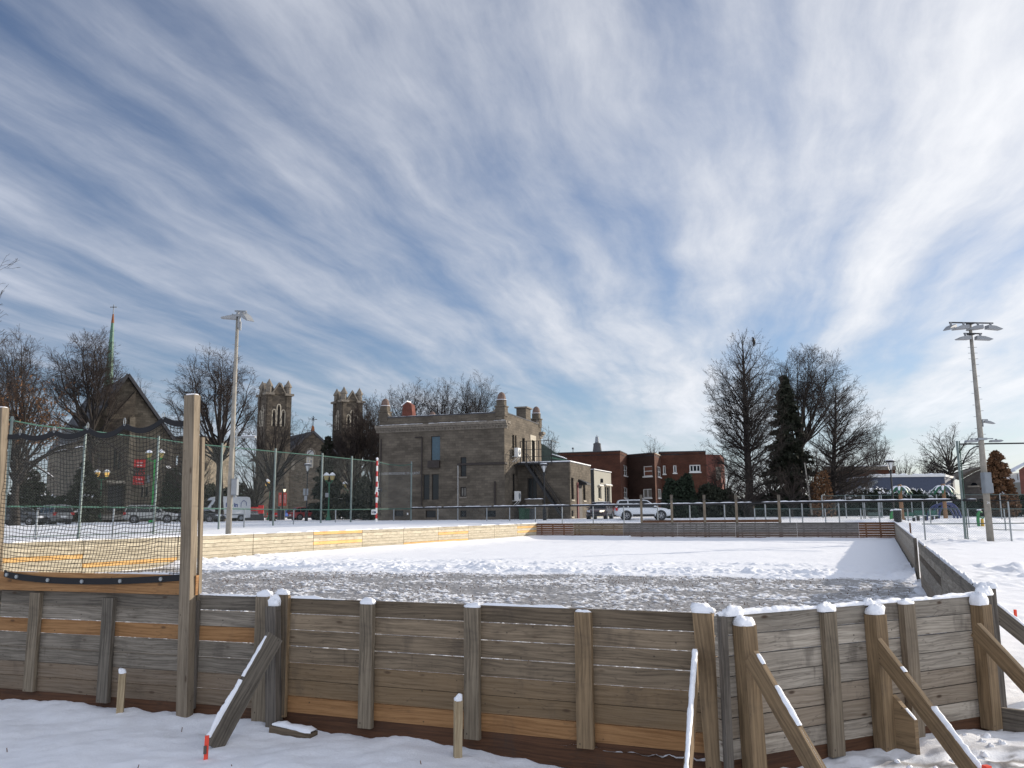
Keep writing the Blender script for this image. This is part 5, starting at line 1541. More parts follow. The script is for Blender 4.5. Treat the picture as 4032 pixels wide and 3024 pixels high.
    for a_ in (.78, 2.36): mb.beam((cx[0]-.6*e1[0]*math.cos(a_), cx[1], zc-.7-.6*math.sin(a_)), (cx[0]+.6*e1[0]*math.cos(a_), cx[1], zc-.7+.6*math.sin(a_)), .08, .08)
    mb.build('cross', BLACK, rt)
PALEGL = plain('pale_leaded_glass', (.30, .30, .30), .2, var=.5, scale=1.2)
towers_church()

# --- buildings at the right
def right_buildings():
    A0, A1 = at(3255, 1990, 122), at(3537, 1990, 122)
    F = Facade(A0, A1); S = Facade(A1, A1+np.array([6, 14, 0])); zb = gz(40, 122)-1; zt = F.z(3500, 1850)
    rt = thing('low_brick_building', 'low red brick building with a snowy flat roof behind the bare trees', 'building', (A0[0], A0[1], zb), 0)
    mb = MB(); F.wall(mb, zb, zt); S.wall(mb, zb, zt); mb.build('wall', BRICK, rt)
    mb = MB(); F.slab(mb, -.1, F.L+.1, zt+.003, zt+.55, -.3, .05); mb.build('fascia', TRIM, rt)
    mb = MB(); mb.prism([A0[:2], A1[:2], S.B, A0[:2]+[6, 14]], zt+.2, zt+.32); rf = mb.build('roof', TAR, rt)
    mb = MB(); snow_strip(mb, F.p(0, zt+.55, -.1), F.p(F.L, zt+.55, -.1), .5, .12, 4, step=.5); mb.build('snow', SNOW, rf, smooth=True)
    # slate blue shed
    A0, A1 = at(3432, 1990, 106), at(3729, 1990, 106)
    F = Facade(A0, A1); S = Facade(A1, A1+np.array([6, 9, 0])); W = Facade(A0+np.array([-1, 9, 0]), A0); zt = F.z(3600, 1878); zb = gz(45, 106)-1
    rt = thing('blue_building', 'long low slate blue building with a white snowy roof edge', 'building', (A0[0], A0[1], zb), 0)
    mb = MB(); [f.wall(mb, zb, zt) for f in (F, S, W)]; mb.build('wall', BLUEW, rt)
    mb = MB(); F.slab(mb, -.1, F.L+.1, zt+.003, zt+.30, -.25, .12); S.slab(mb, .2, S.L, zt+.003, zt+.30, -.2, .12); fs = mb.build('fascia', WHITEP, rt)
    mb = MB(); snow_strip(mb, F.p(0, zt+.30, -.05), F.p(F.L, zt+.30, -.05), .4, .14, 7, step=.4, gaps=.2); mb.build('snow', SNOW, fs, smooth=True)
    mb = MB(); mb.prism([A0[:2], A1[:2], S.B, W.A], zt+.05, zt+.2); mb.build('roof', SNOW, rt)
    mb = MB(); q = F.p(.2, F.z(3440, 1890), .1); mb.extrude([(-2.6, -1.9), (.1, -.2), (.1, .15), (-2.6, -1.5)], (q[0], q[1]-1.5, q[2]-.2), (1, 0, 0), (0, 0, 1), (0, 3, 0)); mb.build('canopy', GREYM, rt)
    mb = MB(); F.slab(mb, .4, .7, F.z(3436, 1905), F.z(3436, 1892), .01, .12); mb.build('wall_lamp', WHITEP, rt)
    # grey stone house with a rounded window
    A0, A1 = at(3795, 1990, 114), at(3910, 1990, 110)
    F = Facade(A0, A1); S = Facade(A1, A1+np.array([4, 9, 0])); zt = F.z(3850, 1885); zb = gz(55, 112)-1
    rt = thing('grey_stone_house', 'pale grey stone house with arched window left of the brown cedar', 'building', (A0[0], A0[1], zb), 0)
    mb = MB(); F.wall(mb, zb, zt); S.wall(mb, zb, zt); mb.face([F.p(0, zt), F.p(F.L, zt), F.p(F.L*.95, zt+1.5), F.p(F.L*.5, zt+.9)]); mb.build('wall', STONEP, rt)
    mb = MB(); q0 = F.p(-.3, zt+.05, .25); q1 = F.p(F.L*.5, zt+1.1, .25); q2 = F.p(F.L*1.02, zt+1.7, .25); bk = np.array([2, 9, 0.])
    for a, b in ((q0, q1), (q1, q2)): mb.face([b, a, a+bk, b+bk]); mb.beam(a, b, .25, .5, grain=False)
    mb.build('roof', TRIM, rt)
    a, b, c, e = F.rect(3822, 1893, 3848, 1912)
    mb = MB(); m = (a+b)/2; r = (b-a)/2; mb.extrude([(m+r*math.cos(t), c+r*.8*math.sin(t)) for t in np.linspace(0, math.pi, 9)], F.p(0, 0, .05), (*F.d, 0), (0, 0, 1), (*(-F.n*.1), 0)); mb.build('window', GLASS, rt)
    mb = MB(); F.slab(mb, a-.3, b+.3, c-.22, c-.003, .003, .25); mb.build('sill', TRIML, rt)
    # house with white upper floor and snowy roof
    A0, A1 = at(3966, 1990, 104), at(4150, 1990, 92)
    F = Facade(at(3968, 1990, 106), at(4026, 1990, 101)); S = Facade(F.B, F.B+np.array([9, -1.5])); zb = gz(60, 100)-1
    zt = F.z(4000, 1862); zm = F.z(4000, 1900)
    rt = thing('white_house', 'white clad house with snow covered roof and red brick end at the right edge', 'house', (F.A[0], F.A[1], zb), 0)
    mb = MB(); F.wall(mb, zb, zm); mb.build('lower_wall', STUCCO, rt)
    hs = [F.rect(3976, 1872, 3979, 1892), F.rect(4003, 1865, 4009, 1892)]
    mb = MB(); F.wall(mb, zm, zt, hs, depth=.1); mb.build('upper_wall', WHITEP, rt)
    for h in hs: F.window(rt, h, GLASS, WHITEP, fw=.06, depth=.06)
    mb = MB(); S.wall(mb, zb, zt+.3); mb.face([S.p(0, zt+.3), S.p(S.L, zt+.3), S.p(S.L*.5, zt+3.4)]); mb.build('brick_end', BRICKR, rt)
    e0 = F.p(-1.0, zt-.1, .5); e1_ = F.p(F.L+.4, zt+.25, .5); r0 = F.p(-.6, zt+2.4, -5); r1 = F.p(F.L+.4, zt+3.5, -5)
    mb = MB(); mb.face([e0, e1_, r1, r0]); mb.beam(e0, e1_, .2, .15, grain=False); rf = mb.build('roof', SNOW, rt)
    q = F.p(F.L*.9, zt+3.0, -4); mb = MB(); mb.box(q[0]-.5, q[0]+1.5, q[1]-.5, q[1]+.5, q[2]-.5, q[2]+.9); mb.build('dormer', WHITEP, rt)
    mb = MB(); mb.cyl((q[0]-.6, q[1], q[2]), (q[0]-.6, q[1], q[2]+2.0), .09, n=6); mb.lathe((q[0]-.6, q[1], q[2]+2.0), [(.05, 0), (.24, .12), (.05, .5)], 8); mb.build('roof_vent', GREYM, rt)
    b0 = F.p(F.L*.25, zm-.9, 0)
    mb = MB(); F.slab(mb, F.L*.1, F.L*.55, zm-2.3, zm-2.1, .05, 1.3)
    for k in range(5): mb.beam(F.p(F.L*(.1+.112*k), zm-2.1, 1.25), F.p(F.L*(.1+.112*k), zm-1.1, 1.25), .05, .05, grain=False)
    mb.beam(F.p(F.L*.1, zm-1.1, 1.25), F.p(F.L*.55, zm-1.1, 1.25), .06, .06, grain=False); mb.build('balcony', BLACK, rt)
STONEP = masonry('pale_stone', (.22, .195, .17), (.16, .145, .125), (.12, .11, .10), .5, .24)
right_buildings()


# ------------------------------------------------------------------ fences
FL0 = at(325, 2100, 48.0)[:2]; FC = at(1619, 2080, 80.0)[:2]; FR1 = at(3795, 2115, 48.0)[:2]
def chain(mb_pts, s, zlo, zhi):
    """crossing wires of a chain-link panel along plan points"""
    P0 = []; P1 = []
    for (A, B, za0, za1, zb0, zb1) in mb_pts:
        L = np.linalg.norm(B-A); n = max(1, int(L/s)); H = za1-za0
        k = int(H/s)
        for i in range(-k, n+1):
            for sg in (1, -1):
                u0, u1 = i*s, i*s+H
                z0, z1 = 0.0, 1.0
                if sg < 0: u0, u1 = u1, u0
                # clip to 0..L
                du = u1-u0
                t0, t1 = 0.0, 1.0
                lo, hi = sorted(((0-u0)/du, (L-u0)/du))
                t0, t1 = max(t0, lo), min(t1, hi)
                if t1-t0 < .01: continue
                for t, arr in ((t0, P0), (t1, P1)):
                    u = (u0+du*t)/L
                    q = A+(B-A)*u
                    zl = za0*(1-u)+zb0*u; zh = za1*(1-u)+zb1*u
                    arr.append((q[0], q[1], zl+(zh-zl)*t))
    return np.array(P0), np.array(P1)

DKGREEN = plain('dark_green_coating', (.02, .07, .05), .5)
STEELL = plain('pale_fence_post', (.16, .20, .19), .5, metal=.15)
def left_fence():
    rt = thing('ball_stop_fence', 'tall green chain link fence on steel posts beyond the cream boards', 'fence', (*FL0, gz(*FL0)))
    posts = [(30, 1640), (325, 1678), (615, 1716), (868, 1745), (1080, 1766), (1266, 1784), (1383, 1796), (1619, 1817)]
    pos = []
    for px, py in posts:
        q = online(px, (py+2080)/2, FL0, FC); zt = at(px, py, q[1])[2]; pos.append((q, zt))
        lean = .0
        mb = MB(); mb.tube([(q[0], q[1], gz(*q)-.3), (q[0], q[1], zt)], .075, 8); mb.build('post', STEELL, rt)
    mids = [(148, 2010), (449, 2003), (745, 2000), (963, 2004), (1157, 2006), (1322, 2006), (1551, 2003)]
    for px, py in mids:
        q = online(px, py, FL0, FC); zt = at(px, py, q[1])[2]
        mb = MB(); mb.tube([(q[0], q[1], gz(*q)-.3), (q[0], q[1], zt)], .05, 6); mb.build('short_post', STEEL, rt)
    def rail(name, pts, r, mat, sag=0):
        P = []
        for px, py in pts:
            q = online(px, py, FL0, FC); P.append((q[0], q[1], at(px, py, q[1])[2]))
        mb = MB(); mb.tube(P, r, 6); mb.build(name, mat, rt); return P
    top = rail('top_rail', [(30, 1652), (150, 1675), (325, 1693), (470, 1711), (615, 1727), (745, 1746), (868, 1757), (1080, 1778), (1266, 1795), (1383, 1807), (1485, 1818), (1530, 1829), (1575, 1833), (1619, 1829)], .035, GREENF)
    mid = rail('middle_rail', [(0, 1994), (325, 1996), (615, 2000), (868, 2003), (1080, 2006), (1266, 2007), (1400, 2006), (1619, 2003)], .045, GREENF)
    low = rail('bottom_rail', [(0, 2115), (325, 2107), (868, 2087), (1080, 2080), (1266, 2074), (1400, 2070), (1619, 2064)], .03, STEELG)
    secs = []
    for (qa, za), (qb, zb_) in zip(pos[:-1], pos[1:]):
        secs.append((qa, qb, gz(*qa)+.05, za-.25, gz(*qb)+.05, zb_-.25))
    P0, P1 = chain(secs, .16, 0, 0)
    V, F = seg_tubes(P0, P1, np.full(len(P0), .0022), np.full(len(P0), .0022), 3)
    np_mesh('mesh', V, F, WIRE, rt)
    # the striped pole in the same line, with its number plate
    q = online(1483, 1950, FL0-np.array([-.2, .3]), FC-np.array([-.2, .3])); z1 = at(1485, 1808, q[1])[2]; z0 = gz(*q)-.2
    sp = thing('striped_pole', 'red and white striped pole with a number plate at the end of the tall fence', 'pole', (*q, z0))
    mb = MB(); mb.tube([(q[0], q[1], z0), (q[0], q[1], z1)], .085, 10); mb.build('shaft', STRIPED, sp)
    mb = MB(); snow_cap(mb, (q[0], q[1], z1), .1, .1, .12, 3); mb.build('snow_cap', SNOW, sp, smooth=True)
    f = Facade(q+[-.6, -.12], q+[.6, -.12])
    a, b, c, e = f.rect(1462, 2006, 1482, 2026); mb = MB(); f.slab(mb, a, b, c, e, 0, .03); pl = mb.build('number_plate', WHITEP, sp)
    text_part('digits', '68', (e-c)*.75, f.p(a+.05, c+(e-c)*.22, .035), (1, 0, 0), (0, 0, 1), BLACK, pl, .004, width=(b-a)*.5)
    mb = MB(); f.slab(mb, a+(b-a)*.64, a+(b-a)*.92, c+(e-c)*.25, c+(e-c)*.6, .031, .038); mb.build('blue_symbol', PLAYB, pl)
left_fence()

def right_fence():
    rt = thing('rail_fence', 'long chain link fence with a thick dark top rail carrying snow, beyond the far boards', 'fence', (*FC, gz(*FC)))
    posts = [1724, 1803, 1917, 2007, 2108, 2214, 2336, 2457, 2590, 2717, 2854, 3015, 3160, 3305, 3463, 3637]
    ry = lambda px: np.interp(px, (1619, 2214, 2700, 3300, 3790, 4100), (2001, 1992, 1986, 1976, 1969, 1972))
    FE = FR1+(FR1-FC)/np.linalg.norm(FR1-FC)*9
    pts = []
    for px in list(np.linspace(1619, 4150, 26)):
        q = online(px, 1990, FC, FE); pts.append((q[0], q[1], at(px, ry(px), q[1])[2]))
    mb = MB(); mb.tube(pts[:23], .075, 6); tr = mb.build('top_rail', BLACK, rt)
    mb = MB(); mb.tube(pts[22:], .03, 6); mb.build('thin_rail', BLACK, rt)
    mb = MB()
    for i, (a, b) in enumerate(zip(pts[:22], pts[1:23])):
        snow_strip(mb, np.array(a)+[0, 0, .06], np.array(b)+[0, 0, .06], .12, .07, i+40, step=.25, gaps=.22)
    mb.build('snow', SNOW, tr, smooth=True)
    secs = []; prev = None
    for px in posts+[3795, 3975]:
        q = online(px, 2040, FC, FE); zt = at(px, 1736 if px == 3795 else ry(px)+(0 if px < 3900 else 4), q[1])[2]
        r = .07 if px == 3795 else .045
        mb = MB(); mb.tube([(q[0], q[1], gz(*q)-.3), (q[0], q[1], zt)], r, 8); po = mb.build('tall_post' if px == 3795 else 'post', STEELL if px == 3795 else STEEL, rt)
        if px == 3795:
            tq = (q, zt)
            mb = MB(); mb.tube([(q[0]+.19, q[1]+.1, 0.0), (q[0]+.19, q[1]+.1, zt)], .03, 6); mb.build('green_side_post', DKGREEN, po)
        if prev is not None: secs.append((prev, q, gz(*prev)+.05, at(px, ry(px), prev[1])[2]-.1, gz(*q)+.05, at(px, ry(px), q[1])[2]-.1))
        prev = q
    P0, P1 = chain(secs, .13, 0, 0)
    V, F = seg_tubes(P0, P1, np.full(len(P0), .0022), np.full(len(P0), .0022), 3)
    np_mesh('mesh', V, F, WIRE, rt)
    q, zt = tq
    e = at(4120, 1744, q[1]-3)
    mb = MB(); mb.tube([(q[0]+.2, q[1]+.1, at(3812, 1748, q[1])[2]), e], .045, 6); mb.build('high_rail', BLACK, rt)
    lo = [(online(px, 2062, FC, FE), py) for px, py in ((3630, 2062), (4060, 2062))]
    mb = MB(); mb.tube([(a[0], a[1], at(3800, py, a[1])[2]) for a, py in lo], .03, 6); mb.build('lower_rail', STEELG, rt)
    return tq
TALLPOST = right_fence()

def play_fence():
    A, B = at(2972, 2040, 66)[:2], at(4100, 2040, 60)[:2]
    rt = thing('playground_fence', 'low chain link fence around the playground, behind the snowy rail fence', 'fence', (*A, gz(*A)))
    pts = []
    secs = []; prev = None
    for px in (2972, 3110, 3250, 3390, 3528, 3575, 3663, 3812, 3955, 4090):
        q = online(px, 2030, A, B); zt = at(px, 2002, q[1])[2]
        mb = MB(); mb.tube([(q[0], q[1], gz(*q)-.3), (q[0], q[1], zt)], .045, 6); mb.build('post', STEEL, rt)
        pts.append((q[0], q[1], zt-.03))
        if prev is not None: secs.append((prev, q, gz(*prev)+.05, zt-.05, gz(*q)+.05, zt-.05))
        prev = q
    mb = MB(); mb.tube(pts, .035, 6); mb.build('top_rail', STEELG, rt)
    mb = MB(); mb.tube([(p[0], p[1], gz(p[0], p[1])+.12) for p in pts], .025, 6); mb.build('bottom_rail', STEELG, rt)
    P0, P1 = chain(secs, .13, 0, 0)
    V, F = seg_tubes(P0, P1, np.full(len(P0), .0022), np.full(len(P0), .0022), 3); np_mesh('mesh', V, F, WIRE, rt)
    # taller court fence behind
    A, B = at(3180, 2000, 80)[:2], at(4100, 2000, 74)[:2]
    rt = thing('court_fence', 'taller thin fence with twin posts in front of the dark hedge', 'fence', (*A, gz(*A)))
    pts = []; secs = []; prev = None
    for px in (3238, 3330, 3398, 3404, 3465, 3472, 3590, 3690, 3800, 3940, 4060):
        q = online(px, 1990, A, B); zt = at(px, np.interp(px, (3238, 4060), (1950, 1944)), q[1])[2]
        mb = MB(); mb.tube([(q[0], q[1], gz(*q)-.3), (q[0], q[1], zt)], .05, 6); mb.build('post', STEEL, rt)
        pts.append((q[0], q[1], zt-.05))
        if prev is not None: secs.append((prev, q, gz(*prev)+.05, zt-.05, gz(*q)+.05, zt-.05))
        prev = q
    mb = MB(); mb.tube(pts, .03, 6); mb.build('top_rail', STEELG, rt)
    P0, P1 = chain(secs, .16, 0, 0)
    V, F = seg_tubes(P0, P1, np.full(len(P0), .0022), np.full(len(P0), .0022), 3); np_mesh('mesh', V, F, WIRE, rt)
play_fence()

# ------------------------------------------------------------------ floodlight poles and lamps
def flood(mb, c, dirx, s, tilt):
    """boxy floodlight hanging from c, throwing towards dirx"""
    f = np.array([dirx[0], dirx[1], 0.]); f /= np.linalg.norm(f)
    sd = np.array([-f[1], f[0], 0]); dn = np.array([0, 0, -1.])
    ct, st_ = math.cos(tilt), math.sin(tilt)
    fx = f*ct+dn*st_; up = f*st_-dn*ct
    o = np.array(c)-up*.22*s
    mb.extrude([(-.25*s, .10*s), (.22*s, .10*s), (.70*s, -.04*s), (.62*s, -.09*s), (-.25*s, -.12*s)], o-sd*.2*s, fx, up, sd*.4*s)
    mb.cyl(np.array(c)+[0, 0, .02], o+up*.1*s, .05*s, n=6)
    return o, fx, up, sd

def pole_left():
    q = at(899, 2105, 49.0); b = gz(q[0], q[1])-.2; zt = at(938, 1246, q[1])[2]
    x, y = q[0], q[1]
    rt = thing('floodlight_pole', 'tall pale floodlight pole with two lamps at top, left of the towers', 'light pole', (x, y, b))
    mb = MB(); mb.tube([(x, y, b), (x, y, (b+zt)/2), (x, y, zt)], [.17, .135, .09], 14); mb.build('shaft', CONC, rt, smooth=True)
    mb = MB(); mb.obox((x+.03, y-.1, zt+.02), (.42, -.15, 0), (.05, .12, 0), (0, 0, .07), grain=False); mb.beam((x-.25, y+.25, zt+.40), (x+.62, y-.35, zt+.22), .09, .09, grain=False); mb.cyl((x, y, zt), (x, y, zt+.36), .10, .08); mb.build('crossarm', LAMPM, rt)
    mb = MB(); flood(mb, (x-.28, y-.1, zt+.12), (-1, -.3), .95, .0); mb.build('floodlight', LAMPM, rt)
    mb = MB(); o, fx, up, sd = flood(mb, (x+.62, y-.35, zt+.2), (.8, -.7), 1.15, .5); fl = mb.build('floodlight', LAMPM, rt)
    mb = MB(); mb.obox(o-up*.115*1.15+fx*.2, fx*.32, sd*.18, up*.012, grain=False); mb.build('lens', LENS, fl)
    mb = MB(); mb.obox((x+.14, y-.1, zt-.35), (.06, 0, 0), (0, .1, 0), (0, 0, .38), grain=False); mb.obox((x+.2, y-.12, zt-.62), (.07, 0, 0), (0, .06, 0), (0, 0, .26), grain=False); mb.build('ballast_box', LAMPM, rt)
    for k, z in enumerate((1.75, 2.45, 3.2, 4.0)):
        for sg in (-1, 1):
            mb = MB(); rr = .12; mb.cyl((x+sg*rr*.8, y-.02, zt-z-(.1 if sg > 0 else 0)), (x+sg*(rr+.14), y-.02, zt-z-(.1 if sg > 0 else 0)), .013, n=5); mb.build('climbing_peg', STEEL, rt)
    z = at(930, 1722, y)[2]
    mb = MB(); mb.beam((x+.15, y-.05, z), (x+.62, y-.1, z+.02), .06, .06, grain=False); mb.beam((x+.24, y-.05, z-.6), (x+.24, y-.05, z+.32), .07, .07, grain=False); ar = mb.build('lamp_arm', STEEL, rt)
    mb = MB(); mb.obox((x+1.0, y-.12, z), (.42, -.03, 0), (.01, .15, 0), (0, 0, .055), grain=False); al = mb.build('lamp_head', LAMPM, ar)
    mb = MB(); snow_strip(mb, (x+.58, y-.1, z+.055), (x+1.42, y-.14, z+.055), .28, .05, 5); mb.build('snow', SNOW, ar, smooth=True)
    z0, z1 = at(925, 1950, y)[2], at(925, 1885, y)[2]
    mb = MB(); mb.box(x+.14, x+.46, y-.28, y+.10, z0, z1); cb = mb.build('electric_cabinet', GREYM, rt)
    mb = MB(); mb.box(x+.155, x+.445, y-.295, y-.283, z0+.06, z1-.06); mb.build('cabinet_door', LAMPM, cb)
    mb = MB(); mb.box(x+.22, x+.36, y-.1, y+.05, z0-.12, z0-.003); mb.build('cable_gland', STEEL, cb)
pole_left()

def pole_right():
    q = at(3899, 2116, 47.0); b = gz(q[0], q[1])-.2; x, y = q[0], q[1]
    zt = at(3834, 1276, y)[2]
    rt = thing('floodlight_pole', 'tall concrete floodlight pole with two crossarms of lamps at the right', 'light pole', (x, y, b))
    mb = MB(); mb.tube([(x, y, b), (x, y, (b+zt)/2), (x, y, zt)], [.19, .145, .085], 14); mb.build('shaft', CONC, rt, smooth=True)
    ax = np.array([.995, .10, 0])
    def zpx(py, px=3838): return at(px, py, y)[2]
    for (zz, l0, l1, spots) in ((zpx(1273), -1.33, 1.36, ((-1.25, (-.75, -.5)), (-.47, (-1, .15)), (.42, (-1, .4)), (1.2, (1, .1)))), (zpx(1315), -.50, .60, ((-.42, (-.9, -.3)), (.5, (1, -.1))))):
        mb = MB(); c = np.array([x, y-.12, zz]); mb.beam(c+ax*l0, c+ax*l1, .07, .07, grain=False); mb.box(x-.17, x+.17, y-.18, y+.12, zz-.06, zz+.03); ca = mb.build('crossarm', BLACK, rt)
        for u, dr in spots:
            mb = MB(); flood(mb, c+ax*u+[0, 0, -.05], dr, .95, .10 if abs(u) < 1.22 else .32); mb.cyl(c+ax*u, c+ax*u-[0, 0, .15], .08, .05, 6); mb.build('floodlight', LAMPM, ca)
    for k in range(17):
        z = zpx(1368)-k*.335-(.0 if k < 3 else .0)
        f = (z-b)/(zt-b); rr = .19*(1-f)+.085*f
        for sg in ((-1, 1) if k < 3 else ((1,) if k % 2 else (-1,))):
            mb = MB(); mb.cyl((x+sg*rr*.9, y-.02, z), (x+sg*(rr+.17), y-.02, z), .014, n=5); mb.build('climbing_peg', STEEL, rt)
    # middle bracket lamp, lower arms with two lamps, cabinet
    z = zpx(1653, 3875)
    mb = MB(); mb.beam((x+.12, y-.1, z), (x+.42, y-.1, z), .05, .05, grain=False); mb.beam((x+.14, y-.1, z-.4), (x+.14, y-.1, z), .05, .05, grain=False); flood(mb, (x+.42, y-.1, z), (1, -.1), .6, .2); mb.build('bracket_lamp', LAMPM, rt)
    z = zpx(1728, 3880)
    mb = MB(); mb.beam((x-.62, y-.12, z), (x+.62, y-.12, z), .06, .06, grain=False); mb.box(x-.26, x+.26, y-.2, y+.15, z-.07, z+.05); la = mb.build('lower_crossarm', STEEL, rt)
    for x0, x1 in ((-.98, -.25), (.42, 1.12)):
        mb = MB(); mb.extrude([(x0, -.20), (x0+.05, -.09), (x1-.15, -.07), (x1, -.13), (x1-.15, -.20)], (x, y-.3, z), (1, 0, 0), (0, 0, 1), (0, .3, 0)); mb.cyl((x+(x0+x1)/2, y-.15, z-.08), (x+(x0+x1)/2, y-.15, z-.02), .06, n=6); mb.build('lamp_head', LAMPM, la)
    z0, z1 = zpx(1943, 3888), zpx(1861, 3888)
    mb = MB(); mb.box(x-.28, x+.14, y-.45, y-.10, z0, z1); cb = mb.build('electric_cabinet', GREYM, rt)
    mb = MB(); mb.box(x-.24, x+.10, y-.465, y-.453, z0+.06, z1-.06); mb.build('cabinet_door', GREYM, cb)
    mb = MB(); mb.box(x+.143, x+.28, y-.3, y-.05, z0+.03, z0+.55); sb = mb.build('meter_box', LAMPM, cb)
    mb = MB(); snow_strip(mb, (x+.15, y-.18, z0+.55), (x+.27, y-.18, z0+.55), .22, .05, 5, step=.04); mb.build('snow', SNOW, cb, smooth=True)
    text_part('pole_number', '24', .16, (x-.12, y-.196, zpx(1983, 3893)), (1, 0, 0), (0, 0, 1), WHITE, rt, .003)
    # conduit looping over from the fence post
    tq, tz = TALLPOST
    p0 = np.array([tq[0]+.25, tq[1], tz-1.35]); p1 = np.array([x-.12, y, zpx(1757)])
    mb = MB(); mb.tube([p0, p0+(p1-p0)*np.array([.12, .2, .42]), p0+(p1-p0)*np.array([.38, .5, .80]), p0+(p1-p0)*np.array([.7, .75, .97]), p1], .035, 6); mb.build('curved_conduit', BLACK, rt)
pole_right()

def lantern_lamp(px, pyt, d, label, signs=False, pyb=None):
    q = G2(px, 2000, d); x, y, b = q
    zt = at(px, pyt, d)[2]; s = .001*d
    rt = thing('street_lamp', label, 'street lamp', (x, y, b), 0, 'black lantern street lamps')
    mb = MB(); mb.lathe((x, y, 0), [(.17, b-.2), (.17, b+.9), (.11, b+1.0), (.075, b+1.1), (.06, zt-1.05), (.13, zt-.98), (.13, zt-.82), (.06, zt-.78)], 10); mb.build('post', BLACK, rt)
    mb = MB()
    for k in range(4):
        a = math.pi/4+k*math.pi/2; mb.beam((x+.10*math.cos(a), y+.10*math.sin(a), zt-.80), (x+.30*math.cos(a), y+.30*math.sin(a), zt-.15), .03, .03, grain=False)
    mb.lathe((x, y, zt), [(.40, -.15), (.42, -.11), (.22, -.02), (.10, 0)], 12); mb.build('lantern', BLACK, rt)
    mb = MB(); mb.lathe((x, y, zt), [(.09, -.74), (.26, -.18)], 10); mb.build('lamp_glass', LENS, rt)
    mb = MB(); snow_cap(mb, (x, y, zt-.03), .3, .3, .07, 3); mb.build('snow_cap', SNOW, rt, smooth=True)
    return rt, x, y, b
lantern_lamp(2144, 1826, 74, 'black lantern street lamp in front of the stone building wing')
lantern_lamp(3518, 1812, 66, 'black lantern street lamp before the blue building, beside the left snowy palm')
rt, x, y, b = lantern_lamp(1207, 1827, 86, 'black lantern street lamp with grey sign plates before the dark spruce')
f = Facade((x-1, y-.15), (x+1, y-.15))
for (x0, y0, x1, y1) in ((1194, 1924, 1203, 1950), (1207, 1924, 1214, 1950)):
    mb = MB(); f.slab(mb, *f.rect(x0, y0, x1, y1), 0, .03); mb.build('sign_plate', GREYM, rt)
mb = MB(); f.slab(mb, *f.rect(1198, 1952, 1209, 1971), 0, .03); mb.build('framed_plate', LAMPM, rt)

def double_lamp(px, pyt, pyl, d, sp, label, mat=None, glass=None, sign=None):
    """green post carrying two snow-capped lanterns"""
    mat = mat or LAMPG; glass = glass or AMBER
    x, y, b = G2(px, 2000, d); zt = at(px, pyt, d)[2]
    rt = thing('double_street_lamp', label, 'street lamp', (x, y, b), 0, 'green double lantern street lamps')
    za = zt-1.15
    mb = MB(); mb.lathe((x, y, 0), [(.34, b-.2), (.30, b+.10), (.16, b+.5), (.13, b+1.1), (.08, b+1.3), (.07, za-.1), (.10, za), (.06, za+.12)], 10)
    sp = sp*d/3300
    mb.tube([(x-sp/2, y, za+.18), (x-sp*.3, y, za-.02), (x, y, za-.05), (x+sp*.3, y, za-.02), (x+sp/2, y, za+.18)], .045, 6); mb.build('post', mat, rt)
    for sg in (-1, 1):
        c = (x+sg*sp/2, y, za+.18)
        mb = MB(); mb.lathe(c, [(.10, 0), (.12, .08), (.24, .12)], 8); mb.lathe(c, [(.36, .60), (.20, .80), (.05, .93)], 8); ln = mb.build('lantern', mat, rt)
        mb = MB(); mb.lathe(c, [(.17, .12), (.30, .60)], 8); mb.build('lantern_glass', glass, ln)
        mb = MB(); mb.lathe(c, [(.37, .615), (.34, .70), (.2, .86), (.03, .98)], 10); mb.build('snow_cap', SNOW, ln, smooth=True)
    if sign:
        f = Facade((x-1, y-.12), (x+1, y-.12)); mb = MB(); f.slab(mb, *f.rect(*sign), 0, .03); mb.build('sign_plate', LAMPM, rt)
double_lamp(599, 1770, 0, 84, 48, 'bright green double lantern lamp with snowy caps, right of the gala banner', LAMPG2)
double_lamp(393, 1848, 0, 96, 38, 'green double lantern lamp glowing amber left of the church door', None, AMBERL)
double_lamp(1061, 1886, 0, 102, 24, 'green double lantern lamp glowing amber between the white van and the red banners', None, AMBERL, (1059, 1972, 1067, 1984))
double_lamp(1294, 1860, 0, 92, 23, 'green double lantern lamp right of the red car with a wide dark foot', None, None, (1281, 1941, 1294, 1958))
double_lamp(1366, 1895, 0, 108, 20, 'small green double lantern lamp left of the striped pole')

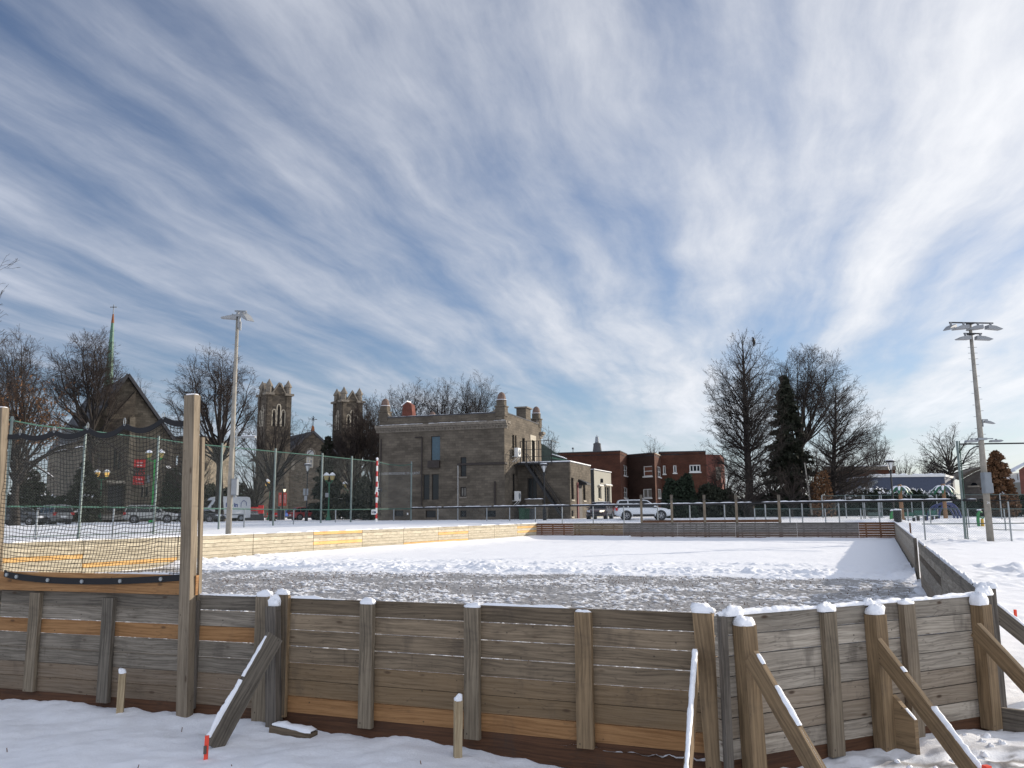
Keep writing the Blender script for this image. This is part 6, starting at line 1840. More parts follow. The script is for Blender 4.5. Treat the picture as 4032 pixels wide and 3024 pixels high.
# banner post, college sign, bench, marker
def banner_post():
    x, y, b = G2(1112, 2000, 106); zt = at(1112, 1913, 106)[2]
    rt = thing('banner_post', 'black lamp post with two red banners beside the church lawn', 'lamp post', (x, y, b))
    mb = MB(); mb.lathe((x, y, 0), [(.16, b-.2), (.16, b+.8), (.10, b+1), (.09, zt-.9), (.05, zt-.6)], 8); mb.tube([(x, y, zt-.75), (x+.05, y, zt-.45), (x+.2, y, zt-.4)], .05, 6); mb.build('post', BLACK, rt)
    mb = MB(); mb.lathe((x+.2, y, zt-.42), [(.10, -.35), (.20, 0)], 8); lg = mb.build('lamp_glass', LITW, rt)
    mb = MB(); mb.lathe((x+.2, y, zt-.42), [(.24, 0), (.14, .15), (.04, .3)], 8); mb.build('lamp_cap', BLACK, rt)
    f = Facade((x-1.5, y-.02), (x+1.5, y-.02))
    for (x0, x1, txt) in ((1097, 1109, 'VANIER'), (1115.5, 1128, 'COLLEGE')):
        a, bb, c, e = f.rect(x0, 1940, x1, 1992); mb = MB(); f.slab(mb, a, bb, c, e, 0, .02); bn = mb.build('banner', SALMON, rt)
        text_part('writing', txt, (bb-a)*.62, f.p(bb-(bb-a)*.25, c+.35, .024), (0, 0, 1), (-1, 0, 0), WHITE, bn, .003, width=(e-c)*.62)
    ki = thing('information_kiosk', 'dark grey information box at the foot of the red banner post', 'kiosk', (x-.1, y-.6, b))
    mb = MB(); f2 = Facade((x-1.5, y-.5), (x+1.5, y-.5)); a, bb, c, e = f2.rect(1096, 1996, 1107, 2044); mb.box(x+a-1.5, x+bb-1.5, y-.9, y-.5, b-.1, e); mb.build('case', STUCCOD, ki)
    a, bb, c, e = f2.rect(1112, 2004, 1123, 2044); mb = MB(); mb.box(x+a-1.5, x+bb-1.5, y-.95, y-.55, b-.1, e); mb.build('side_case', BLACK, ki)
LITW = plain('lit_lamp_glass', (.7, .66, .55), .3, emit=(1, .88, .65, 1.2))
banner_post()
def college_sign():
    A, B = at(962, 2030, 99), at(1037, 2030, 99)
    f = Facade(A, B); b = gz(A[0]+1, A[1])
    rt = thing('college_sign', 'low black college sign with red letters along its top, right of the white van', 'sign', (A[0], A[1], b))
    z1 = f.z(1000, 2013); zb = b-.1
    mb = MB(); f.slab(mb, 0, f.L, zb, z1, -.35, 0); mb.build('base', STUCCOD, rt)
    mb = MB(); snow_strip(mb, f.p(.05, z1, -.18), f.p(f.L-.75, z1, -.18), .34, .04, 4, step=.1); mb.build('snow', SNOW, rt, smooth=True)
    a, c, z2, z3 = f.rect(1018, 1990, 1038, 2022); mb = MB(); f.slab(mb, a, c, z2, z3, .003, .12); mb.build('red_panel', RED, rt)
    u0, u1 = f.u(966, 2005), f.u(1015, 2005); zt = f.z(990, 1997)
    text_part('red_letters', 'VANIER', (zt-z1)*1.38, f.p(u0, z1+.03, -.08), (*f.d, 0), (0, 0, 1), RED, rt, .05, bold=.012, width=u1-u0)
    mb = MB(); f.slab(mb, u0, u1, z1+.04, zt, -.30, -.22); mb.build('red_backing', RED, rt)
    text_part('white_letters', 'CEGEP/COLLEGE', .30, f.p(f.u(968, 2023), f.z(990, 2025.5), .012), (*f.d, 0), (0, 0, 1), WHITE, rt, .004, width=f.u(1019, 2023)-f.u(968, 2023))
college_sign()
def benches():
    # red bench
    A, B = at(1040, 2035, 112), at(1094, 2035, 111); b = gz(A[0], A[1])
    rt = thing('red_bench', 'long red bench in the snow between the college sign and the banner post', 'bench', (A[0], A[1], b))
    f = Facade(A, B)
    mb = MB(); f.slab(mb, 0, f.L, b+.42, b+.50, -.5, 0); mb.build('seat', RED, rt)
    mb = MB(); f.slab(mb, 0, f.L, b+.62, b+.92, -.56, -.5); br = mb.build('backrest', RED, rt)
    for u in (.2, f.L/2, f.L-.25):
        mb = MB(); f.slab(mb, u, u+.07, b-.1, b+.42, -.48, -.03); mb.build('leg', BLACK, rt)
    mb = MB(); snow_strip(mb, f.p(.05, b+.50, -.25), f.p(f.L-.05, b+.50, -.25), .45, .05, 3, step=.15); mb.build('snow', SNOW, rt, smooth=True)
    lab = ('weathered grey green park bench left of the left palm', 'low dark green park bench right of the left palm', 'tall backed green park bench in the middle of the playground', 'tall backed green park bench left of the blue climbing arch')
    for i, (x0, x1, y0, y1, d) in enumerate(((3428, 3485, 2017, 2034, 74), (3558, 3610, 2017, 2034, 74), (3613, 3656, 2009, 2038, 69), (3666, 3702, 2009, 2038, 69))):
        A, B = at(x0, y1, d), at(x1, y1, d); f = Facade(A, B); b = gz(A[0], A[1]); b2 = A[2]-.1
        dz = max(0, b2-b)
        rt = thing('park_bench', lab[i], 'bench', (A[0], A[1], b), 0, 'green park benches by the splash pad')
        zt = f.z((x0+x1)/2, y0)
        zs = zt-.46
        m = BENCHG if i else STEELG
        mb = MB()
        for k in range(3): f.slab(mb, 0, f.L, zs+.08+k*.13, zs+.18+k*.13, -.50-.03*k, -.46-.03*k)
        mb.build('backrest', m, rt)
        mb = MB()
        for k in range(3): f.slab(mb, 0, f.L, zs-.03, zs+.01, -.44+k*.15, -.32+k*.15)
        mb.build('seat', m, rt)
        mb = MB(); snow_strip(mb, f.p(.03, zs+.01, -.22), f.p(f.L-.03, zs+.01, -.22), .4, .04, i, step=.12); mb.build('snow', SNOW, rt, smooth=True)
        for u in (.12, f.L-.2):
            mb = MB(); f.slab(mb, u, u+.07, b-.1, zs-.033, -.45, -.03); mb.build('leg', BLACK, rt)
benches()
def marker():
    x, y, b = G2(1232, 2000, 113); zt = at(1232, 1990, 113)[2]
    rt = thing('yellow_marker', 'yellow marker on a thin stake showing above the red car', 'marker', (x, y, b))
    mb = MB(); mb.cyl((x, y, b-.1), (x, y, zt-.1), .025, n=5); mb.build('stake', BLACK, rt)
    mb = MB(); pts = []
    for k in range(10):
        a = math.pi/2+k*math.pi/5; r = .26 if k % 2 == 0 else .15; pts.append((r*math.cos(a)*1.1, r*math.sin(a)))
    mb.extrude(pts, (x, y, zt-.22), (1, 0, 0), (0, 0, 1), (0, .05, 0)); mb.build('plate', YELLOW, rt)
marker()

# ------------------------------------------------------------------ splash pad toys
def palm(px, pyb, pyt, d, rw, label):
    x, y, b = G2(px, pyb, d); zt = at(px, pyt, d)[2]; r = rw*d/3300
    rt = thing('palm_sprayer', label, 'play sprayer', (x, y, b), 0, 'artificial palm trees of the splash pad')
    mb = MB(); mb.tube([(x, y, b-.2), (x, y, zt-.15)], [.20, .14], 8); mb.build('trunk', BROWNP, rt)
    mb = MB(); mb.lathe((x, y, zt), [(.06, -.2), (.22, -.05), (.22, .08), (.1, .2)], 10); mb.build('crown_knob', BROWNP, rt)
    for k in range(8):
        a = 2*math.pi*k/8+.25; ca, sa = math.cos(a), math.sin(a)
        rows = []; rs = []
        for t in np.linspace(0, 1, 7):
            rr = r*(.05+.95*t); zz = zt-.02+.16*math.sin(t*2.0)-.95*t**2.4*r*.8
            w = .17*math.sin(math.pi*min(1, .15+t*.8))*(1 if t < .99 else .2)
            c = np.array([x+ca*rr, y+sa*rr, zz]); s = np.array([-sa, ca, 0])
            rows.append([c-s*w-[0, 0, .09], c-[0, 0, .0], c+s*w-[0, 0, .09]])
            rs.append([c-s*w*.6-[0, 0, .02], c+[0, 0, .06], c+s*w*.6-[0, 0, .02]])
        mb = MB(); mb.grid(np.array(rows)); fr = mb.build('frond', LAMPG, rt)
        mb = MB(); mb.grid(np.array(rs[:-1])); mb.build('snow', SNOW, fr, smooth=True)
palm(3553, 2044, 1917, 68, 44, 'artificial palm with snow on its fronds, left one of the splash pad by the lamp')
palm(3724, 2036, 1914, 72, 48, 'artificial palm with snow on its fronds, right one before the blue arch')
def arch():
    d = 75.0
    x, y, b = G2(3722, 2036, d)
    rt = thing('climbing_arch', 'blue tubular climbing arch behind the right snowy palm', 'climber', (x, y, b))
    zt = at(3715, 1980, d)[2]; hw = 55*d/3300
    for k, (oy, h) in enumerate(((-.8, .98), (.0, 1.0), (.8, .93))):
        mb = MB(); mb.tube([(x+hw*math.cos(t)*(.8+.1*k), y+oy, b+(zt-b)*h*math.sin(t)) for t in np.linspace(math.pi, 0, 13)], .09, 6); ar = mb.build('arch_tube', PLAYB, rt)
    for t in np.linspace(.35, 2.8, 6):
        mb = MB(); mb.cyl((x+hw*.85*math.cos(t), y-.8, b+(zt-b)*.97*math.sin(t)), (x+hw*.9*math.cos(t), y+.8, b+(zt-b)*.95*math.sin(t)), .05, n=5); mb.build('rung', PLAYB, rt)
    mb = MB(); snow_strip(mb, (x-.5, y-.8, zt+.05), (x+.3, y-.8, zt+.06), .2, .06, 4, step=.1); mb.build('snow', SNOW, rt, smooth=True)
arch()
def figure(px, py0, py1, d, label, fl):
    """small plastic sprayer animal: green body leaning over a yellow barrel"""
    x, y, b = G2(px, py1, d); z1 = at(px, py0, d)[2]; H = z1-b
    rt = thing('spray_figure', label, 'play sprayer', (x, y, b), 0, 'green and yellow spray figures')
    mb = MB(); mb.tube([(x-fl*.12, y, b-.1), (x-fl*.14, y, b+H*.45), (x-fl*.10, y, b+H*.72), (x+fl*.02, y, b+H*.86), (x+fl*.22, y, b+H*.80)], [.09, .12, .11, .10, .05], 8); mb.build('body', PLAYG, rt, smooth=True)
    mb = MB(); mb.tube([(x-fl*.06, y-.1, b+H*.6), (x+fl*.16, y-.14, b+H*.52), (x+fl*.3, y-.12, b+H*.6)], [.06, .05, .04], 6); mb.build('arm', PLAYG, rt)
    mb = MB(); mb.lathe((x+fl*.17, y, b), [(.09, -.1), (.12, H*.2), (.10, H*.5)], 10); mb.build('barrel', YELLOW, rt)
    mb = MB(); snow_cap(mb, (x+fl*.0, y, b+H*.90), .14, .12, .1, 4); mb.build('snow_cap', SNOW, rt, smooth=True)
figure(3516, 2004, 2046, 65, 'green and yellow spray figure beside the black lantern lamp', 1)
figure(3858, 2001, 2044, 63, 'green and yellow spray figure left of the concrete pole', 1)
def bin_():
    x, y, b = G2(3536, 2052, 62); zt = at(3536, 2010, 62)[2]
    rt = thing('litter_bin', 'black litter bin with snow in front of the left palm', 'bin', (x, y, b))
    mb = MB(); mb.lathe((x, y, 0), [(.24, b-.1), (.30, zt), (.22, zt+.02)], 12); mb.build('body', BLACK, rt)
    mb = MB(); snow_cap(mb, (x, y, zt+.02), .25, .25, .1, 4); mb.build('snow_cap', SNOW, rt, smooth=True)
    for i, (px, py0, py1, d, m) in enumerate(((2055, 2000, 2045, 80, BINGR), (2073, 2002, 2045, 80.5, BINGR), (2092, 2003, 2045, 81, STUCCOD))):
        x, y, b = G2(px, py1, d); zt = at(px, py0, d)[2]
        rt = thing('wheeled_bin', ('green wheeled bin nearest the cooling unit', 'green wheeled bin in the middle of the three by the stone wing', 'dark grey wheeled bin beside the stoop')[i], 'bin', (x, y, b), 0, 'wheeled bins by the stone building')
        mb = MB(); mb.extrude([(-.24, -.1), (.24, -.1), (.30, zt-b-.1), (-.30, zt-b-.1)], (x, y-.3, b), (1, 0, 0), (0, 0, 1), (0, .6, 0)); mb.build('body', m, rt)
        mb = MB(); mb.extrude([(-.33, 0), (.33, 0), (.3, .1), (-.3, .1)], (x, y-.35, zt-.1), (1, 0, 0), (0, 0, 1), (0, .7, 0)); mb.build('lid', m, rt)
    x, y, b = G2(1378, 2040, 104)
    rt = thing('litter_bin', 'small green litter bin with snow on top near the far double lamp', 'bin', (x, y, b))
    mb = MB(); mb.lathe((x, y, b), [(.42, -.1), (.45, .8), (.3, .85)], 10); mb.build('body', LAMPG, rt)
    mb = MB(); snow_cap(mb, (x, y, b+.85), .42, .42, .12, 9); mb.build('snow_cap', SNOW, rt, smooth=True)
bin_()


# ------------------------------------------------------------------ vehicles
def loft(mb, secs, cap=True):
    """closed cross-sections (lists of points) joined along their order"""
    n = len(secs[0]); i0 = len(mb.v)
    for s in secs: mb.v += [tuple(map(float, p)) for p in s]
    for j in range(len(secs)-1):
        for k in range(n):
            k2 = (k+1) % n
            q = (i0+j*n+k, i0+j*n+k2, i0+(j+1)*n+k2, i0+(j+1)*n+k)
            mb.f.append(q); mb.uv.append([(mb.v[t][0], mb.v[t][2]) for t in q])
    if cap:
        for j, rv in ((0, True), (len(secs)-1, False)):
            q = tuple(range(i0+j*n, i0+j*n+n)); q = q[::-1] if rv else q
            mb.f.append(q); mb.uv.append([(mb.v[t][1], mb.v[t][2]) for t in q])

CARS = dict(
    suv=dict(top=[(-.5, .52), (-.49, .60), (-.44, .635), (.16, .625), (.24, .61), (.40, .56), (.475, .47), (.5, .36)], gb=(-.475, .26), gr=(-.43, -.405, .02, .07), wr=.215),
    sedan=dict(top=[(-.5, .48), (-.49, .60), (-.44, .66), (-.30, .68), (.16, .65), (.26, .62), (.42, .54), (.48, .45), (.5, .34)], gb=(-.40, .27), gr=(-.24, -.20, .02, .06), wr=.225),
    hatch=dict(top=[(-.5, .46), (-.49, .58), (-.45, .65), (.14, .63), (.24, .61), (.40, .55), (.475, .46), (.5, .34)], gb=(-.47, .28), gr=(-.36, -.30, .02, .07), wr=.225))
def car(label, kind, L, W, H, mat, x, y, head, name='parked_car', cat='car', snowy=True, lit=False, grp='cars parked by the church and stone building'):
    z = gz(x, y); a = math.atan2(head[1], head[0])
    rt = thing(name, label, cat, (x, y, z), a, grp)
    M = np.array(rt.matrix_basis)
    def Wp(p): return M[:3, :3]@np.array(p, float)+M[:3, 3]
    k = CARS[kind]; w = W/2; R = k['wr']*H
    zb = .17*H
    def ztop(u): return np.interp(u, [p[0] for p in k['top']], [p[1] for p in k['top']])*H
    secs = []
    for u in (-.5, -.492, -.46, -.40, -.30, -.15, 0, .15, .24, .33, .40, .45, .48, .495, .5):
        nar = 1-.16*max(0, abs(u)-.40)/.10-.10*max(0, abs(u)-.48)/.02
        ww = w*nar; zt = ztop(u); b = zb+.10*H*max(0, abs(u)-.44)/.06
        pts = [(-ww*.90, b), (-ww*.99, b+.10*H), (-ww, (b+zt)/2), (-ww*.97, zt-.06*H), (-ww*.86, zt-.012*H), (-ww*.4, zt+.004*H), (ww*.4, zt+.004*H), (ww*.86, zt-.012*H), (ww*.97, zt-.06*H), (ww, (b+zt)/2), (ww*.99, b+.10*H), (ww*.90, b)]
        secs.append([Wp((u*L, p[0], p[1])) for p in pts])
    mb = MB(); loft(mb, secs); body = mb.build('body', mat, rt, smooth=True)
    # cabin: glass all round, painted roof and pillars
    g0, g1 = k['gb']; r0, r1, r2, r3 = k['gr']
    def cab(scale, ztf):
        S = []
        for u, f in ((g0, 0.0), (g0*.5+r0*.5, .5), (r0, .90), (r1, 1.0), ((r1+r2)/2, 1.03), (r2, 1.0), (r3, .93), ((r3+g1)/2, .48), (g1, 0.0)):
            zbase = ztop(u)-.03*H; zr = zbase+(H*ztf-zbase)*f
            ww = w*.90*scale; wt = w*(.90-.17*f)*scale
            S.append([Wp((u*L, -ww, zbase)), Wp((u*L, -wt, zr)), Wp((u*L, -wt*.5, zr+.012*H*f)), Wp((u*L, wt*.5, zr+.012*H*f)), Wp((u*L, wt, zr)), Wp((u*L, ww, zbase))])
        return S
    mb = MB(); loft(mb, cab(.995, .965)); mb.build('windows', GLASS, rt, smooth=False)
    S = cab(1.0, .975)
    mb = MB()
    for s0, s1 in zip(S[2:6], S[3:7]):
        for i in range(1, 4): mb.face([s0[i], s0[i+1], s1[i+1], s1[i]][::-1])
    def inter(u, side, f):
        zbase = ztop(u)-.03*H; zr = zbase+(H*.97-zbase)*f
        return Wp((u*L, side*w*(.905-.17*f), zr))
    roof = mb.build('roof', mat, rt)
    mb = MB()
    for sd in (-1, 1):
        mb.tube([inter(g1, sd, .02), inter(r3, sd, .93), inter(r2, sd, 1.0), inter((r1+r2)/2, sd, 1.03), inter(r1, sd, 1.0), inter(r0, sd, .9), inter(g0, sd, .03)], .045, 5)
        for u in ((-.05,) if kind == 'sedan' else (-.03, -.27)): mb.tube([inter(u, sd, 0.0), inter(u, sd, 1.0)], .04, 5)
    mb.build('pillars', mat, rt)
    mb = MB()
    for sd in (-1, 1): mb.obox(Wp((.20*L, sd*(w+.06), ztop(.2)+.05*H)), M[:3, 0]*.09, M[:3, 1]*.09, M[:3, 2]*.06, grain=False)
    mb.build('mirrors', mat, rt)
    # wheels in dark arches
    for u in (-.30, .305):
        for sd in (-1, 1):
            mb = MB(); mb.cyl(Wp((u*L, sd*(w-.28), R*1.03)), Wp((u*L, sd*(w+.006), R*1.03)), R*1.20, n=20); mb.build('wheel_arch', BLACK, rt)
            c0, c1 = Wp((u*L, sd*(w-.22), R)), Wp((u*L, sd*(w+.015), R))
            mb = MB(); mb.tube([c0, c0+(c1-c0)*.2, c0+(c1-c0)*.8, c1], [R*.92, R, R, R*.9], 20); wh = mb.build('wheel', RUBBER, rt)
            mb = MB()
            ax = (c1-c0)/np.linalg.norm(c1-c0); e = M[:3, 0]; f = M[:3, 2]
            for q in range(5):
                t = 2*math.pi*q/5+.3; v = e*math.cos(t)+f*math.sin(t); v2 = e*math.cos(t+.28)+f*math.sin(t+.28)
                mb.beam(c1+ax*.006, c1+ax*.006+v*R*.62, R*.17, .02, up=np.cross(ax, v), grain=False)
            mb.cyl(c1-ax*.01, c1+ax*.018, R*.18, n=10)
            rg = [c1+ax*.008+(e*math.cos(t)+f*math.sin(t))*R*.62 for t in np.linspace(0, 2*math.pi, 21)]
            mb.tube(rg, R*.06, 4, cap=False); mb.build('rim', RIM, wh)
    # trim, lights, plate
    for sd in (-1, 1):
        mb = MB(); mb.obox(Wp((0, sd*w*.97, zb+.05*H)), M[:3, 0]*L*.19, M[:3, 1]*.03, M[:3, 2]*.06*H, grain=False); mb.build('sill_trim', BLACK, rt)
        mb = MB(); mb.obox(Wp((sd*L*.488, 0, zb+.08*H)), M[:3, 0]*.04, M[:3, 1]*w*.70, M[:3, 2]*.07*H, grain=False); mb.build('bumper_trim', BLACK, rt)
    mb = MB(); mb.obox(Wp((L*.494, 0, .37*H)), M[:3, 0]*.03, M[:3, 1]*w*.42, M[:3, 2]*.06*H, grain=False); mb.build('grille', BLACK, rt)
    for sd in (-1, 1):
        mb = MB(); mb.obox(Wp((L*.462, sd*w*.70, .455*H)), M[:3, 0]*.13-M[:3, 1]*sd*.03, M[:3, 1]*.17-M[:3, 0]*sd*.10, M[:3, 2]*.055*H, grain=False); mb.build('headlight', LITW if lit and sd > 0 else HEADL, rt)
        mb = MB(); mb.obox(Wp((-L*.474, sd*w*.80, .54*H)), M[:3, 0]*.10, M[:3, 1]*.14, M[:3, 2]*.075*H, grain=False); mb.build('tail_light', TAILL, rt)
    mb = MB(); mb.obox(Wp((-L*.502, 0, .40*H)), M[:3, 0]*.012, M[:3, 1]*.26, M[:3, 2]*.075, grain=False); mb.build('licence_plate', WHITEP, rt)
    if snowy:
        mb = MB(); snow_strip(mb, Wp((r1*L, 0, H*.985)), Wp((r2*L, 0, H*.985)), W*.62, .05, int(L*7), step=.15); mb.build('roof_snow', SNOW, rt, smooth=True)
    return rt
def paint(n, c, r=.3): return plain(n, c, r, metal=.0, var=.04, spec=.6)
P_WHITE = paint('white_car_paint', (.62, .64, .66)); P_DARK = paint('charcoal_car_paint', (.045, .05, .055)); P_SILVER = paint('silver_car_paint', (.34, .34, .32)); P_BLACK = paint('black_car_paint', (.016, .018, .02))
P_GREY = paint('grey_car_paint', (.20, .20, .19)); P_RED = paint('red_car_paint', (.25, .02, .022)); P_BLUE = paint('blue_car_paint', (.02, .07, .28)); P_MAUVE = paint('plum_grey_car_paint', (.10, .07, .07))
def cpos(px, d): q = at(px, 2030, d); return q[0], q[1]
car('white sport utility car seen side on behind the far net posts', 'suv', 5.0, 1.95, 1.78, P_WHITE, *cpos(2531, 75), (1, -.06))
car('plum grey car with snowy bonnet facing the camera left of the white car', 'suv', 4.6, 1.88, 1.62, P_MAUVE, *cpos(2363, 80), (-.30, -.95), lit=True)
car('charcoal small car at the far left behind the net', 'hatch', 4.2, 1.75, 1.46, P_DARK, *cpos(82, 69), (1, -.03), snowy=False)
car('silver grey sport utility car seen from behind, left of the tall fence post', 'suv', 4.5, 1.85, 1.68, P_GREY, *cpos(205, 75), (-.80, .60))
car('small silver car parked in front of the church door', 'sedan', 4.3, 1.74, 1.40, P_SILVER, *cpos(395, 99), (-1, .05))
car('silver sport utility car below the gala banner', 'suv', 4.7, 1.86, 1.66, P_SILVER, *cpos(595, 79), (.93, .36))
car('black low saloon in front of the white van', 'sedan', 4.7, 1.82, 1.42, P_BLACK, *cpos(788, 84), (1, -.10), snowy=False)
car('dark red hatchback seen from behind, in front of the black lantern lamp', 'hatch', 4.2, 1.76, 1.52, P_RED, *cpos(1209, 101), (.80, .60), snowy=False)
car('blue car mostly hidden behind the information box', 'hatch', 4.1, 1.75, 1.45, P_BLUE, *cpos(1126, 124), (-.6, -.8), snowy=False)

def van():
    x, y = cpos(874, 91); head = (-.74, -.67)
    rt = thing('delivery_van', 'white high roofed van with blue and green lettering behind the floodlight pole', 'van', (x, y, gz(x, y)), math.atan2(head[1], head[0]), None)
    M = np.array(rt.matrix_basis)
    def Wp(p): return M[:3, :3]@np.array(p, float)+M[:3, 3]
    L, W, H = 5.6, 1.95, 2.68; w = W/2
    prof = [(-2.80, .45, 2.30, 1), (-2.72, .38, 2.58, 1), (-2.4, .36, 2.66, 1), (.6, .36, 2.68, 1), (1.10, .36, 2.58, 1), (1.45, .36, 2.22, .99), (1.95, .36, 1.48, .97), (2.2, .36, 1.32, .95), (2.62, .40, 1.14, .88), (2.78, .48, .92, .78)]
    secs = []
    for u, zb, zt, f in prof:
        ww = w*f; h = zt-zb
        secs.append([Wp(p) for p in ((u, -ww*.95, zb), (u, -ww, zb+.2), (u, -ww, zb+h*.5), (u, -ww*.96, zt-.22*h/2), (u, -ww*.86, zt-.02), (u, ww*.86, zt-.02), (u, ww*.96, zt-.22*h/2), (u, ww, zb+h*.5), (u, ww, zb+.2), (u, ww*.95, zb))])
    mb = MB(); loft(mb, secs); mb.build('body', P_WHITE, rt, smooth=False)
    mb = MB(); mb.face([Wp((1.93, -.84, 1.52)), Wp((1.93, .84, 1.52)), Wp((1.46, .80, 2.22)), Wp((1.46, -.80, 2.22))]); q = MB()
    n = Wp((.06, 0, .05))-Wp((0, 0, 0)); pts = [Wp((1.97, -.82, 1.50))+n*.4, Wp((1.97, .82, 1.50))+n*.4, Wp((1.46, .78, 2.24))+n*.4, Wp((1.46, -.78, 2.24))+n*.4]
    q.face(pts); q.build('windscreen', GLASS, rt)
    for sd in (-1, 1):
        mb = MB(); pl = [(1.62, 1.45), (.82, 1.45), (.82, 2.12), (1.28, 2.12)]
        pts = [Wp((a, sd*(w*.985+.012), b)) for a, b in pl]; mb.face(pts if sd > 0 else pts[::-1]); mb.build('side_window', GLASS, rt)
        mb = MB(); mb.obox(Wp((-.2, sd*(w+.005), .72)), M[:3, 0]*2.0, M[:3, 1]*.015, M[:3, 2]*.07, grain=False); mb.build('rub_strip', GREYM, rt)
        mb = MB(); mb.obox(Wp((1.55, sd*(w+.13), 1.55)), M[:3, 0]*.07, M[:3, 1]*.10, M[:3, 2]*.20, grain=False); mb.build('mirror', BLACK, rt)
        for u in (-1.75, 1.78):
            R = .35
            mb = MB(); mb.cyl(Wp((u, sd*(w-.3), R*1.05)), Wp((u, sd*(w+.004), R*1.05)), R*1.2, n=18); mb.build('wheel_arch', BLACK, rt)
            c0, c1 = Wp((u, sd*(w-.2), R)), Wp((u, sd*(w+.014), R)); mb = MB(); mb.tube([c0, c0+(c1-c0)*.8, c1], [R, R, R*.9], 18); wh = mb.build('wheel', RUBBER, rt)
            mb = MB(); mb.cyl(c1, c1+(c1-c0)*.05, R*.6, R*.5, 14); mb.build('rim', GREYM, wh)
        mb = MB(); mb.obox(Wp((2.62, sd*.72, 1.0)), M[:3, 0]*.14, M[:3, 1]*.14, M[:3, 2]*.14, grain=False); mb.build('headlight', HEADL, rt)
        mb = MB(); mb.obox(Wp((-2.80, sd*.86, 1.2)), M[:3, 0]*.02, M[:3, 1]*.07, M[:3, 2]*.28, grain=False); mb.build('tail_light', TAILL, rt)
    mb = MB(); mb.obox(Wp((2.76, 0, .62)), M[:3, 0]*.06, M[:3, 1]*.72, M[:3, 2]*.16, grain=False); mb.obox(Wp((-2.80, 0, .45)), M[:3, 0]*.06, M[:3, 1]*.9, M[:3, 2]*.10, grain=False); mb.build('bumpers', GREYM, rt)
    # lettering on the side that faces the rink (its left flank)
    ex = -M[:3, 0]*-1; ex = -M[:3, 0]
    o = Wp((.05, w*.985+.03, 1.56)); up = M[:3, 2]
    text_part('lettering', 'ir', .62, o, ex, up, VBLUE, rt, .004, bold=.02)
    text_part('lettering', 'o', .62, o+ex*.46, ex, up, VGREEN, rt, .004, bold=.02)
    text_part('lettering', 'in', .62, o+ex*.92, ex, up, VBLUE, rt, .004, bold=.02)
    mb = MB(); a = o+ex*1.72
    for p0, p1, in (((0, -.05), (0, .42)), ((0, .42), (.28, .70)), ((.28, .70), (.60, .48)), ((.60, .48), (.60, .1))):
        mb.beam(a+ex*p0[0]+up*p0[1], a+ex*p1[0]+up*p1[1], .09, .02, up=np.cross(ex, up), grain=False)
    mb.build('house_emblem', VBLUE, rt)
VBLUE = plain('blue_lettering', (.02, .06, .24), .5); VGREEN = plain('green_lettering', (.06, .35, .16), .5)
van()

# ------------------------------------------------------------------ trees
def grow(rng, pts, rad, spec, lvl, out, trop):
    """children along a limb: spec[lvl] = (spacing, length factor, angle, start, wiggle, radius factor)"""
    if lvl >= len(spec): return
    sp, lf, ang, start, wig, rf = spec[lvl]
    segl = [np.linalg.norm(pts[i+1]-pts[i]) for i in range(len(pts)-1)]
    L = sum(segl)
    n = max(1, int(L*(1-start)/sp))
    for k in range(n):
        f = start+(1-start)*(k+rng.random()*.9)/n
        s = f*L; i = 0
        while i < len(segl)-1 and s > segl[i]: s -= segl[i]; i += 1
        t = min(1, s/segl[i]); p = pts[i]*(1-t)+pts[i+1]*t
        d = pts[i+1]-pts[i]; d = d/np.linalg.norm(d)
        r0 = (rad[i]*(1-t)+rad[i+1]*t)
        a = rng.normal(0, 1, 3); a -= d*(a@d); a /= np.linalg.norm(a)+1e-9
        an = ang*(.7+.6*rng.random())
        dd = d*math.cos(an)+a*math.sin(an)
        ln = lf*L*(1-.55*f)*(.6+.7*rng.random())
        limb(rng, p, dd, ln, max(.006, min(r0*.75, r0*rf)), spec, lvl+1, out, trop, wig)
def limb(rng, p, d, ln, r, spec, lvl, out, trop, wig):
    m = 4 if ln > 2.2 else (3 if ln > .8 else 2)
    pts = [p]; rad = [r]
    for j in range(m):
        d = d+rng.normal(0, wig, 3)+np.array([0, 0, trop]); d = d/np.linalg.norm(d)
        pts.append(pts[-1]+d*ln/m); rad.append(max(.0045, r*(1-.8*(j+1)/m)))
    for j in range(m): out[0 if r > .04 else 1].append((*pts[j], *pts[j+1], rad[j], rad[j+1]))
    grow(rng, pts, rad, spec, lvl, out, trop)

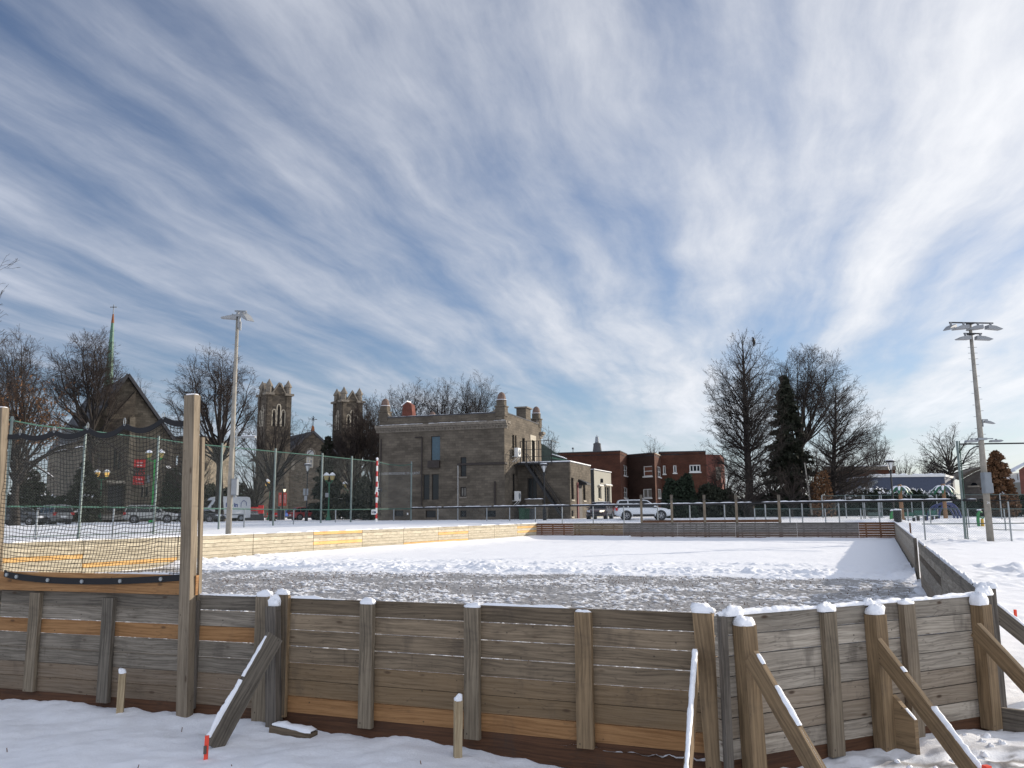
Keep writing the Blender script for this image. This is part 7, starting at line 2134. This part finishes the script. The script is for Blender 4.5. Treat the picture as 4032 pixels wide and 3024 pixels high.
def bare_tree(label, px, pyt, d, pxl, pxr, seed, kind='round', twig=TWIG, fork=.3, name='bare_tree', grp=None, dens=1.0, base=None, thick=1.0, leaves=None, tw=1.0):
    """leafless tree: crown between pixel columns pxl..pxr, top at pyt; limbs reach for points spread over the crown"""
    rng = np.random.default_rng(seed)
    x, y, b = base if base is not None else G2(px, 2030, d)
    zt = at(px, pyt, d)[2]; H = zt-b; hw = (pxr-pxl)/2*d/3300; cx = at((pxl+pxr)/2, pyt, d)[0]-x
    rt = thing(name, label, 'tree', (x, y, b), 0, grp)
    out = ([], [])
    r0 = H*.019*thick
    top = dict(pyramid=.975, round=.60, vase=.50)[kind]
    nseg = 10; pts = [np.array([x, y, b-.2])]; rad = [r0*1.3]
    wob = rng.normal(0, .006*H, (nseg+1, 2)).cumsum(0)*.6
    for j in range(1, nseg+1):
        f = j/nseg*top
        pts.append(np.array([x+cx*.6*f+wob[j, 0]*(1-.6*f), y+wob[j, 1]*(1-.6*f), b+H*f]))
        rad.append(max(.014, r0*(1-.97*(f/top))**(.85 if kind == 'pyramid' else .6)))
    for j in range(nseg): out[0].append((*pts[j], *pts[j+1], rad[j], rad[j+1]))
    def lead(f):
        q = np.clip(f/top, 0, .999)*nseg; i = int(q); t = q-i
        return pts[i]*(1-t)+pts[i+1]*t, rad[i]*(1-t)+rad[i+1]*t
    sub = [(.34/dens, .32, .66, .45, .09, .5), (.27/dens, .55, .66, .15, .11, .6), (.20/dens, .62, .6, .1, .14, .7)]
    if kind == 'pyramid': sub = [(.37/dens, .44, .62, .08, .09, .5), (.22/dens, .46, .62, .05, .11, .6), (.16/dens, .6, .6, .05, .14, .7)]
    n = int({'pyramid': 92, 'round': 32, 'vase': 26}[kind]*(.6+.4*dens))
    for k in range(n):
        az = k*2.39996+rng.normal(0, .25)
        if kind == 'pyramid':
            ft = fork+.02+(1.0-fork)*((k+rng.random())/n)**.95
            env = math.sqrt(max(.012, 1-((ft-.40)/.615)**2)) if ft > .40 else .86+.14*(ft-fork)/(.40-fork)
            R = hw*env*(.62+.40*rng.random())
            f0 = max(fork*.8, min(.955, ft-(.06+.30*ft)*(.6+.5*rng.random())*min(1, R/hw+.15)))
            p, rr = lead(f0)
            tg = np.array([p[0]+R*math.cos(az)+cx*.4, p[1]+R*math.sin(az), min(b+H, b+H*ft)])
            rl = max(.016, min(rr*.6, .015*R+.025)); bow = .04
        else:
            v = 1-(k+.5)/n*(1.42 if kind == 'round' else 1.0)      # height on the dome, 1 at its top
            ce = .60 if kind == 'round' else .60
            sr = math.sqrt(max(.03, 1-v*v)); q = .90+.26*rng.random()
            tg = np.array([x+cx+hw*sr*q*math.cos(az), y+hw*sr*q*math.sin(az), b+H*(ce+(1-ce)*v*(.88+.14*rng.random()) if v > 0 else ce+(ce-fork)*.9*v)])
            f0 = fork+(min(top, (tg[2]-b)/H)-fork)*(.05+.60*rng.random()); f0 = max(fork*.9, f0)
            p, rr = lead(f0)
            rl = max(.025, min(rr*.72, .011*np.linalg.norm(tg-p)+.035)); bow = .02
        D = tg-p; L = np.linalg.norm(D); m = 6
        ctl = p+D*.5+np.array([D[0], D[1], 0])*bow+np.array([0, 0, (-.03 if kind == 'pyramid' else .02)*L])
        P = [p]; Rd = [rl]
        for j in range(1, m+1):
            t = j/m; c = p*(1-t)**2+2*ctl*t*(1-t)+tg*t*t+rng.normal(0, .018*L, 3)*math.sin(math.pi*t*.8)
            P.append(c); Rd.append(max(.007, rl*(1-.88*t)))
        for j in range(m): out[0 if Rd[j] > .035 else 1].append((*P[j], *P[j+1], Rd[j], Rd[j+1]))
        grow(rng, P, Rd, sub, 0, out, .012 if kind != 'pyramid' else .03)
    for idx, nm, mat, ns in ((0, 'trunk', BARK, 6), (1, 'crown', twig, 3)):
        A = np.array(out[idx])
        if not len(A): continue
        R0, R1 = A[:, 6], A[:, 7]
        if idx == 1: R0 = np.maximum(R0, .0085*tw); R1 = np.maximum(R1, .006*tw)
        V, F = seg_tubes(A[:, :3], A[:, 3:6], R0, R1, ns)
        np_mesh(nm, V, F, mat, rt, smooth=(idx == 0))
    if leaves:
        A = np.array(out[1]); nl = leaves
        sel = A[rng.integers(0, len(A), nl)]; t = rng.random((nl, 1))
        Q = sel[:, :3]*(1-t)+sel[:, 3:6]*t+rng.normal(0, .08, (nl, 3))
        keep = Q[:, 2] < b+H*(.25+.75*rng.random(nl)); leaf_mesh('leaves', Q[keep], rng, .11, LEAFB, rt)
    return rt, out
def leaf_mesh(name, P, rng, s, mat, parent, flat=.0):
    n = len(P)
    a = rng.normal(0, 1, (n, 3)); a /= np.linalg.norm(a, axis=1, keepdims=True)
    c = rng.normal(0, 1, (n, 3)); c -= a*(a*c).sum(1, keepdims=True); c /= np.linalg.norm(c, axis=1, keepdims=True)
    sz = s*(.6+.8*rng.random((n, 1)))
    V = np.stack([P-a*sz-c*sz*.3, P+a*sz*.2-c*sz*.55, P+a*sz*1.1, P+a*sz*.1+c*sz*.55], 1).reshape(-1, 3)
    F = np.arange(n*4).reshape(n, 4)
    return np_mesh(name, V, F, mat, parent)
def conifer(label, px, pyt, d, hwpx, seed, mat=None, name='spruce_tree', pyb=2040, n=9000, leaf=.20, shape=1.0, snow=0, ragged=.35, grp=None, trunk=True, cat='tree', base_w=.12):
    rng = np.random.default_rng(seed); mat = mat or NEEDLE
    x, y, b = G2(px, pyb, d); zt = at(px, pyt, d)[2]; H = zt-b; hw = hwpx*d/3300
    rt = thing(name, label, cat, (x, y, b), 0, grp)
    mb = MB(); mb.tube([(x, y, b-.2), (x, y, b+H*.5), (x, y, zt-.1)], [H*.018, H*.011, .02], 7); mb.build('trunk', BARK, rt)
    # boughs in whorls, each a spray of foliage
    P = []; sn = []
    nb = int(n/60)
    for k in range(nb):
        f = (k+rng.random())/nb; f = f**.85
        R = hw*((1-f)**shape)*(1-ragged*.5+ragged*rng.random())+.12
        if base_w and f < base_w: R *= .75+.25*f/base_w
        az = rng.uniform(0, 2*np.pi)
        t = rng.random(60)**.6
        droop = -.28*R*t+.10*R*t**2
        rr = R*t; wd = (.07*R+.10)*(1.15-t*.6)
        pts = np.stack([x+rr*math.cos(az)+rng.normal(0, 1, 60)*wd, y+rr*math.sin(az)+rng.normal(0, 1, 60)*wd, b+.35+(H-.4)*f+droop+rng.normal(0, .5, 60)*wd], 1)
        P.append(pts)
        if snow and rng.random() < snow: sn.append(pts[:9]+[0, 0, .12])
    P = np.concatenate(P)
    P[:, 2] = np.maximum(P[:, 2], b+.05)
    leaf_mesh('foliage', P, rng, leaf, mat, rt)
    if sn:
        S = np.concatenate(sn); leaf_mesh('snow', S, rng, leaf*.9, SNOW, rt)
    return rt
def bush(label, px0, px1, pyt, d, seed, mat=HEDGE, n=5000, pyb=2040, dep=1.6, name='cedar_hedge', cat='hedge', leaf=.17, snow=0.0, wav=.25, grp=None):
    rng = np.random.default_rng(seed)
    A, B = at(px0, pyb, d), at(px1, pyb, d); zt = at((px0+px1)/2, pyt, d)[2]; b = gz((A[0]+B[0])/2, d)
    rt = thing(name, label, cat, ((A[0]+B[0])/2, d, b), 0, grp)
    u = rng.random(n); L = B[0]-A[0]
    top = (zt-b)*(1-wav+wav*2*vnoise(u*L*.7, u*0+seed, seed))*np.clip(1.25*np.sin(np.pi*np.clip(u, .02, .98))**.35, .3, 1)
    h = rng.random(n)**.75
    ph = rng.uniform(0, 2*np.pi, n); rr = np.sqrt(rng.random(n))*dep/2*(1-.4*h)
    P = np.stack([A[0]+L*u, A[1]+(B[1]-A[1])*u+rr*np.cos(ph)*2, b+h*top+rng.normal(0, .1, n)], 1)
    leaf_mesh('foliage', P, rng, leaf, mat, rt)
    mb = MB()
    for k in range(max(2, int(L/1.5))):
        q = A[0]+L*(k+.5)/max(2, int(L/1.5)); mb.cyl((q, d, b-.2), (q, d, b+(zt-b)*.6), .05, .02, 5)
    mb.build('stems', BARK, rt)
    if snow:
        m = (h > .82) & (rng.random(n) < snow); leaf_mesh('snow', P[m]+[0, 0, .12], rng, leaf*1.3, SNOW, rt)
    return rt

# left of the picture
bare_tree('tall round bare tree at the far left edge behind the brown leaved tree', 70, 1322, 100, -95, 192, 1, 'round', TWIGR, dens=1.15, tw=1.3)
bare_tree('big round bare tree in front of the green spire', 352, 1303, 94, 190, 508, 2, 'round', TWIGR, dens=1.25, tw=1.3)
rt, out = bare_tree('oak keeping its dry brown leaves, with snow on its crooked boughs, behind the net', 60, 1440, 66, -160, 300, 3, 'vase', TWIGR, fork=.22, dens=1.1, leaves=5200, thick=1.5, name='brown_oak', tw=1.2)
def oak_boughs():
    rng = np.random.default_rng(8)
    for k, pts in enumerate((((75, 1905), (110, 1830), (190, 1785), (262, 1776), (330, 1760)), ((80, 1880), (150, 1815), (230, 1760), (290, 1745), (300, 1745)), ((60, 1890), (85, 1835), (120, 1820), (165, 1850), (210, 1880)), ((300, 1745), (400, 1730), (470, 1775), (500, 1830), (530, 1860)))):
        P = [at(px, py, 64+k*.4) for px, py in pts]
        mb = MB(); mb.tube(P, list(np.linspace(.16 if k < 3 else .08, .03, len(P))), 6); bo = mb.build('bough', BARK, rt)
        if k < 3:
            mb = MB(); snow_strip(mb, P[2]+[0, 0, .06], P[4]+[0, 0, .04], .10, .08, k+3, step=.12, gaps=.45); mb.build('snow', SNOW, bo, smooth=True)
        o2 = ([], [])
        for i in range(26):
            t = rng.random(); j = min(len(P)-2, int(t*(len(P)-1))); p = P[j]+(P[j+1]-P[j])*(t*(len(P)-1)-j)
            dd = rng.normal(0, 1, 3); dd /= np.linalg.norm(dd)
            limb(rng, p, dd, 1.6*rng.random()+.4, .025, [(.3, .5, .8, .1, .12, .6)], 0, o2, .02, .15)
        A = np.array(o2[1]); V, F = seg_tubes(A[:, :3], A[:, 3:6], np.maximum(A[:, 6], .012), np.maximum(A[:, 7], .009), 3); np_mesh('twigs', V, F, TWIGR, bo)
oak_boughs()
bare_tree('bare tree outside the left edge, only its branch tips showing', -175, 900, 42, -420, 44, 4, 'round', TWIG, dens=.8, thick=.9)
bare_tree('small bare tree behind the right roof slope of the gabled church', 548, 1478, 135, 505, 590, 5, 'round', TWIG, dens=.6)
bare_tree('small bare tree to the right of the gabled church roof', 618, 1600, 140, 560, 700, 6, 'round', TWIG, dens=.6)
bare_tree('large spreading bare tree behind the left floodlight pole', 866, 1376, 88, 682, 1028, 7, 'round', TWIGR, fork=.26, dens=1.3, thick=1.35, tw=1.3)
bare_tree('bare tree with long low branches in front of the left church tower', 1075, 1600, 90, 930, 1260, 8, 'vase', TWIG, fork=.2, dens=1.0, thick=1.3, tw=1.2)
bare_tree('dark bare tree between the gabled church and the floodlight pole', 770, 1700, 96, 650, 860, 9, 'round', TWIGR, fork=.15, dens=1.0, tw=1.3)
bare_tree('dense bare tree in front of the right church tower', 1390, 1610, 96, 1300, 1500, 10, 'round', TWIGR, fork=.12, dens=1.5, tw=1.4)
bare_tree('tall bare tree just left of the stone building', 1462, 1585, 100, 1400, 1560, 11, 'vase', TWIG, fork=.15, dens=1.3, tw=1.3)
bare_tree('low bare tree behind the college sign', 1000, 1760, 104, 900, 1130, 12, 'round', TWIG, fork=.12, dens=1.0, tw=1.2)
bare_tree('small bare tree with snowy forks near the striped pole', 1420, 1800, 98, 1330, 1490, 13, 'vase', TWIG, fork=.12, dens=1.0, tw=1.2)
bare_tree('round bare tree rising behind the roof of the stone building, left one', 1600, 1505, 116, 1490, 1740, 14, 'round', TWIGR, dens=1.1, tw=1.2)
bare_tree('round bare tree rising behind the roof of the stone building, middle one', 1740, 1495, 118, 1620, 1860, 15, 'round', TWIGR, dens=1.1, tw=1.2)
bare_tree('round bare tree rising behind the roof of the stone building, right one', 1868, 1492, 120, 1760, 1985, 16, 'vase', TWIG, dens=1.1, tw=1.2)
bare_tree('small bare tree behind the fire escape railing', 2158, 1690, 128, 2105, 2205, 17, 'round', TWIG, dens=1.0, tw=1.3)
bare_tree('tiny bare tree above the roof of the brick flats', 2568, 1722, 150, 2528, 2612, 18, 'vase', TWIG, dens=.7, tw=1.2)
bare_tree('sparse little bare tree above the right end of the brick flats', 2765, 1742, 150, 2735, 2800, 19, 'vase', TWIG, dens=.5)
# right of the picture
bare_tree('tallest bare tree, pyramid shaped, with a bird near its top', 2952, 1296, 86, 2752, 3112, 20, 'pyramid', TWIG, fork=.10, dens=1.1, thick=1.25, tw=1.1)
bare_tree('wide bare tree with crooked limbs behind the dark spruce', 3150, 1366, 95, 3015, 3335, 21, 'vase', TWIG, fork=.30, dens=1.3, thick=1.2, tw=1.1)
bare_tree('bare tree with a straight trunk right of the dark spruce', 3278, 1496, 86, 3150, 3490, 22, 'pyramid', TWIG, fork=.12, dens=1.05, thick=1.3, tw=1.1)
bare_tree('fine branched bare tree behind the low brick building', 3450, 1690, 128, 3370, 3510, 23, 'vase', TWIG, dens=1.1, tw=1.2)
bare_tree('small bare tree above the left end of the blue building', 3556, 1790, 130, 3515, 3600, 24, 'round', TWIG, dens=1.0, fork=.15, tw=1.2)
bare_tree('broad bare tree standing behind the blue building', 3748, 1668, 112, 3598, 3856, 25, 'round', TWIG, fork=.38, dens=1.25, thick=1.6, tw=1.1)
bare_tree('dense dark small tree behind the blue building, left of the broad one', 3672, 1785, 118, 3610, 3735, 26, 'round', TWIGR, fork=.15, dens=1.6, tw=1.5)
bare_tree('pale small bare tree left of the concrete pole', 3850, 1805, 135, 3790, 3905, 27, 'round', TWIG, fork=.15, dens=1.0)
for k, (px, py, w, d) in enumerate(((2860, 1800, 90, 92), (3040, 1770, 110, 96), (3200, 1760, 110, 98), (3120, 1840, 90, 84), (2930, 1880, 80, 84), (3340, 1800, 100, 100))):
    bare_tree(('brushy young tree left of the tallest bare tree', 'brushy young tree right of the tallest bare tree', 'brushy young tree right of the spruce foot', 'low brushy tree before the spruce trunk', 'low brushy tree at the foot of the tallest tree', 'brushy young tree in front of the low brick building')[k], px, py, d, px-w, px+w, 40+k, 'round', TWIGR, fork=.08, dens=1.4, tw=1.4, grp='brushy young trees around the spruce')
conifer('dark pointed spruce between the tall bare trees', 3118, 1482, 90, 108, 31, n=13000, leaf=.25, shape=.80, ragged=.75)
conifer('dark spruce behind the black lamp with sign plates', 1285, 1722, 97, 75, 32, n=9000, leaf=.24, snow=.05, shape=.8)
conifer('dark snow flecked conifer at the left edge behind the cars', 105, 1850, 84, 90, 33, n=9000, leaf=.22, snow=.12, shape=.55)
conifer('dark snow flecked conifer left of the church door', 325, 1822, 90, 75, 34, n=8000, leaf=.22, snow=.12, shape=.6)
conifer('dark conifer left of the stone building', 1430, 1880, 92, 60, 35, n=6000, leaf=.22, snow=.04, shape=.5)
conifer('brown dry cedar with snow in its top, right of the concrete pole', 3945, 1776, 84, 62, 36, mat=CEDAR, n=12000, leaf=.15, shape=.48, snow=.06, name='cedar_tree', ragged=.2, pyb=2030)
bush('dark round conifer bush right of the church windows', 640, 760, 1860, 98, 37, n=5000, leaf=.22, snow=.02, name='conifer_bush', cat='bush')
bush('dark green cedar clump in front of the brick flats', 2612, 2740, 1880, 84, 51, n=9000, leaf=.15, name='cedar_bush', cat='bush')
bush('dark hedge below the right end of the brick flats', 2740, 2900, 1925, 86, 52, n=8000, leaf=.17, mat=NEEDLE)
bush('long dark hedge behind the rail fence under the bare trees', 2620, 3300, 1965, 88, 53, n=22000, leaf=.17)
bush('dark hedge with snow on top below the blue building', 3290, 3800, 1938, 90, 54, n=22000, leaf=.17, snow=.16, wav=.1)
bush('dark hedge at the foot of the brown cedar', 3790, 4110, 1965, 86, 55, n=10000, leaf=.17, wav=.12)
bush('yellowish brown shrub left of the straight trunk', 3200, 3275, 1880, 84, 56, mat=CEDAR, n=1400, leaf=.14, name='brown_shrub', cat='shrub')
bush('dark undergrowth at the church foot on the far left', -40, 420, 1930, 100, 57, n=9000, leaf=.2, snow=.03)
bush('dark shrubs under the bare tree by the white van', 690, 1010, 1930, 108, 58, n=7000, leaf=.2, mat=NEEDLE)
bush('dark shrubs left of the stone building', 1300, 1490, 1940, 104, 59, n=5000, leaf=.2, mat=NEEDLE)
# bird in the tallest tree
def bird():
    q = at(2967, 1343, 86.2)
    rt = thing('bird', 'dark bird perched near the top of the tallest bare tree', 'bird', q)
    mb = MB(); mb.tube([q+[-.02, 0, -.55], q+[0, 0, -.3], q+[.02, 0, .0], q+[.03, 0, .18], q+[.0, 0, .30], q+[-.10, 0, .36], q+[-.2, 0, .33]], [.03, .09, .16, .13, .10, .08, .02], 8); mb.build('body', BLACK, rt, smooth=True)
    mb = MB(); mb.tube([q+[.1, -.05, .12], q+[.14, -.05, -.2], q+[.08, -.02, -.42]], [.05, .07, .02], 6); mb.build('wing', BLACK, rt)
bird()
# leaning dead trunk
def snag():
    a, b = at(3195, 1980, 84), at(3168, 1822, 84)
    rt = thing('leaning_pole', 'pale leaning pole in front of the dark spruce foot', 'pole', a)
    mb = MB(); mb.tube([a-[0, 0, 1.2], b], [.12, .06], 7); mb.build('shaft', CONC, rt)
snag()
